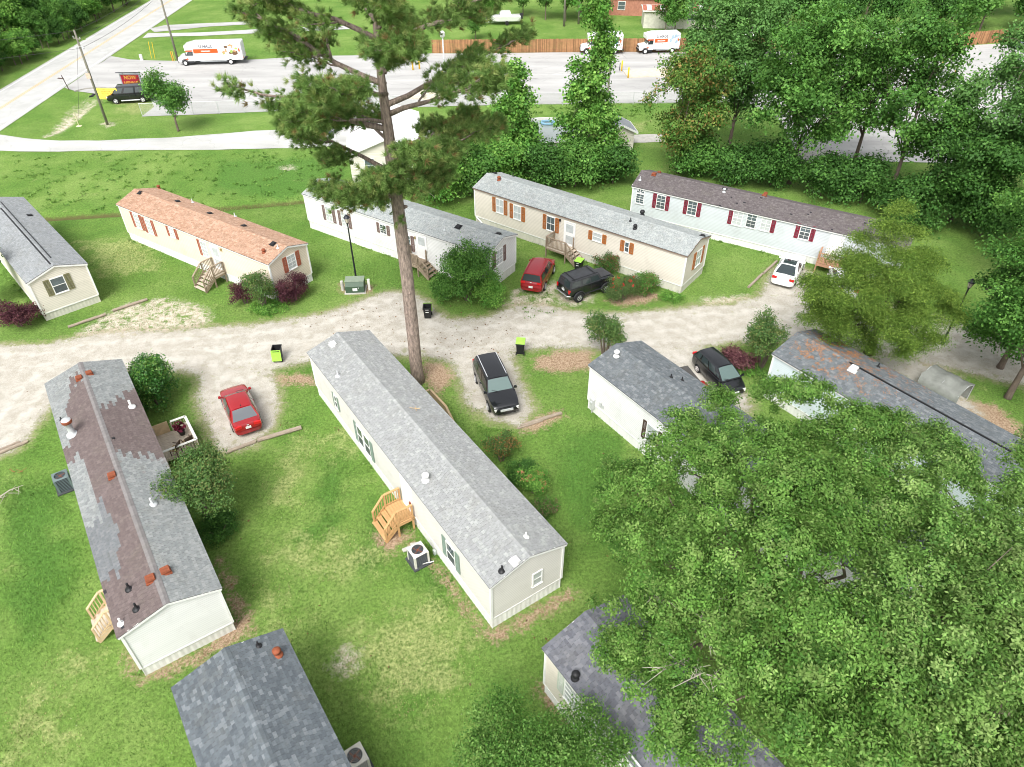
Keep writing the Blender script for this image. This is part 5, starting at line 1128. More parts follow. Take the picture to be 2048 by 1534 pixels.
# red pickup with a tonneau cover behind the slate roofed home, mostly hidden
PK = dict(L=5.2, W=1.85, zb=.35, belt=1.02, wr=.36, wx=(.33, -.27), prof=[(-.5, 1.02, .95), (-.49, 1.06, .97), (-.2, 1.06, 1), (.2, 1.06, 1), (.3, 1.05, .99), (.44, 1.0, .96), (.485, .94, .92), (.5, .75, .86)], gh=dict(bw=.95, tw=.78, zb=1.02, zr=1.62, fb=.23, ft=.12, rt=-.06, rb=-.09, win=[(.08, .9)], drop=0), seams=(.02, .95))
_n = P(1452, 822) + Vector((-1.5, -1.0, 0)); _t = P(1386, 742) + Vector((-1.5, -1.0, 0)); tP, X = make_car('red pickup with black bed cover squeezed beside the black hatchback', 'pickup', _t + (_n - _t).normalized() * 5.2 , _t, PK, P_RED)
bobj('bed_cover', (2.0, 1.62, .05), (-1.5, 0, 1.10), mat('faded bed cover', (.075, .07, .065), .8, .15), tP)
# black car behind the pine on the entrance lane, and pale car under the juniper
make_car('dark blue grey car on the entrance lane behind the pine needles', 'car', P(664, 266), P(592, 268), dict(SED, prof=SED['prof']), paint('dark blue paint', (.06, .08, .10)))
make_car('white car almost hidden behind the juniper branches', 'car', P(1672, 548), P(1690, 605), HAT, P_WHT)
make_car('silver blue car peeking over foliage beside the slanting fence', 'car', P(2015, 98), P(2075, 92), SED, paint('silver blue paint', (.45, .55, .62)))
# ------------------------------------------------------------------ black van with a message sign
def van():
    a = P(232, 204); b = P(297, 200); d = a - b
    spec = dict(L=5.4, W=1.98, zb=.32, belt=1.18, wr=.36, wx=(.31, -.29), prof=[(-.5, 1.1, .95), (-.49, 1.2, .97), (-.2, 1.2, 1), (.28, 1.2, 1), (.36, 1.16, .98), (.44, 1.05, .95), (.485, .95, .9), (.5, .7, .85)],
        gh=dict(bw=.97, tw=.82, zb=1.18, zr=2.02, fb=.36, ft=.235, rt=-.47, rb=-.49, win=[(.03, .24), (.30, .58), (.62, .92)], drop=0), rimm=WHITE, rim=.66, tl=(.14, .4), tz=1.0)
    t, X = make_car('black conversion van parked on the grass with a red message sign', 'van', a, b, spec, P_BLK, name='van')
    for sy in (-1, 1): MB().tube([(-1.2, sy * .98, .38), (1.0, sy * .98, .38)], .07, 8).build('running_board', GALV, t)
    MB().bar((-2.2, -.6, 2.35), (-2.75, -.6, 1.5), .08, .05).bar((-2.2, .6, 2.35), (-2.75, .6, 1.5), .08, .05).build('roof_ladder', BPLA, t)
    c = (a + b) / 2; ang = math.atan2(d.y, d.x)
    s = thing('message_sign', 'dark red message board reading NOW HIRING standing behind the black van', 'sign', P(272, 189), R(2)); s.scale = (.62, .62, .74)
    bobj('frame', (4.3, .35, 2.1), (0, 0, 2.55), mat('grey sign cabinet', (.30, .32, .33), .5, .1), s); bobj('panel', (3.7, .02, 1.75), (-.05, -.19, 2.52), mat('dark red sign face', (.30, .012, .03), .5, .15), s)
    for x in (-1.6, 1.6): bobj('leg', (.12, .12, 1.6), (x, .05, .78), BLKM, s)
    mb = MB(); mb.box((-.1, -.55, 3.85), (4.9, .14, .1)); 
    for x in (-1.3, 1.3): mb.bar((x, -.5, 3.8), (x, -.05, 3.6), .06, .06)
    mb.build('sign_lamp_bar', BLKM, s)
    lm = mat('gold sign lettering', (.62, .40, .06), .5)
    for z, tx in ((2.92, 'NOW'), (1.98, 'HIRING')): link('lettering', textmesh(tx, .95 if tx == 'NOW' else .92, lm, .006, 0, .01), s, (-.05, -.207, z), (R(90), 0, 0))
van()
# ------------------------------------------------------------------ rental box trucks
ORG = mat('orange red band', (.78, .10, .02), .4, .05); DKT = mat('dark lettering', (.03, .03, .05), .5); LTW = mat('white lettering', (.8, .8, .8), .5); GRNL = mat('green logo', (.02, .42, .12), .5); PICT = [mat('mural ' + n_, c_, .5, .25, 3) for n_, c_ in (('blue grey', (.35, .46, .56)), ('tan', (.55, .33, .16)), ('blue', (.06, .20, .5)), ('leaf', (.35, .50, .12)), ('brown', (.16, .09, .05)), ('pale', (.62, .68, .70)))]
def box_truck(label, nose, tail, L, bxl, bxh, mural, gen='new', side=1, group='white rental box trucks in the lot', brand=True):
    d = nose - tail; c = (nose + tail) / 2; c.z = 0; W = 2.25
    t = thing('box_truck', label, 'truck', c, math.atan2(d.y, d.x), group); hw = W / 2
    z0 = .62; xb = -L / 2 + bxl       # box front
    V = [(-L / 2, -hw, z0), (xb, -hw, z0), (xb, -hw, bxh), (-L / 2, -hw, bxh), (-L / 2, hw, z0), (xb, hw, z0), (xb, hw, bxh), (-L / 2, hw, bxh)]
    bm = bmesh.new(); vs = [bm.verts.new(v) for v in V]; [bm.faces.new([vs[i] for i in f]) for f in ((0, 1, 2, 3), (5, 4, 7, 6), (1, 5, 6, 2), (4, 0, 3, 7), (3, 2, 6, 7), (0, 4, 5, 1))]
    bmesh.ops.recalc_face_normals(bm, faces=bm.faces); bmesh.ops.bevel(bm, geom=list(bm.edges), offset=.06, segments=2, affect='EDGES'); me = bpy.data.meshes.new('cargo_box'); bm.to_mesh(me); bm.free(); me.materials.append(P_WHT); link('cargo_box', me, t)
    # attic over the cab
    ax = xb + 1.15; zc = 1.9; V = [(xb - .05, y * hw * .99, z) for y in (-1, 1) for z in (zc, bxh - .02)] + [(ax, y * hw * .93, z) for y in (-1, 1) for z in (zc + .12, bxh - .28)]
    me = pmesh('attic', V, [(0, 4, 5, 1), (2, 3, 7, 6), (1, 5, 7, 3), (0, 2, 6, 4), (4, 6, 7, 5)], P_WHT); bm = bmesh.new(); bm.from_mesh(me); bmesh.ops.recalc_face_normals(bm, faces=bm.faces); bm.to_mesh(me); bm.free(); link('attic', me, t)
    bobj('attic_band', (1.0, W * .985, .16), (xb + .52, 0, zc + .12), ORG, t)
    # cab: profile extruded
    nx_ = L / 2; prof = [(xb - .02, .55), (nx_ - .02, .5), (nx_, .75), (nx_ - .06, 1.12), (nx_ - .28, 1.22), (nx_ - 1.05, 1.36), (nx_ - 1.62, 1.92), (xb - .02, 1.96)]
    n = len(prof); V = []
    for y, k in ((-1, .93), (1, .93)): V += [(x, y * hw * (k if z < 1.4 else .80), z) for x, z in prof]
    F = [tuple(range(n))[::-1], tuple(range(n, 2 * n))] + [(i, (i + 1) % n, n + (i + 1) % n, n + i) for i in range(n)]
    me = pmesh('cab', V, F, P_WHT); bm = bmesh.new(); bm.from_mesh(me); bmesh.ops.recalc_face_normals(bm, faces=bm.faces); bmesh.ops.bevel(bm, geom=[e for e in bm.edges], offset=.05, segments=2, affect='EDGES'); bm.to_mesh(me); bm.free(); link('cab', me, t)
    a_, b_ = Vector((nx_ - 1.05, 0, 1.36)), Vector((nx_ - 1.62, 0, 1.92)); nrm = Vector((.62, 0, .57)).normalized() * .06
    V = [(a_.lerp(b_, f) + nrm + Vector((0, y * hw * (.86 - .08 * f), 0))) for f, y in ((.08, -1), (.08, 1), (.92, 1), (.92, -1))]; link('windshield', pmesh('windshield', V, [(0, 1, 2, 3)], CGLP), t)
    for sy in (-1, 1):
        yy = sy * (hw * .875); V = [(nx_ - 1.25, sy * hw * .945, 1.38), (nx_ - 1.63, sy * hw * .865, 1.88), (xb + .12, sy * hw * .865, 1.88), (xb + .12, sy * hw * .945, 1.38)]; link('side_window', pmesh('side_window', V, [(0, 1, 2, 3) if sy < 0 else (3, 2, 1, 0)], CGL), t)
        bobj('mirror', (.10, .12, .36), (nx_ - 1.3, sy * (hw * .94 + .16), 1.62), BPLA, t); bobj('headlight', (.08, .34, .22), (nx_ - .06, sy * hw * .68, .98), HEADL, t); bobj('step', (.9, .08, .26), (xb + .6, sy * hw * .93, .48), BPLA, t)
        bobj('tail_light', (.03, .12, .3), (-L / 2 - .02, sy * hw * .9, 1.0), TAILR, t); bobj('side_guard', (bxl * .55, .04, .12), (-L / 2 + bxl * .62, sy * (hw - .02), .54), mat('grey guard', (.35, .37, .38), .5), t)
        for x in (nx_ - .95, -L / 2 + bxl * .27):
            wo = MB().lathe([(.2, -.14), (.36, -.14), (.39, -.1), (.39, .1), (.36, .14), (.2, .14)], 18).build('wheel', TYRE, t, (x, sy * (hw - .10), .39), (R(-90) * sy, 0, 0)); MB().lathe([(.24, 0), (.22, .03), (.12, .01), (.10, .08), (.02, .09)], 14).build('rim', WHITE, wo, (0, 0, .13))
            MB().tube([(x + math.cos(a) * .46, sy * (hw - .04), .42 + math.sin(a) * .46) for a in np.linspace(0, math.pi, 10)], .045, 5).build('wheel_arch', BPLA, t)
    bobj('bumper', (.14, W * .88, .26), (nx_ - .0, 0, .58), BPLA, t); bobj('grille', (.06, W * .45, .26), (nx_ - .02, 0, .95), BPLA, t); bobj('chassis', (L * .8, W * .5, .22), (-.3, 0, .48), BPLA, t); bobj('rear_step', (.35, W * .9, .08), (-L / 2 - .1, 0, .55), BPLA, t); bobj('rear_door', (.03, W * .84, bxh - z0 - .35), (-L / 2 - .015, 0, (bxh + z0) / 2), mat('pale roller door', (.68, .69, .69), .5, .1), t)
    # livery on both sides
    for sy in (-1, 1):
        yy = sy * (hw + .006); rot = (R(90), 0, 0) if sy < 0 else (R(90), 0, R(180)); dirx = 1 if sy < 0 else -1
        bandz = z0 + (bxh - z0) * .56; bh = (bxh - z0) * .24; bl = bxl * .50; bx0 = xb - .02 - bl / 2 - .05
        bobj('livery_band', (bl, .012, bh), (bx0, yy, bandz), ORG, t)
        if brand:
            link('lettering', textmesh('U-HAUL', bh * .95, DKT, .004, .2, .012), t, (bx0 - .1, yy + sy * .004, bandz + bh * 1.05), rot); link('lettering', textmesh('uhaul.com', bh * .55, LTW, .004, 0, .01), t, (bx0 + .1 * 0, yy + sy * .012, bandz), rot)
            r = random.Random(int(L * 100 + len(label)));  cxm = -L / 2 + bxl * .24; czm = bandz + .1
            for k in range(16):
                nn = r.randint(4, 6); w_, h_ = bxl * r.uniform(.02, .075), (bxh - z0) * r.uniform(.05, .16); ox, oz = r.uniform(-.14, .14) * bxl, r.uniform(-.28, .28) * (bxh - z0); a0 = r.uniform(0, 6)
                V = [(cxm + ox + math.cos(a0 + 6.283 * q / nn) * w_, yy + sy * (.001 + .0015 * k), czm + oz + math.sin(a0 + 6.283 * q / nn) * h_) for q in range(nn)]; link('mural_shape', pmesh('mural_shape', V, [tuple(range(nn)) if sy < 0 else tuple(reversed(range(nn)))], PICT[mural[k % len(mural)]]), t)
            bobj('livery_band', (.22, .012, bh * .8), (-L / 2 + .35, yy, bandz + .02), ORG, t)
        if 5 in mural and 3 not in mural: pass
        V = [(nx_ - .75, sy * hw * .945, .80), (nx_ - 1.6, sy * hw * .945, 1.10), (nx_ - 1.35, sy * hw * .945, .92), (nx_ - 1.7, sy * hw * .945, .84)]; link('door_flash', pmesh('door_flash', V, [(0, 3, 2, 1) if sy > 0 else (1, 2, 3, 0)], ORG), t)
    return t
u0 = P(363, 128); u1 = P(497, 124); dd = (u1 - u0).normalized()
box_truck('long white rental box truck with orange band beside the utility pole', u0, u0 + dd * 9.3, 9.3, 6.9, 3.0, [3, 5, 1, 4])
v0 = P(1274, 105); v1 = P(1357, 102); dd = (v1 - v0).normalized(); box_truck('white rental box truck with ice grey mural in front of the wooden fence', v0, v0 + dd * 6.3, 6.3, 4.1, 2.85, [0, 5, 0])
v1 = P(1242, 105); v0 = v1 - Vector((6.4, .0, 0)); tq = box_truck('white rental box truck with blue and tan mural behind the tall sweetgum', v0, v1, 6.4, 4.2, 2.85, [1, 2, 4]); 
for sy in (-1,): bobj('green_logo', (.75, .008, .4), (-1.1, -1.135, 1.15), GRNL, tq)
for k, (x, y, lb) in enumerate(((1412, 104, 'white box truck nose showing at the left of the big leafy trees by the fence'), (1690, 101, 'white box truck seen through gaps in the leafy trees'), (1748, 99, 'second white box truck glimpsed between the trees at the fence'))):
    v0 = P(x, y); box_truck(lb, v0, v0 + Vector((6.6, .1, 0)), 6.6, 4.3, 2.9, [2, 0, 5])
# small car hauler trailer
t = thing('trailer', 'low black two-axle trailer with red drawbar at the end of the fence', 'trailer', P(1872, 98)); bobj('bed', (4.4, 1.9, .16), (-1.6, 0, .62), BPLA, t); MB().bar((.6, -.7, .58), (2.0, 0, .5), .1, .1).bar((.6, .7, .58), (2.0, 0, .5), .1, .1).build('drawbar', P_RED, t)
for x in (-1.2, -.35):
    for sy in (-1, 1):
        wo = MB().lathe([(.18, -.1), (.33, -.1), (.33, .1), (.18, .1)], 16).build('wheel', TYRE, t, (x, sy * .98, .33), (R(-90) * sy, 0, 0)); MB().lathe([(.2, 0), (.1, .02), (.02, .03)], 12).build('rim', WHITE, wo, (0, 0, .09))
for sy in (-1, 1): bobj('fender', (1.8, .28, .05), (-.78, sy * .98, .74), BPLA, t)
# boat under tarps on a trailer on the far lawn
t = thing('boat', 'white boat on a trailer on the lawn beyond the fence', 'boat', P(1006, 48), R(6)); V = []; F = []
xs_ = np.linspace(-3, 3, 9)
for i, x in enumerate(xs_):
    f = 1 - max(0, (-x - .5) / 2.5) ** 2; w_ = 1.05 * max(.03, f); V += [(x, 0, .5 + .2 * (1 - f)), (x, w_ * .8, .6 + .25 * (1 - f)), (x, w_, 1.35), (x, w_ * .85, 1.4), (x, 0, 1.42), (x, -w_ * .85, 1.4), (x, -w_, 1.35), (x, -w_ * .8, .6 + .25 * (1 - f))]
for i in range(8):
    for j in range(8): a = i * 8 + j; b = i * 8 + (j + 1) % 8; F.append((a, b, b + 8, a + 8))
F += [tuple(range(8))[::-1], tuple(range(64, 72))]; link('hull', pmesh('hull', V, F, P_WHT, False), t)
mb = MB(); mb.box((.4, 0, 1.75), (2.2, 1.5, .7), taper=.75); mb.build('cabin', P_WHT, t); bobj('windscreen', (.06, 1.1, .4), (-.72, 0, 1.8), CGL, t, (0, R(-25), 0)); bobj('outboard_motor', (.5, .45, .9), (3.2, 0, 1.2), BPLA, t)
for sy in (-1, 1): MB().tube([(.6, sy * .9, .33), (.6, sy * 1.1, .33)], .33, 14).build('wheel', TYRE, t)
barobj('trailer_frame', (-3.6, 0, .42), (3, 0, .45), .5, .12, GALV, t)
# ------------------------------------------------------------------ far houses
def gable_house(name, label, c, ang, L, W, eave, rise, wallm, roofm, trim=WHITE, wins=(), cat='house', courses=True):
    t = thing(name, label, cat, c, R(ang)); hl, hw = L / 2, W / 2
    V = [(sx * hl, sy * hw, z) for z in (-.1, eave) for sx, sy in ((-1, -1), (1, -1), (1, 1), (-1, 1))] + [(-hl, 0, eave + rise * .97), (hl, 0, eave + rise * .97)]
    F = [(0, 1, 5, 4), (2, 3, 7, 6), (1, 2, 6, 9, 5), (3, 0, 4, 8, 7)]; link('wall', pmesh('wall', V, F, wallm), t)
    if courses:
        mb = MB(); z = .3
        while z < eave: mb.box((0, -hw - .008, z), (L, .016, .012)); mb.box((hl + .008, 0, z), (.016, W, .012)); mb.box((-hl - .008, 0, z), (.016, W, .012)); z += .16
        mb.build('siding_laps', trim, t)
    ov = .3; k = rise / hw; V = []
    for s in (-1, 1):
        V += [(-hl - ov, s * (hw + ov), eave - k * ov), (hl + ov, s * (hw + ov), eave - k * ov), (hl + ov, 0, eave + rise), (-hl - ov, 0, eave + rise)]
    V2 = [(x, y, z + .12) for x, y, z in V]; V += V2
    F = []
    for s in (0, 4): F += [(s, s + 1, s + 2, s + 3), (s + 8, s + 9, s + 10, s + 11), (s, s + 1, s + 9, s + 8), (s, s + 3, s + 11, s + 8), (s + 1, s + 2, s + 10, s + 9)]
    me = pmesh('roof', V, F, roofm); ro = link('roof', me, t)
    mb = MB()
    for sx in (-1, 1):
        for s in (-1, 1): mb.bar((sx * (hl + ov - .0), s * (hw + ov), eave - k * ov + .02), (sx * (hl + ov), 0, eave + rise + .02), .06, .2)
    for s in (-1, 1): mb.box((0, s * (hw + ov + .02), eave - k * ov + .04), (L + 2 * ov, .05, .18))
    mb.build('fascia', trim, t)
    for (side, s, z, w_, hh) in wins:
        M = Matrix.Rotation(SIDE[side], 4, 'Z') @ Matrix.Translation((s, -(hw if side in 'LR' else hl) - .03, z)); loc, q, _ = M.decompose()
        wo = bobj('window', (w_ + .16, .06, hh + .16), loc, trim, t, q.to_euler()); 
        for sz in (-1, 1): bobj('pane', (w_, .02, hh / 2 - .04), (0, -.028, sz * hh / 4), GLASS, wo)
    return t
WROOF = mat('white metal roof', (.78, .78, .77), .5, .1, 1, stretch=(1, 8, 1))
pw = P(790, 352); gable_house('house', 'cream sided house with a bright white roof behind the pine trunk', P(775, 318), 8 - 90, 11.5, 7.0, 2.9, 1.3, S_cream, WROOF, wins=[('N', -1.6, 1.7, .9, 1.3), ('N', 1.6, 1.7, .9, 1.4), ('L', 2, 1.7, .9, 1.3)])
sh = gable_house('garden_shed', 'small cream shed with grey gable roof on the far lawn', P(1233, 290), -83, 2.9, 3.0, 2.0, .75, S_cream, mat('grey shed shingles', (.30, .32, .34), .9, .2, 8), wins=[], cat='shed')
bobj('door', (.04, 1.5, 1.75), (1.48, 0, .9), S_beige, sh); bobj('skylight', (.9, .18, .05), (-.2, -.35, 2.72), BLACKP, sh, (R(26), 0, 0))
BRICK = mat('red brick wall', (.42, .19, .13), .9, .25, 3, .4, 12)
gable_house('brick_house', 'long red brick house with pale roof edge behind the big yard tree', P(1318, 22), -8, 26, 9, 3.0, 1.6, BRICK, mat('grey brown roof', (.33, .33, .32), .9, .15), wins=[('L', -7, 1.6, 1.2, 1.3), ('L', 5, 1.6, 1.2, 1.3)], courses=False)
t = gable_house('trailer_home', 'old pale trailer home with a rust striped metal roof', P(1400, 52), -4, 20, 4.2, 2.7, .35, mat('pale trailer wall', (.62, .60, .52), .8, .15, dirt=.3), mat('rusty metal roof', (.40, .14, .09), .8, .3, 2), wins=[('L', -2, 1.7, 1.1, .8)], courses=False)
for i in range(9): bobj('roof_panel', (.8, 2.3, .02), (-9.2 + 2.2 * i, -1.18, 3.04), WROOF, t, (R(8.2), 0, 0))
# above-ground pool
pc = P(1092, 281); t = thing('swimming_pool', 'round above-ground pool with pale wall and rippled water', 'pool', pc)
wm = bpy.data.materials.new('pool water'); wm.use_nodes = True; b_ = wm.node_tree.nodes['Principled BSDF']; b_.inputs['Base Color'].default_value = (.26, .30, .28, 1); b_.inputs['Roughness'].default_value = .04; b_.inputs['Specular IOR Level'].default_value = 1.0
nz = wm.node_tree.nodes.new('ShaderNodeTexWave'); nz.inputs['Scale'].default_value = 1.3; nz.inputs['Distortion'].default_value = 6; bp = wm.node_tree.nodes.new('ShaderNodeBump'); bp.inputs['Strength'].default_value = .25; bp.inputs['Distance'].default_value = .1; wm.node_tree.links.new(nz.outputs[0], bp.inputs['Height']); wm.node_tree.links.new(bp.outputs[0], b_.inputs['Normal'])
mb = MB(); mb.lathe([(4.0, -.1), (4.0, 1.18), (4.12, 1.2), (4.12, 1.25), (3.88, 1.25), (3.88, .8)], 36); mb.F = mb.F[:-2]; mb.build('pool_wall', mat('pale pool wall', (.60, .60, .56), .6, .15, dirt=.2), t, smooth=False)
MB().lathe([(3.9, 1.02), (.05, 1.021)], 36).build('water', wm, t)
for k in range(12): a = k * math.pi / 6; bobj('pool_upright', (.12, .16, 1.25), (math.cos(a) * 4.05, math.sin(a) * 4.05, .62), mat('grey upright', (.35, .35, .34), .5), t, (0, 0, a))
o = MB().tube([(math.cos(a) * .8, math.sin(a) * .55, 0) for a in np.linspace(0, 2 * math.pi, 17)], .14, 8).build('pool_float', mat('blue float', (.18, .34, .44), .5), None, pc + Vector((.3, 2.6, 1.16))); tag(o, 'blue inflatable float at the far side of the pool', 'pool float')
# tarp covered frame behind the pale blue home
tc_ = P(1880, 790); t = thing('tarp_tent', 'grey tarp draped over a tent-like frame behind the pale blue home', 'tarp shelter', tc_, R(-54)); t.scale = (.8, .8, .8); TARP = mat('grey tarp', (.22, .23, .21), .7, .15, 3, .3, 6)
V = []; F = []; nu, nv = 16, 14; r = random.Random(9)
for i in range(nu + 1):
    for j in range(nv + 1):
        u = i / nu - .5; v = j / nv - .5; sag = .22 * math.sin(math.pi * 2 * (i / nu)) ** 2; a = abs(v) * 2; z = 1.95 - sag * (1 - a) - max(0, a - .0) * .55 if a < .72 else (1.95 - .4 - (a - .72) / .28 * 1.5)
        V.append((u * 3.2 * (1 + .03 * r.uniform(-1, 1)), math.copysign(min(a, .74) / .74, v) * 1.25 + r.uniform(-.03, .03), max(.02, z + .03 * math.sin(i * 1.9 + j * .7))))
for i in range(nu):
    for j in range(nv): a = i * (nv + 1) + j; F.append((a, a + nv + 1, a + nv + 2, a + 1))
link('tarp', pmesh('tarp', V, F, TARP, True), t)
for u in (-.5, 0, .5):
    for sy in (-1, 1): MB().tube([(u * 3.1, sy * 1.2, 0), (u * 3.1, sy * 1.2, 1.5), (u * 3.1, 0, 1.93)], .025, 6).build('frame_pole', GALV, t)
# small lot building glimpsed left of trees: none
# ------------------------------------------------------------------ vegetation
LEAF = leafmat('leaves', .5, .2, .12); LEAFG = leafmat('glossy leaves', .35, .18, .3); NEED = leafmat('needles', .6, .2, .08)
BARK = mat('grey brown bark', (.16, .125, .10), .95, .35, 5, .8, 14, stretch=(1, 1, .3)); PBARK = mat('pine bark', (.30, .235, .195), .95, .62, 7, 1.0, 12, stretch=(1.5, 1.5, .38)); DEAD = mat('dead grey wood', (.42, .38, .32), .9, .2)
def unit(r, n):
    v = r.normal(size=(n, 3)); return v / np.linalg.norm(v, axis=1, keepdims=True)
def leaf_quads(r, C, size, aspect=.5, outw=None, up=.5, fold=.25, svar=.35, nr=.75, of=.7):
    """C (n,3) centres; leaves face mostly up / outward"""
    n = len(C); N = r.normal(size=(n, 3)) * nr; N[:, 2] += up
    if outw is not None: N += outw * of
    N /= np.linalg.norm(N, axis=1, keepdims=True) + 1e-9
    T = unit(r, n); T -= N * (T * N).sum(1, keepdims=True); T /= np.linalg.norm(T, axis=1, keepdims=True) + 1e-9
    B = np.cross(N, T); s = (size * (1 + r.uniform(-svar, svar, n)))[:, None]
    V = np.stack([C - T * s * .5, C + B * s * aspect * .5 + N * s * fold * .3, C + T * s * .5, C - B * s * aspect * .5 + N * s * fold * .3], 1)
    return V.reshape(-1, 3)
def crown(r, lobes, nclump, nleaf, csize, leaf, pal, aspect=.55, up=.5, shell=(.45, 1.0), flat=.8, tint=.18, droop=0.0, nr=.75, of=.7):
    """lobes [(centre, radii)]: clumps on each lobe, leaves in each clump"""
    Vs = []; Cs = []; w_ = np.array([np.prod(l[1]) ** (2 / 3) for l in lobes]); k = np.maximum(2, np.round(nclump * w_ / w_.sum()).astype(int)); pal = np.array(pal); cents = []
    for (c, rad), kk in zip(lobes, k):
        d = unit(r, kk); d[:, 2] = np.where(d[:, 2] < -.35, -d[:, 2], d[:, 2]); rr = r.uniform(shell[0] ** 2, shell[1] ** 2, kk) ** .5
        P0 = np.array(c) + d * np.array(rad) * rr[:, None]; cents.append(P0)
        nl = np.maximum(3, (nleaf * r.uniform(.55, 1.45, kk)).astype(int)); ii = np.repeat(np.arange(kk), nl); m = len(ii)
        off = r.normal(size=(m, 3)) * csize * np.array([1, 1, flat]); off[:, 2] -= droop * np.hypot(off[:, 0], off[:, 1])
        C = P0[ii] + off; Vs.append(leaf_quads(r, C, leaf, aspect, d[ii], up, nr=nr, of=of))
        base = pal[r.integers(0, len(pal), kk)] * r.uniform(1 - tint, 1 + tint, (kk, 1)); col = base[ii] * r.uniform(.78, 1.22, (m, 1)); mixi = r.random(m) < .25; col[mixi] = pal[r.integers(0, len(pal), mixi.sum())]
        Cs.append(np.repeat(col, 4, 0))
    return np.concatenate(Vs), np.concatenate(Cs), np.concatenate(cents)
def sublobes(r, lobes, n=9, f=(.30, .44)):
    out = []
    for c, rad in lobes:
        d = unit(r, n); d[:, 2] = np.where(d[:, 2] < -.25, -d[:, 2], d[:, 2]); q = r.uniform(.55, .85, n)
        for k in range(n): out.append((np.array(c) + d[k] * np.array(rad) * q[k], np.array(rad) * r.uniform(*f)))
    return out
def rlobes(r, c, rad, n, frac=(.32, .5), low=-.5):
    """n lobes spread through an ellipsoid"""
    out = []
    for i in range(n):
        while True:
            p = r.uniform(-1, 1, 3)
            if (p ** 2).sum() < 1 and p[2] > low: break
        p *= .78; f = r.uniform(*frac); out.append((np.array(c) + p * np.array(rad), np.array(rad) * f))
    return out
def limbs(r, base_r, fork, targets, curve=.25, tr=.35, z0=-.15, lean=(0, 0)):
    mb = MB(); mb.tube([(0, 0, z0), (0, 0, .25), (lean[0] * .5, lean[1] * .5, fork * .5), (lean[0], lean[1], fork)], [base_r * 1.35, base_r * 1.05, base_r * .9, base_r * .72], 9)
    for t in targets:
        a = Vector((lean[0], lean[1], fork * r.uniform(.75, 1.0))); b = Vector(t); L_ = (b - a).length; m1 = a.lerp(b, .35) + Vector((r.normal() * .06 * L_, r.normal() * .06 * L_, curve * L_ * .4)); m2 = a.lerp(b, .7) + Vector((r.normal() * .06 * L_, r.normal() * .06 * L_, curve * L_ * .25)); r0 = base_r * tr * r.uniform(.7, 1.1)
        mb.tube([a, m1, m2, b], [r0, r0 * .75, r0 * .45, r0 * .15], 6)
        for q in range(3):
            s = m1.lerp(b, r.uniform(.2, .8)); e = s + Vector(tuple(unit(r, 1)[0])) * L_ * .3; e.z = max(e.z, s.z - .2 * L_); mb.tube([s, s.lerp(e, .5) + Vector((0, 0, .04 * L_)), e], [r0 * .35, r0 * .22, r0 * .07], 4)
    return mb
def tree(name, label, cat, pos, lobes, seed, nclump, nleaf, csize, leaf, pal, base_r, fork, bark=BARK, lmat=LEAF, group=None, ntarget=14, rz=0, subl=0, **kw):
    r = np.random.default_rng(seed); t = thing(name, label, cat, pos, rz, group)
    V, C, cents = crown(r, sublobes(r, lobes, subl) if subl else lobes, nclump, nleaf, csize, leaf, pal, **kw); link('crown', npmesh('crown', V, 4, lmat, C), t)
    tg = [l[0] for l in lobes]; tg = tg if len(tg) <= ntarget else [tg[i] for i in r.choice(len(tg), ntarget, replace=False)]
    limbs(r, base_r, fork, tg).build('trunk', bark, t, smooth=True); return t
G_OAK = [(.092, .198, .036), (.118, .236, .046), (.15, .275, .06), (.064, .152, .027), (.185, .295, .078)]
G_BG = [(.08, .195, .038), (.105, .24, .047), (.14, .285, .06), (.058, .15, .03)]
G_DK = [(.05, .13, .028), (.066, .165, .034), (.09, .205, .042), (.04, .105, .022)]
G_BR = [(.11, .26, .045), (.155, .32, .058), (.20, .37, .075), (.075, .20, .034)]
G_BL = [(.11, .235, .062), (.14, .28, .075), (.085, .195, .05)]
G_RD = [(.12, .20, .04), (.17, .23, .05), (.26, .19, .06), (.09, .19, .038), (.08, .18, .033), (.10, .21, .042)]
G_CED = [(.115, .20, .034), (.148, .24, .043), (.185, .275, .052), (.08, .15, .026)]
G_MYR = [(.065, .14, .04), (.09, .175, .046), (.12, .205, .055), (.17, .20, .07)]
PURP = [(.085, .028, .042), (.115, .04, .055), (.06, .02, .032), (.15, .065, .07)]
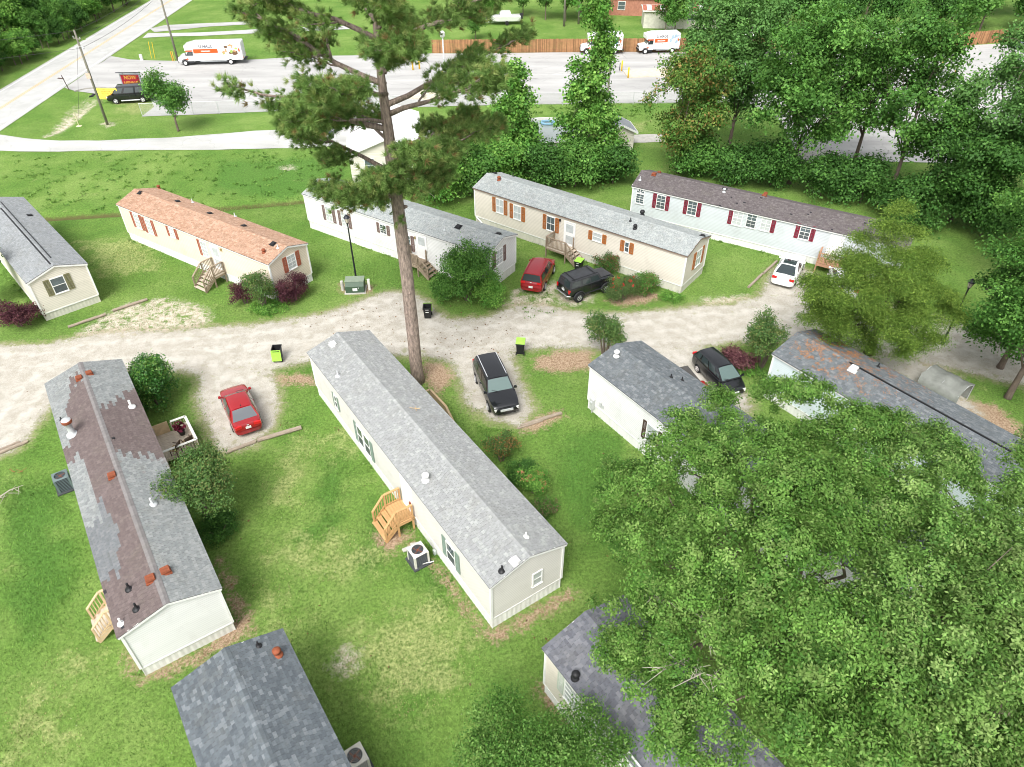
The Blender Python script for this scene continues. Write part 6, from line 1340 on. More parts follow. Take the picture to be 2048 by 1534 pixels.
# --- loblolly pine
def pine():
    r = np.random.default_rng(21); base = Vector((-6.25, 36.7, 0)); t = thing('pine_tree', 'tall pine with bare grey brown trunk and wide needle crown beside the greige home', 'pine tree', base)
    H = 25.5; mb = MB(); zs = np.linspace(-.3, H, 26); mb.tube([(.05 * math.sin(z * .22) * (z > 2) - .012 * max(0, z - 8), .08 * math.cos(z * .3) - .08, z) for z in zs], [max(.05, .41 * (1 - .012 * z) * (1 if z < 15 else max(.08, 1 - (z - 15) / 11.0)) + (.12 if z < .2 else 0)) for z in zs], 16)
    # bark plates: knock the surface about
    for v in mb.V:
        a = math.atan2(v.y, v.x); f = 1 + .06 * math.sin(a * 7 + v.z * 2.1) * math.sin(v.z * 3.3 + a * 2); v.x *= f; v.y *= f
    for (z, a) in ((7.0, -1.2), (8.6, -1.7), (10.4, -1.4), (5.6, -1.9), (11.6, -.9), (12.4, -.4)):
        mb.tube([(math.cos(a) * .30, math.sin(a) * .30, z), (math.cos(a) * .52, math.sin(a) * .52, z + .06)], [.13, .07], 7)
    tips = []; dead = MB()
    def branch(z, az, L_, rise, r0, depth=0, a0=None):
        a = a0 if a0 is not None else Vector((0, 0, z)); d = Vector((math.cos(az), math.sin(az), 0)); pts = []; n = 6
        for i in range(n + 1):
            f = i / n; pts.append(a + d * L_ * f + Vector((0, 0, L_ * (rise * f - .25 * rise * f * f + .10 * f ** 3))) + Vector((r.normal(), r.normal(), r.normal() * .6)) * L_ * .025 * (i > 0))
        mb.tube(pts, [r0 * (1 - .82 * i / n) for i in range(n + 1)], 7 if depth == 0 else 5)
        if depth < 2:
            k = (9, 6)[depth]
            for j in range(k):
                f = r.uniform(.26, 1.0) if depth == 0 else r.uniform(.25, 1); i0 = min(n - 1, int(f * n)); p = pts[i0].lerp(pts[i0 + 1], f * n - i0)
                branch(0, az + r.normal() * .85, L_ * r.uniform(.20, .40) * (1.25 - .5 * f), r.uniform(-.12, .55), r0 * (.40 if depth == 0 else .45), depth + 1, p)
        for f in ((.75, .9, 1.0) if depth == 0 else (.35, .6, .85, 1.0)):
            i0 = min(n - 1, int(f * n)); tips.append((pts[i0].lerp(pts[i0 + 1], f * n - i0), d))
    spec = [(13.3, 3.9, 3.0, .12, .09), (13.9, 5.3, 2.6, .2, .08), (14.5, 4.5, 3.0, .2, .09), (15.6, 5.4, 3.6, .25, .1), (16.9, 3.9, 4.4, .3, .11), (12.9, 3.2, 3.8, .05, .12), (13.6, -.15, 3.0, .22, .09), (14.2, 2.75, 5.6, .36, .15), (14.9, .15, 4.6, .30, .14), (15.3, .75, 5.0, .14, .14), (15.9, 2.4, 4.2, .3, .11), (16.6, 3.5, 6.8, .42, .18), (17.4, -.35, 5.6, .42, .15), (17.9, .35, 6.4, .36, .16), (18.4, 4.3, 4.4, .3, .12), (18.8, 2.9, 6.8, .46, .17), (19.4, 1.5, 4.6, .45, .12), (19.9, -1.1, 4.4, .4, .12), (20.4, .1, 6.2, .5, .15), (20.8, 3.3, 6.2, .5, .15), (21.4, 2.3, 4.8, .5, .12), (21.9, 4.9, 4.0, .4, .1), (22.4, .6, 4.8, .55, .12), (22.9, 3.7, 4.6, .55, .12), (23.6, 1.9, 3.6, .6, .1), (23.9, -.5, 3.6, .6, .1), (24.6, 2.9, 2.8, .7, .08), (24.9, .4, 2.8, .7, .08)]
    for z, az, L_, rs, r0 in spec: branch(z, az, L_, rs, r0)
    for z, az, L_ in ((13.4, .5, 2.0), (14.4, -.6, 2.4), (15.2, 1.2, 2.2), (16.1, -.9, 1.8), (17.0, 3.0, 2.0), (14.0, 3.6, 1.6)):
        p0 = Vector((math.cos(az) * .3, math.sin(az) * .3, z)); p1 = p0 + Vector((math.cos(az), math.sin(az), -.35)) * L_; dead.tube([p0, p0.lerp(p1, .5) + Vector((0, 0, .15)), p1], [.045, .03, .012], 5)
    for z, a in ((11.9, -1.2), (12.4, -2.0), (12.9, -.6), (13.3, -2.4), (13.9, -1.4), (14.6, -.8), (11.5, -1.6)): tips.append((Vector((math.cos(a) * .55, math.sin(a) * .55, z)), Vector((0, -1, 0)))); tips.append((Vector((math.cos(a) * .7, math.sin(a) * .7, z + .3)), Vector((0, -1, 0))))
    mb.build('trunk', PBARK, t, smooth=True); dead.build('dead_branches', DEAD, t)
    tp = np.array([p[:] for p, _ in tips]); td = np.array([d[:] for _, d in tips]); k = 2; tp = np.repeat(tp, k, 0) + r.normal(size=(len(tp) * k, 3)) * .22; td = np.repeat(td, k, 0)
    nn = 40; n = len(tp); ii = np.repeat(np.arange(n), nn); m = len(ii); TD = td + unit(r, n) * .7; TD[:, 2] += .35; TD /= np.linalg.norm(TD, axis=1, keepdims=True); D = unit(r, m) * .75 + TD[ii]; D /= np.linalg.norm(D, axis=1, keepdims=True); L_ = r.uniform(.20, .36, m)[:, None]
    side = np.cross(D, unit(r, m)); side /= np.linalg.norm(side, axis=1, keepdims=True) + 1e-9; B0 = tp[ii] + D * .02 + r.normal(size=(m, 3)) * .03; V = np.stack([B0 - side * .013, B0 + side * .013, B0 + D * L_], 1).reshape(-1, 3)
    pal = np.array([(.175, .285, .08), (.225, .335, .10), (.13, .225, .062), (.29, .35, .12), (.27, .20, .085)]); wts = r.choice(5, n, p=[.3, .28, .22, .16, .04]); col = pal[wts][ii] * r.uniform(.75, 1.25, (m, 1))
    link('needles', npmesh('needles', V, 3, NEED, np.repeat(col, 3, 0)), t); print('pine needles', m)
pine()
# --- big oak over the right foreground
def at(px, py, z): return P(px, py, z)
r_ = np.random.default_rng(3)
ob = Vector((10.6, 15.6, 0)); lob = []
for (px, py, z, rr) in ((1300, 1000, 8.0, 2.3), (1370, 880, 8.6, 1.8), (1480, 920, 9.6, 2.3), (1620, 830, 9.2, 1.9), (1560, 1010, 10.8, 2.5), (1700, 870, 9.6, 2.0), (1720, 1000, 10.6, 2.3), (1350, 1150, 9.2, 2.4), (1480, 1120, 10.6, 2.3), (1620, 1150, 11.4, 2.4), (1270, 1260, 7.4, 1.6), (1320, 1330, 7.6, 1.5), (1270, 1080, 7.2, 1.7), (1400, 1300, 8.8, 1.7), (1700, 1300, 10.4, 2.4), (1560, 1290, 10.0, 1.9), (1480, 1400, 8.4, 1.4), (1320, 1440, 7.2, 1.5), (1420, 1470, 7.4, 1.3), (1640, 1420, 9.6, 1.9), (1760, 1420, 10, 2.0), (1440, 820, 7.4, 1.2), (1240, 950, 6.6, 1.1), (1540, 790, 8.2, 1.1), (1230, 1330, 6.6, .9), (1420, 950, 8.8, 1.7), (1480, 1020, 9.4, 1.7), (1400, 1030, 8.6, 1.6), (1680, 1085, 10.6, 1.9), (1640, 1050, 10.6, 1.6), (1460, 1210, 10.0, 1.8), (1560, 1390, 9.4, 1.6)):
    c = P(px, py, z) - ob; lob.append((np.array(c), np.array((rr, rr, rr * .72)) * 1.0))
tree('oak_tree', 'huge leafy oak spreading its crown over the dark and slate grey roofs', 'tree', ob, lob, 4, 3900, 80, .15, .118, G_OAK, .42, 4.2, ntarget=22, aspect=.5, up=.2, shell=(.6, 1.0), tint=.3, subl=9, nr=.45, of=1.0)
ob2 = Vector((19.6, 13.8, 0)); lob = []
for (px, py, z, rr) in ((1800, 900, 8.8, 1.9), (1880, 960, 9.2, 2.2), (1960, 1010, 9.2, 2.1), (2030, 1060, 9, 2.2), (1850, 1080, 10.6, 2.4), (1960, 1160, 10.8, 2.4), (2060, 1200, 10.4, 2.4), (1820, 1220, 11.0, 2.3), (1930, 1300, 11, 2.4), (2040, 1360, 10.6, 2.4), (1850, 1390, 10.6, 2.0), (1960, 1460, 10, 2.2), (2060, 1500, 9.6, 2.2), (1840, 1500, 9.6, 1.7), (2090, 950, 8.4, 1.9)):
    c = P(px, py, z) - ob2; lob.append((np.array(c), np.array((rr, rr, rr * .72)) * 1.0))
tree('oak_tree', 'lighter green leafy oak reaching toward the pale blue home', 'tree', ob2, lob, 5, 2100, 84, .16, .118, [(c[0] * 1.12, c[1] * 1.05, c[2] * 1.2) for c in G_OAK], .36, 4.5, ntarget=14, aspect=.5, up=.2, shell=(.6, 1.0), tint=.3, subl=9, nr=.45, of=1.0)
ob3 = P(1075, 1500, 0) + Vector((.4, -3.2, 0)); lob = []
for (px, py, z, rr) in ((1000, 1440, 4.4, 1.0), (1060, 1510, 5.0, 1.1), (1130, 1470, 4.6, .95), (1180, 1440, 4.4, .7), (1190, 1530, 4.8, .9), (970, 1525, 4.4, 1.0), (1110, 1560, 5, 1.2), (1030, 1570, 5, 1.1), (1230, 1500, 4.6, .6)):
    c = P(px, py, z) - ob3; lob.append((np.array(c), np.array((rr, rr, rr * .8))))
tree('oak_tree', 'small leafy tree in front of the beige home wall under the oak', 'tree', ob3, lob, 6, 380, 80, .22, .10, [(c[0] * .85, c[1] * .92, c[2] * .9) for c in G_OAK], .14, 2.4, ntarget=8, aspect=.5)
# dead grey twigs in the oak
rr = np.random.default_rng(8); OAK = [x for x in COL.objects if x.get('label', '').startswith('huge leafy oak')][0]
for (px, py, z) in ((1400, 1345, 9.3), (1360, 1325, 9.0), (1310, 1195, 9.5), (1440, 1355, 9.2), (1450, 1175, 10.6), (1430, 1260, 10.0)):
    c = P(px, py, z) - ob; mb = MB()
    for k in range(7):
        d = Vector(unit(rr, 1)[0]); d.z = abs(d.z) * .5; L_ = rr.uniform(.5, 1.3); p1 = c + d * L_ * .5; p2 = c + d * L_ + Vector(unit(rr, 1)[0]) * .25; mb.tube([c, p1, p2], [.025, .016, .006], 4)
        for q in range(2): e = p1 + Vector(unit(rr, 1)[0]) * .4; mb.tube([p1, e], [.011, .004], 4)
    mb.build('dead_twig', DEAD, OAK)
# --- juniper
cb = P(1737, 706); lob = []; r = np.random.default_rng(31)
for (px, py, z, rr) in ((1790, 420, 9.6, 1.0), (1775, 470, 9.2, 1.3), (1740, 490, 8.4, 1.1), (1820, 480, 8.8, 1.1), (1700, 540, 7.2, 1.5), (1780, 540, 8.2, 1.7), (1850, 540, 7.4, 1.5), (1650, 600, 5.6, 1.5), (1720, 610, 6.8, 1.8), (1800, 610, 7, 1.9), (1870, 600, 6, 1.6), (1640, 650, 4.6, 1.2), (1700, 660, 5.2, 1.5), (1780, 670, 5.4, 1.6), (1850, 660, 4.8, 1.5), (1900, 640, 4.8, 1.1), (1870, 700, 3.8, 1.0), (1800, 700, 4.0, 1.0), (1630, 570, 5.6, 1.0), (1680, 690, 3.8, .8), (1740, 690, 3.4, 1.2), (1820, 690, 3.2, 1.2), (1770, 580, 7.6, 1.6), (1660, 625, 5.0, 1.3), (1740, 560, 7.6, 1.5), (1830, 640, 5.8, 1.5), (1670, 650, 4.4, 1.3), (1720, 640, 5.2, 1.5), (1690, 575, 6.4, 1.3)):
    c = P(px, py, z) - cb; c.y = c.y * .9; lob.append((np.array(c), np.array((rr, rr * 1.1, rr * .8))))
tree('juniper_tree', 'olive green feathery juniper beside the pine-needle strewn roof', 'tree', cb, lob, 32, 3000, 54, .27, .14, G_CED, .3, 2.2, bark=mat('dark juniper bark', (.075, .055, .045), .95, .3, 6, .6, 12), lmat=NEED, ntarget=14, aspect=.28, up=.3, shell=(.35, 1.0), flat=.55, droop=.25, subl=7, tint=.25)
# --- background trees (individual kinds, then copies)
def bgtree(label, base, H, rad, seed, pal, name='broadleaf_tree', nclump=330, nleaf=42, leaf=.30, cs=.42, low=.25, nl=26, base_r=.2, group=None, frac=(.28, .46), shell=(.45, 1.0), aspect=.6, lmat=LEAF, lowcut=-.9):
    r = np.random.default_rng(seed); zc = H * (low + (1 - low) / 2); rz = H * (1 - low) / 2
    lob = rlobes(r, (0, 0, zc), (rad, rad, rz), nl, frac, lowcut)
    return tree(name, label, 'tree', base, lob, seed, nclump, nleaf, cs, leaf, pal, base_r, H * max(low, .24), lmat=lmat, group=group, ntarget=10, aspect=aspect, shell=shell, subl=4 if nclump > 300 else 0, tint=.25, up=.3, nr=.5, of=1.0)
def V2(x, y): return Vector((x, y, 0))
bgtree('sweetgum tinged with reddish leaves behind the brown roofed home', P(1356, 345), 12.0, 4.0, 41, G_RD, leaf=.26, nclump=560, low=.03, nl=30)
bgtree('tall soft green tree rising behind the reddish sweetgum', P(1440, 330) + Vector((1.5, 3, 0)), 17.0, 4.6, 42, G_BL, leaf=.28, nclump=620, low=.08, nl=32)
bgtree('light green tree top between the reddish sweetgum and the box truck', P(1395, 325) + Vector((.5, 4, 0)), 15.5, 3.4, 53, G_BL, leaf=.27, nclump=420, low=.1, nl=26)
bgtree('broad dark green tree filling the gap behind the brown roofed home', P(1578, 366), 18.0, 6.4, 43, G_BG, leaf=.30, nclump=1000, low=.02, nl=46)
bgtree('airy tree with visible trunk behind the right end of the brown roofed home', P(1775, 400), 20.0, 4.8, 44, G_BG, leaf=.30, nclump=480, low=.08, nl=34, frac=(.2, .34))
bgtree('thin leaning tree right of the airy tree by the lot', P(1705, 365) + Vector((1, 3, 0)), 18, 4.2, 50, G_BG, leaf=.28, nclump=360, low=.1, nl=26, frac=(.2, .36))
bgtree('wispy grey green tree over the lot beside the bright right edge tree', P(1940, 425), 17, 5.6, 45, G_BL, leaf=.26, nclump=520, low=.12, nl=36, frac=(.18, .32))
bgtree('dense dark understory tree below the wispy tree', P(1900, 440), 10.5, 5.4, 46, G_DK, leaf=.26, nclump=700, low=.02, nl=34)
bgtree('bright yellow green tree at the right side beyond the lawn', P(2085, 460), 18, 6.0, 47, G_BR, leaf=.28, nclump=900, low=.05, nl=40)
bgtree('dark leafy tree hanging over the gravel behind the tarp', P(2015, 795), 12.0, 5.0, 48, [(c[0] * .9, c[1] * .95, c[2] * .9) for c in G_BG], leaf=.17, nclump=1500, nleaf=46, cs=.32, low=.06, nl=36)
bgtree('low spreading dark tree beside the gravel in front of the back lamp post', P(2000, 735), 8.2, 3.6, 54, G_DK, leaf=.17, nclump=620, nleaf=44, cs=.28, low=.06, nl=24)
bgtree('mid green tree between lawn and gravel at the right side', P(2075, 610), 14.5, 5.4, 49, G_BG, leaf=.2, nclump=760, nleaf=44, cs=.36, low=.12, nl=28)
def column(label, base, H, rad, seed, pal, n=26):
    r = np.random.default_rng(seed); lob = []
    for i in range(n):
        f = (i + .5) / n; z = H * (.05 + .93 * f); w_ = rad * (1.15 - .75 * f if f > .2 else .95 + .5 * f) ; a = r.uniform(0, 6.28); q = r.uniform(.2, .75) * w_; lob.append((np.array((math.cos(a) * q, math.sin(a) * q, z)), np.array((w_ * .55, w_ * .55, w_ * .45))))
    return tree('sweetgum_tree', label, 'tree', base, lob, seed, 620, 36, .34, .27, pal, .17, H * .25, ntarget=8, aspect=.8, up=.5, tint=.25)
column('tall columnar bright green sweetgum in front of the chain-link fence', P(1172, 342), 16.4, 3.1, 51, G_BR, 34); column('shorter columnar sweetgum beside the round pool', P(1034, 338), 10.4, 3.0, 52, G_BR, 22)
for k, (px, py, H, rd, pal, lb) in enumerate(((868, 402, 5.6, 3.0, G_BR, 'bright green thicket behind the white home next to the pine trunk'), (930, 385, 6.2, 3.2, G_BG, 'dense green thicket below the shorter sweetgum'), (1000, 372, 4.6, 2.6, G_BR, 'leafy thicket behind the far end of the beige home roof'), (1085, 372, 4.2, 2.6, G_DK, 'dark thicket behind the middle of the beige home roof'), (1150, 372, 4.4, 2.8, G_BG, 'thicket at the foot of the tall sweetgum'), (1225, 366, 3.8, 2.4, G_DK, 'low dark thicket below the garden shed'), (1640, 392, 4.0, 3.4, G_DK, 'dark undergrowth behind the brown roof ridge'), (1470, 362, 3.6, 3.0, G_DK, 'shrubby undergrowth left behind the brown roof'), (1540, 372, 4.2, 3.2, G_DK, 'ferny undergrowth behind the middle of the brown roof'), (1720, 404, 4.2, 3.6, G_DK, 'shady undergrowth at the foot of the airy tree'), (1390, 348, 3.6, 3.0, G_BG, 'low leafy undergrowth below the reddish sweetgum'), (1960, 470, 4.2, 3.8, G_DK, 'dark bushes at the edge of the back lawn'), (1820, 446, 4.2, 3.6, G_DK, 'undergrowth at the right end of the brown roofed home'))):
    bgtree(lb, P(px, py), H, rd, 60 + k, pal, name='thicket', leaf=.26, nclump=260, nleaf=36, low=.02, nl=20, base_r=.07, lowcut=-1, group=None)
bgtree('small rounded tree on the verge beside the chain-link fence', P(357, 262), 7.0, 2.35, 80, G_BG, leaf=.24, nclump=230, nleaf=34, cs=.3, low=.22, nl=22, base_r=.13)
# woods: four kinds, copied
kinds = [bgtree('', V2(0, 400), 12.5, 4.4, 90, G_BR, nclump=240, nleaf=34, leaf=.48, cs=.55, low=.04, nl=24), bgtree('', V2(0, 420), 14.5, 4.6, 91, G_BG, nclump=240, nleaf=34, leaf=.5, cs=.55, low=.06, nl=24), bgtree('', V2(0, 440), 11.0, 4.2, 92, G_DK, nclump=220, nleaf=34, leaf=.5, cs=.55, low=.03, nl=22), bgtree('', V2(0, 460), 16.0, 4.2, 93, G_BG, nclump=220, nleaf=34, leaf=.5, cs=.55, low=.1, nl=22)]
KD = ['bright green', 'mid green', 'dark green', 'tall green']
def wood(spots, where, grp, seed):
    rr = random.Random(seed)
    for x, y, s in spots:
        k = rr.randrange(4); c = copy_tree(kinds[k]); c.location = (x, y, -.1); c.rotation_euler = (0, 0, rr.uniform(0, 6.28)); f = s * rr.uniform(.85, 1.15); c.scale = (f, f, f * rr.uniform(.9, 1.1)); c['label'] = KD[k] + ' ' + where; c['group'] = grp
rr = random.Random(77); sp = []
for i in range(16):
    for j in range(4):
        c = _c0 + _dirn * (i * 6.5 + 2 + rr.uniform(-1.5, 1.5)) - Vector((_dirn.y, -_dirn.x, 0)) * (7.9 + j * 4.5 + rr.uniform(-.8, .8)); sp.append((c.x, c.y, (.40, .72, .95, 1.1)[j]))
for i in range(34): c = _c0 + _dirn * (i * 3.1 + 4 + rr.uniform(-1, 1)) - Vector((_dirn.y, -_dirn.x, 0)) * (7.4 + rr.uniform(-.6, .8)); sp.append((c.x, c.y, rr.uniform(.26, .4)))
wood(sp, 'leafy tree in the woods across the street', 'woods across the street', 5)
sp = []
for i in range(13):
    for j in range(2): sp.append((34 + i * 7.5 + rr.uniform(-2, 2), 131 + j * 10 + (0 if i < 7 else (i - 7) * 1.2) + rr.uniform(-2, 2), .85 + .15 * j))
wood(sp, 'leafy tree in the woods behind the wooden fence', 'woods behind the wooden fence', 6)
wood([(x, 168 + rr.uniform(-4, 6), 1.0) for x in range(-34, 60, 9)], 'leafy tree at the far edge of the lawn beyond the fence', 'far trees beyond the lawn', 7)
wood([(-6, 126, .36), (-3, 138, .5), (2, 143, .6), (6, 140, .6), (9.5, 139, .62), (12.5, 142, .6), (15.5, 139, .5), (25.5, 129, .62), (27.5, 131, .5), (35, 137, .62), (41, 131, .6), (47, 133, .6), (40, 140, .8)], 'yard tree on the lawn behind the wooden fence', 'yard trees behind the wooden fence', 8)
for k in kinds:
    for ch in list(k.children): bpy.data.objects.remove(ch)
    bpy.data.objects.remove(k)
# --- shrubs
def shrub(label, base, H, rad, seed, pal, leaf=.09, nclump=220, nleaf=40, cs=.14, name='shrub', lmat=LEAF, stems=4, nl=12, low=.0, frac=(.4, .6), flowers=None, aspect=.55, up=.4, shell=(.55, 1.0), elong=1.0):
    r = np.random.default_rng(seed); t = thing(name, label, 'shrub', base); zc = H * (low + (1 - low) / 2); lob = rlobes(r, (0, 0, zc), (rad, rad, H * (1 - low) / 2), nl, frac, -1)
    V, C, ce = crown(r, lob, nclump, nleaf, cs, leaf, pal, aspect=aspect, up=up, shell=shell); V[:, 2] = np.maximum(V[:, 2], .0); link('foliage', npmesh('foliage', V, 4, lmat, C), t)
    mb = MB()
    for k in range(stems):
        a = 6.28 * k / stems + r.uniform(-.4, .4); q = rad * .5; mb.tube([(math.cos(a) * .08, math.sin(a) * .08, -.1), (math.cos(a) * q * .5, math.sin(a) * q * .5, H * .35), (math.cos(a) * q, math.sin(a) * q, H * .75)], [.035 + .012 * H, .03, .01], 5)
    mb.build('stems', BARK, t)
    if flowers:
        col, n, s = flowers; top = ce[ce[:, 2] > np.median(ce[:, 2])]; pp = top[r.integers(0, len(top), n)]; pp = np.repeat(pp, 9, 0) + r.normal(size=(n * 9, 3)) * s * .5; Vf = leaf_quads(r, pp, s, .8, None, .5); link('blooms', npmesh('blooms', Vf, 4, LEAF, np.tile(np.array(col), (len(Vf), 1)) * np.repeat(r.uniform(.8, 1.2, (len(pp), 1)), 4, 0)), t)
    return t
shrub('round purple shrub at the corner of the cream home', P(40, 652), 1.9, 1.45, 101, PURP, .12, 220, 40, .17)
shrub('smaller purple shrub left of the crape myrtle at the orange-roofed home', P(492, 606), 1.7, .95, 102, PURP, .10, 150, 40, .13); shrub('large rounded purple shrub at the gable of the orange-roofed home', P(590, 600), 2.4, 1.2, 103, PURP, .10, 240, 42, .14)
G_PK = G_MYR + [(.10, .18, .05), (.075, .15, .045)]
shrub('crape myrtle bush between the two purple shrubs', P(530, 618), 3.0, 1.05, 104, G_PK, .12, 170, 34, .16, stems=6, low=.12); shrub('low leafy ground cover under the crape myrtle by the orange-roofed home', P(535, 617), .5, 1.5, 105, G_BR, .12, 140, 30, .12, stems=3)
shrub('tall green bush in front of the white home with mauve shutters', P(935, 600), 4.3, 2.1, 106, G_BG, .15, 420, 40, .22, nl=20); shrub('lower bright bush beside the tall green bush toward the red crossover', P(985, 607), 2.1, 1.35, 107, G_BR, .12, 240, 40, .16); shrub('leafy bush at the foot of the tall green bush toward the bin', P(893, 596), 1.9, 1.2, 108, G_BG, .12, 200, 40, .16)
shrub('glossy dense holly bush beside the patched-roof home', P(316, 806), 3.1, 1.6, 109, [(.035, .125, .022), (.05, .16, .028), (.075, .20, .035), (.14, .26, .05)], .14, 380, 40, .18, lmat=LEAFG, nl=16)
shrub('crape myrtle with yellowish tips beside the porch of the patched-roof home', P(425, 1042), 4.4, 1.75, 110, G_PK, .12, 420, 40, .20, stems=5, low=.28, nl=18); shrub('low dark shrub at the foot of the crape myrtle', P(440, 1070), 1.1, 1.05, 111, G_DK, .10, 180, 40, .14)
shrub('vase shaped crape myrtle by the road in front of the slate-roofed home', P(1208, 712), 3.6, 1.35, 112, G_PK, .13, 220, 34, .18, stems=7, low=.1, nl=14, frac=(.32, .5)); shrub('crape myrtle with several stems near the black hatchback', P(1520, 737), 4.2, 1.6, 113, G_PK, .13, 280, 34, .19, stems=7, low=.16, nl=16, frac=(.32, .5))
shrub('purple loropetalum bush beside the black hatchback', P(1470, 733), 1.6, 1.15, 114, [(.12, .045, .055), (.17, .075, .08), (.09, .03, .042), (.22, .11, .11)], .12, 150, 34, .15); shrub('green ground plants under the crape myrtle by the black hatchback', P(1490, 742), .6, 1.0, 115, G_BR, .11, 90, 30, .11)
shrub('reddish tipped nandina in front of the black SUV', P(1003, 920), 2.0, .95, 116, [(.075, .14, .04), (.10, .17, .045), (.055, .11, .03), (.28, .15, .06)], .09, 190, 34, .14, low=.05, frac=(.3, .45))
shrub('green bush along the greige home wall', P(1042, 962), 1.2, .9, 117, G_DK, .09, 160, 40, .13); shrub('bush with orange pink new leaves along the greige home wall', P(1068, 985), 1.5, .85, 118, G_BR, .09, 160, 40, .13, flowers=((.50, .24, .13), 40, .10)); shrub('small half dry bush at the end of the row along the greige home', P(1088, 1022), .9, .7, 119, G_BG + [(.20, .15, .09)], .08, 110, 36, .11)
shrub('rose bush with red blooms in front of the beige home', P(1246, 600), 1.9, 1.3, 120, [(.085, .145, .045), (.12, .17, .06), (.065, .115, .035)], .09, 260, 36, .15, flowers=((.62, .035, .05), 26, .10)); shrub('rounded green bush beside the red rose bush', P(1290, 586), 1.8, 1.0, 121, G_BG + [(.22, .13, .07)], .10, 220, 38, .14); shrub('green bush at the beige home wall behind the black off-roader', P(1212, 545), 1.7, 1.05, 122, G_DK + [(.25, .1, .07)], .10, 190, 38, .14); shrub('low green creeper at the corner of the beige home', P(1345, 598), .45, .9, 123, G_BR, .10, 80, 30, .1)
bgtree('dark leafy tree beside the left wall of the cream home', P(2, 606), 5.6, 1.7, 124, G_DK, leaf=.16, nclump=330, nleaf=44, cs=.24, low=.08, nl=18, base_r=.1)
for kk, (px, py) in enumerate(((1360, 30),)): pass
for kind, pot in PENDING:
    r = np.random.default_rng(7); n = 60; D = unit(r, n); D[:, 2] = np.abs(D[:, 2]) + .4; C = np.array((0, 0, .40)) + D * r.uniform(.1, .42, (n, 1)); V = leaf_quads(r, C, .26, .55, D, .4); link('leaves', npmesh('leaves', V, 4, LEAF, np.tile(np.array((.11, .012, .03)), (len(V), 1)) * np.repeat(r.uniform(.6, 1.4, (n, 1)), 4, 0)), pot)
# fallen branch on the left lawn
mb = MB(); rr = np.random.default_rng(5); a = P(-10, 1000, .08); b = P(47, 970, .12); mb.tube([a, a.lerp(b, .5) + Vector((0, .1, .08)), b], [.05, .035, .012], 6)
for k in range(7): s = a.lerp(b, .1 + .12 * k); e = s + Vector((rr.uniform(-.3, .7), rr.uniform(-.7, .3), rr.uniform(0, .2))); mb.tube([s, e], [.02, .007], 4)
tag(mb.build('fallen_branch', DEAD), 'bare grey fallen branch lying on the lawn beside the patched-roof home', 'branch')
mb = MB()
for k in range(5): s = P(25 + 5 * k, 944, .05); mb.tube([s, s + Vector((rr.uniform(-.4, .4), rr.uniform(-.3, .3), .12))], [.02, .006], 4)
tag(mb.build('fallen_twigs', mat('brown dead twig', (.25, .12, .05), .9)), 'brown dead twigs on the lawn near the grey green air conditioner', 'branch')
# antenna-like stick on the greige roof
p_, s_ = roofpt(hM, 830, 820); mb = MB(); mb.tube([(-.3, .1, .05), (.3, -.05, .1)], .02, 5); mb.tube([(0, .2, .05), (.1, -.2, .08)], .018, 5); M = Matrix.Translation(hM.c) @ Matrix.Rotation(hM.ang, 4, 'Z'); o = mb.build('fallen_stick', mat('tan stick', (.5, .36, .2), .9), None, M @ p_ + Vector((0, 0, .03))); tag(o, 'small broken stick lying on the greige home roof', 'stick')
# pine needles fallen on the pale blue home's roof
r = np.random.default_rng(12); n = 5200; L_, W_ = hE.L, hE.W; x = -L_ / 2 + np.abs(r.normal(size=n)) * 2.8 + r.uniform(0, 2, n); v = r.uniform(0, 1, n); sgn = np.where(r.random(n) < .5, -1, 1)
nz = vnoise(x + 50, v * 3 + sgn * 7 + 20, .28, 9); keep = (x < -L_ / 2 + 8.5) & (nz > np.where(sgn > 0, .5, .55)) & ~((sgn < 0) & (v < .25)); x, v, sgn = x[keep], v[keep], sgn[keep]; n = len(x)
y = sgn * (W_ / 2) * (1 - v); z = hE.eave + hE.rise * v + .035; C = np.stack([x, y, z], 1); a = r.uniform(0, 6.28, n); D = np.stack([np.cos(a), np.sin(a), -sgn * np.sin(a) * hE.rise / (W_ / 2)], 1) * r.uniform(.05, .12, n)[:, None]; S = np.stack([-np.sin(a), np.cos(a), 0 * a], 1) * .010
V = np.stack([C - D - S, C - D + S, C + D], 1).reshape(-1, 3); col = np.array([(.40, .17, .06), (.32, .14, .06), (.48, .24, .10)])[r.integers(0, 3, n)]
o = link('fallen_needles', npmesh('fallen_needles', V, 3, mat('dry pine needles', (.4, .17, .06), .9, .1, attr=True), np.repeat(col, 3, 0))); o.matrix_world = Matrix.Translation(hE.c) @ Matrix.Rotation(hE.ang, 4, 'Z'); o['kind'] = 'stuff'; tag(o, 'scattered orange dry pine needles on the pale blue home roof', 'pine needles')
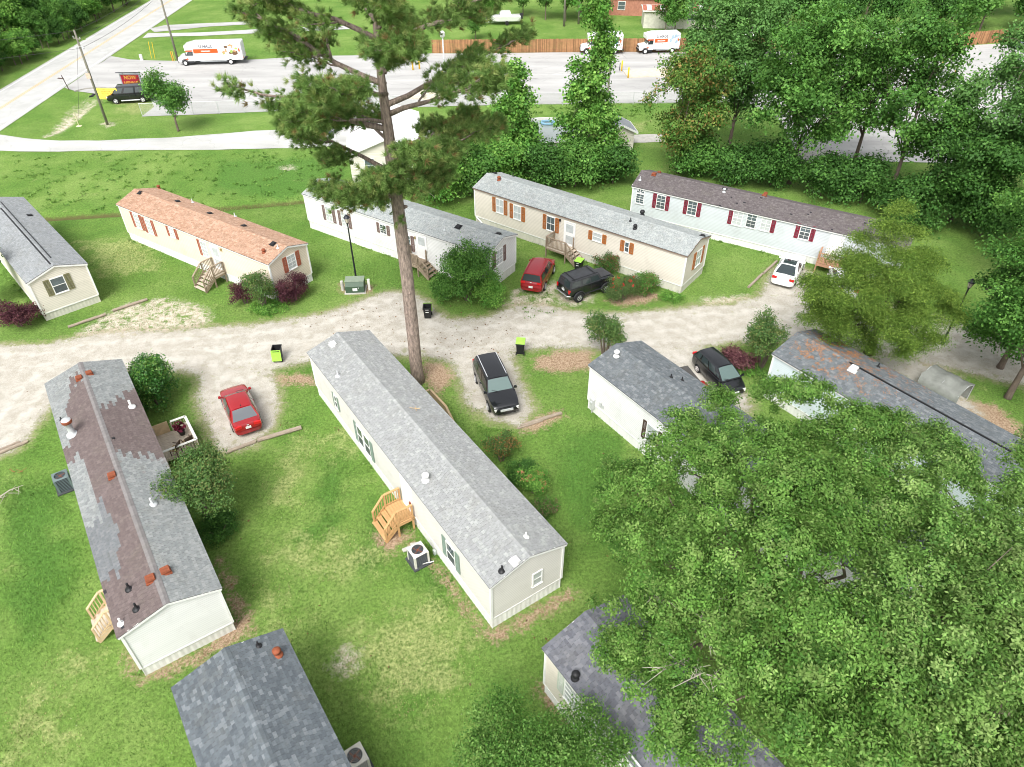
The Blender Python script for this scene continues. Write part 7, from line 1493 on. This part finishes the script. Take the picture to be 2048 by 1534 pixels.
# --- grass blades and weeds as one mass near the camera
def grass():
    r = np.random.default_rng(55); n = 420000; x = r.uniform(-34, 36, n); y = 9 + 55 * r.random(n) ** 1.25
    ix = np.clip(np.searchsorted(gx, x) - 1, 0, len(gx) - 2); iy = np.clip(np.searchsorted(gy, y) - 1, 0, len(gy) - 2)
    g = a_gr[iy, ix]; d = a_di[iy, ix]; pl = a_pa[iy, ix]; lu = a_lu[iy, ix]; k = (g < -.15 + r.normal(size=n) * .25) & (d < .1 + r.normal(size=n) * .15)
    q = P(0, 0); zz = y * _ct + CAMH * _st; px = x / zz * FPX + 1024; k &= (px > -60) & (px < 2110)
    for h in (hM, hB, hK, hD, hE, hQ, hG, hO, hW, hT, hR):
        dx, dy = x - h.c.x, y - h.c.y; u = dx * h.d.x + dy * h.d.y; v = dx * h.w.x + dy * h.w.y; k &= ~((np.abs(u) < h.L / 2 - .1) & (np.abs(v) < h.W / 2 - .1))
    x, y, lu, pl = x[k], y[k], lu[k], pl[k]; ix, iy = ix[k], iy[k]; n = len(x); z = GZ[iy, ix]
    patch = vnoise(x + 90, y, 1.7, 21) * .6 + vnoise(x, y + 40, .5, 22) * .4; hgt = .035 + .075 * np.clip(patch, 0, 1) ** 1.5 * r.uniform(.5, 1.5, n) + .04 * (lu > 0); a = r.uniform(0, 6.28, n); wd = r.uniform(.012, .026, n)
    C = np.stack([x, y, z], 1); S = np.stack([np.cos(a), np.sin(a), 0 * a], 1) * wd[:, None]; T = np.stack([np.cos(a + 1.2) * hgt * .7, np.sin(a + 1.2) * hgt * .7, hgt], 1)
    V = np.stack([C - S, C + S, C + T], 1).reshape(-1, 3)
    pal = np.array([(.11, .215, .042), (.15, .26, .058), (.19, .285, .075), (.33, .33, .15)]); wsel = vnoise(x, y, 3.1, 31) + r.normal(size=n) * .22; ci = np.clip((wsel * 3).astype(int), 0, 2); ci = np.where((pl > -.3) & (r.random(n) < .35), 3, ci); ci = np.where((lu > -.2) & (r.random(n) < .8), 0, ci); col = pal[ci] * r.uniform(.7, 1.25, (n, 1)) * (.62 + .5 * vnoise(x, y, .33, 41) + .3 * vnoise(x, y, 1.1, 42))[:, None]
    o = link('grass', npmesh('grass', V, 3, LEAF, np.repeat(col, 3, 0))); o['kind'] = 'stuff'; tag(o, 'short lawn grass between the homes', 'grass'); print('grass', n)
grass()
def weeds():
    r = np.random.default_rng(66); Vs = []; Cs = []
    spots = []
    for L_, n in (([(0, 310), (500, 305), (690, 310), (690, 400), (300, 420), (20, 425)], 240), ([(1060, 212), (1300, 208), (1300, 250), (1060, 250)], 120), ([(20, 20), (300, 8), (150, 95), (0, 165)], 60), ([(1045, 600), (1100, 545), (1120, 620), (1050, 640)], 14), ([(950, 850), (1000, 860), (1100, 1010), (1060, 1010)], 30)):
        poly = wpoly(L_); lo, hi = poly.min(0), poly.max(0); c = 0
        while c < n:
            p = r.uniform(lo, hi)
            if sdist(np.array([p[0]]), np.array([p[1]]), poly)[0] > 0: spots.append(p); c += 1
    for h in (hM, hB, hD, hO, hW, hT, hR, hG):          # tufts along the skirting
        for k in range(46):
            u = r.uniform(-.5, .5) * h.wl; s = r.choice((-1, 1)); q = h.c + h.d * u + h.w * s * (h.ww / 2 + r.uniform(.05, .3)); 
            if h not in (hM, hB) or r.random() < .3: spots.append(np.array((q.x, q.y)))
    for p in spots:
        far = p[1] > 60; n = 14 if not far else 10; s = r.uniform(.12, .3) * (1 if not far else 1.5); C = np.concatenate([np.array(p)[None, :] + r.normal(size=(n, 2)) * s * .7, np.abs(r.normal(size=(n, 1))) * s * .2 + .01], 1); Vs.append(leaf_quads(r, C, .13 if not far else .24, .5, None, .8)); Cs.append(np.repeat(np.array([(.10, .205, .04), (.12, .23, .046), (.145, .255, .055)])[r.integers(0, 3)] * r.uniform(.8, 1.2, (n, 1)), 4, 0))
    o = link('weeds', npmesh('weeds', np.concatenate(Vs), 4, LEAF, np.concatenate(Cs))); o['kind'] = 'stuff'; tag(o, 'scattered broad leafed weeds on the lawns', 'weeds')
weeds()

def litter():
    r = np.random.default_rng(91); poly = wpoly([(590, 640), (700, 600), (800, 590), (1010, 625), (1080, 690), (960, 730), (860, 720), (700, 700)]); lo, hi = poly.min(0), poly.max(0); pts = []
    while len(pts) < 190:
        p = r.uniform(lo, hi)
        if sdist(np.array([p[0]]), np.array([p[1]]), poly)[0] > 0: pts.append((p[0], p[1], .03))
    for k in range(60): p = P(r.uniform(420, 1300), r.uniform(780, 1400), 0); pts.append((p.x, p.y, .04))
    C = np.array(pts); V = leaf_quads(r, C, .13, .6, None, 2.5); col = np.array([(.16, .08, .045), (.22, .12, .06), (.12, .07, .045)])[r.integers(0, 3, len(C))]
    o = link('leaf_litter', npmesh('leaf_litter', V, 4, LEAF, np.repeat(col, 4, 0))); o['kind'] = 'stuff'; tag(o, 'brown fallen leaves and cones scattered on the gravel near the pine', 'leaf litter')
litter()
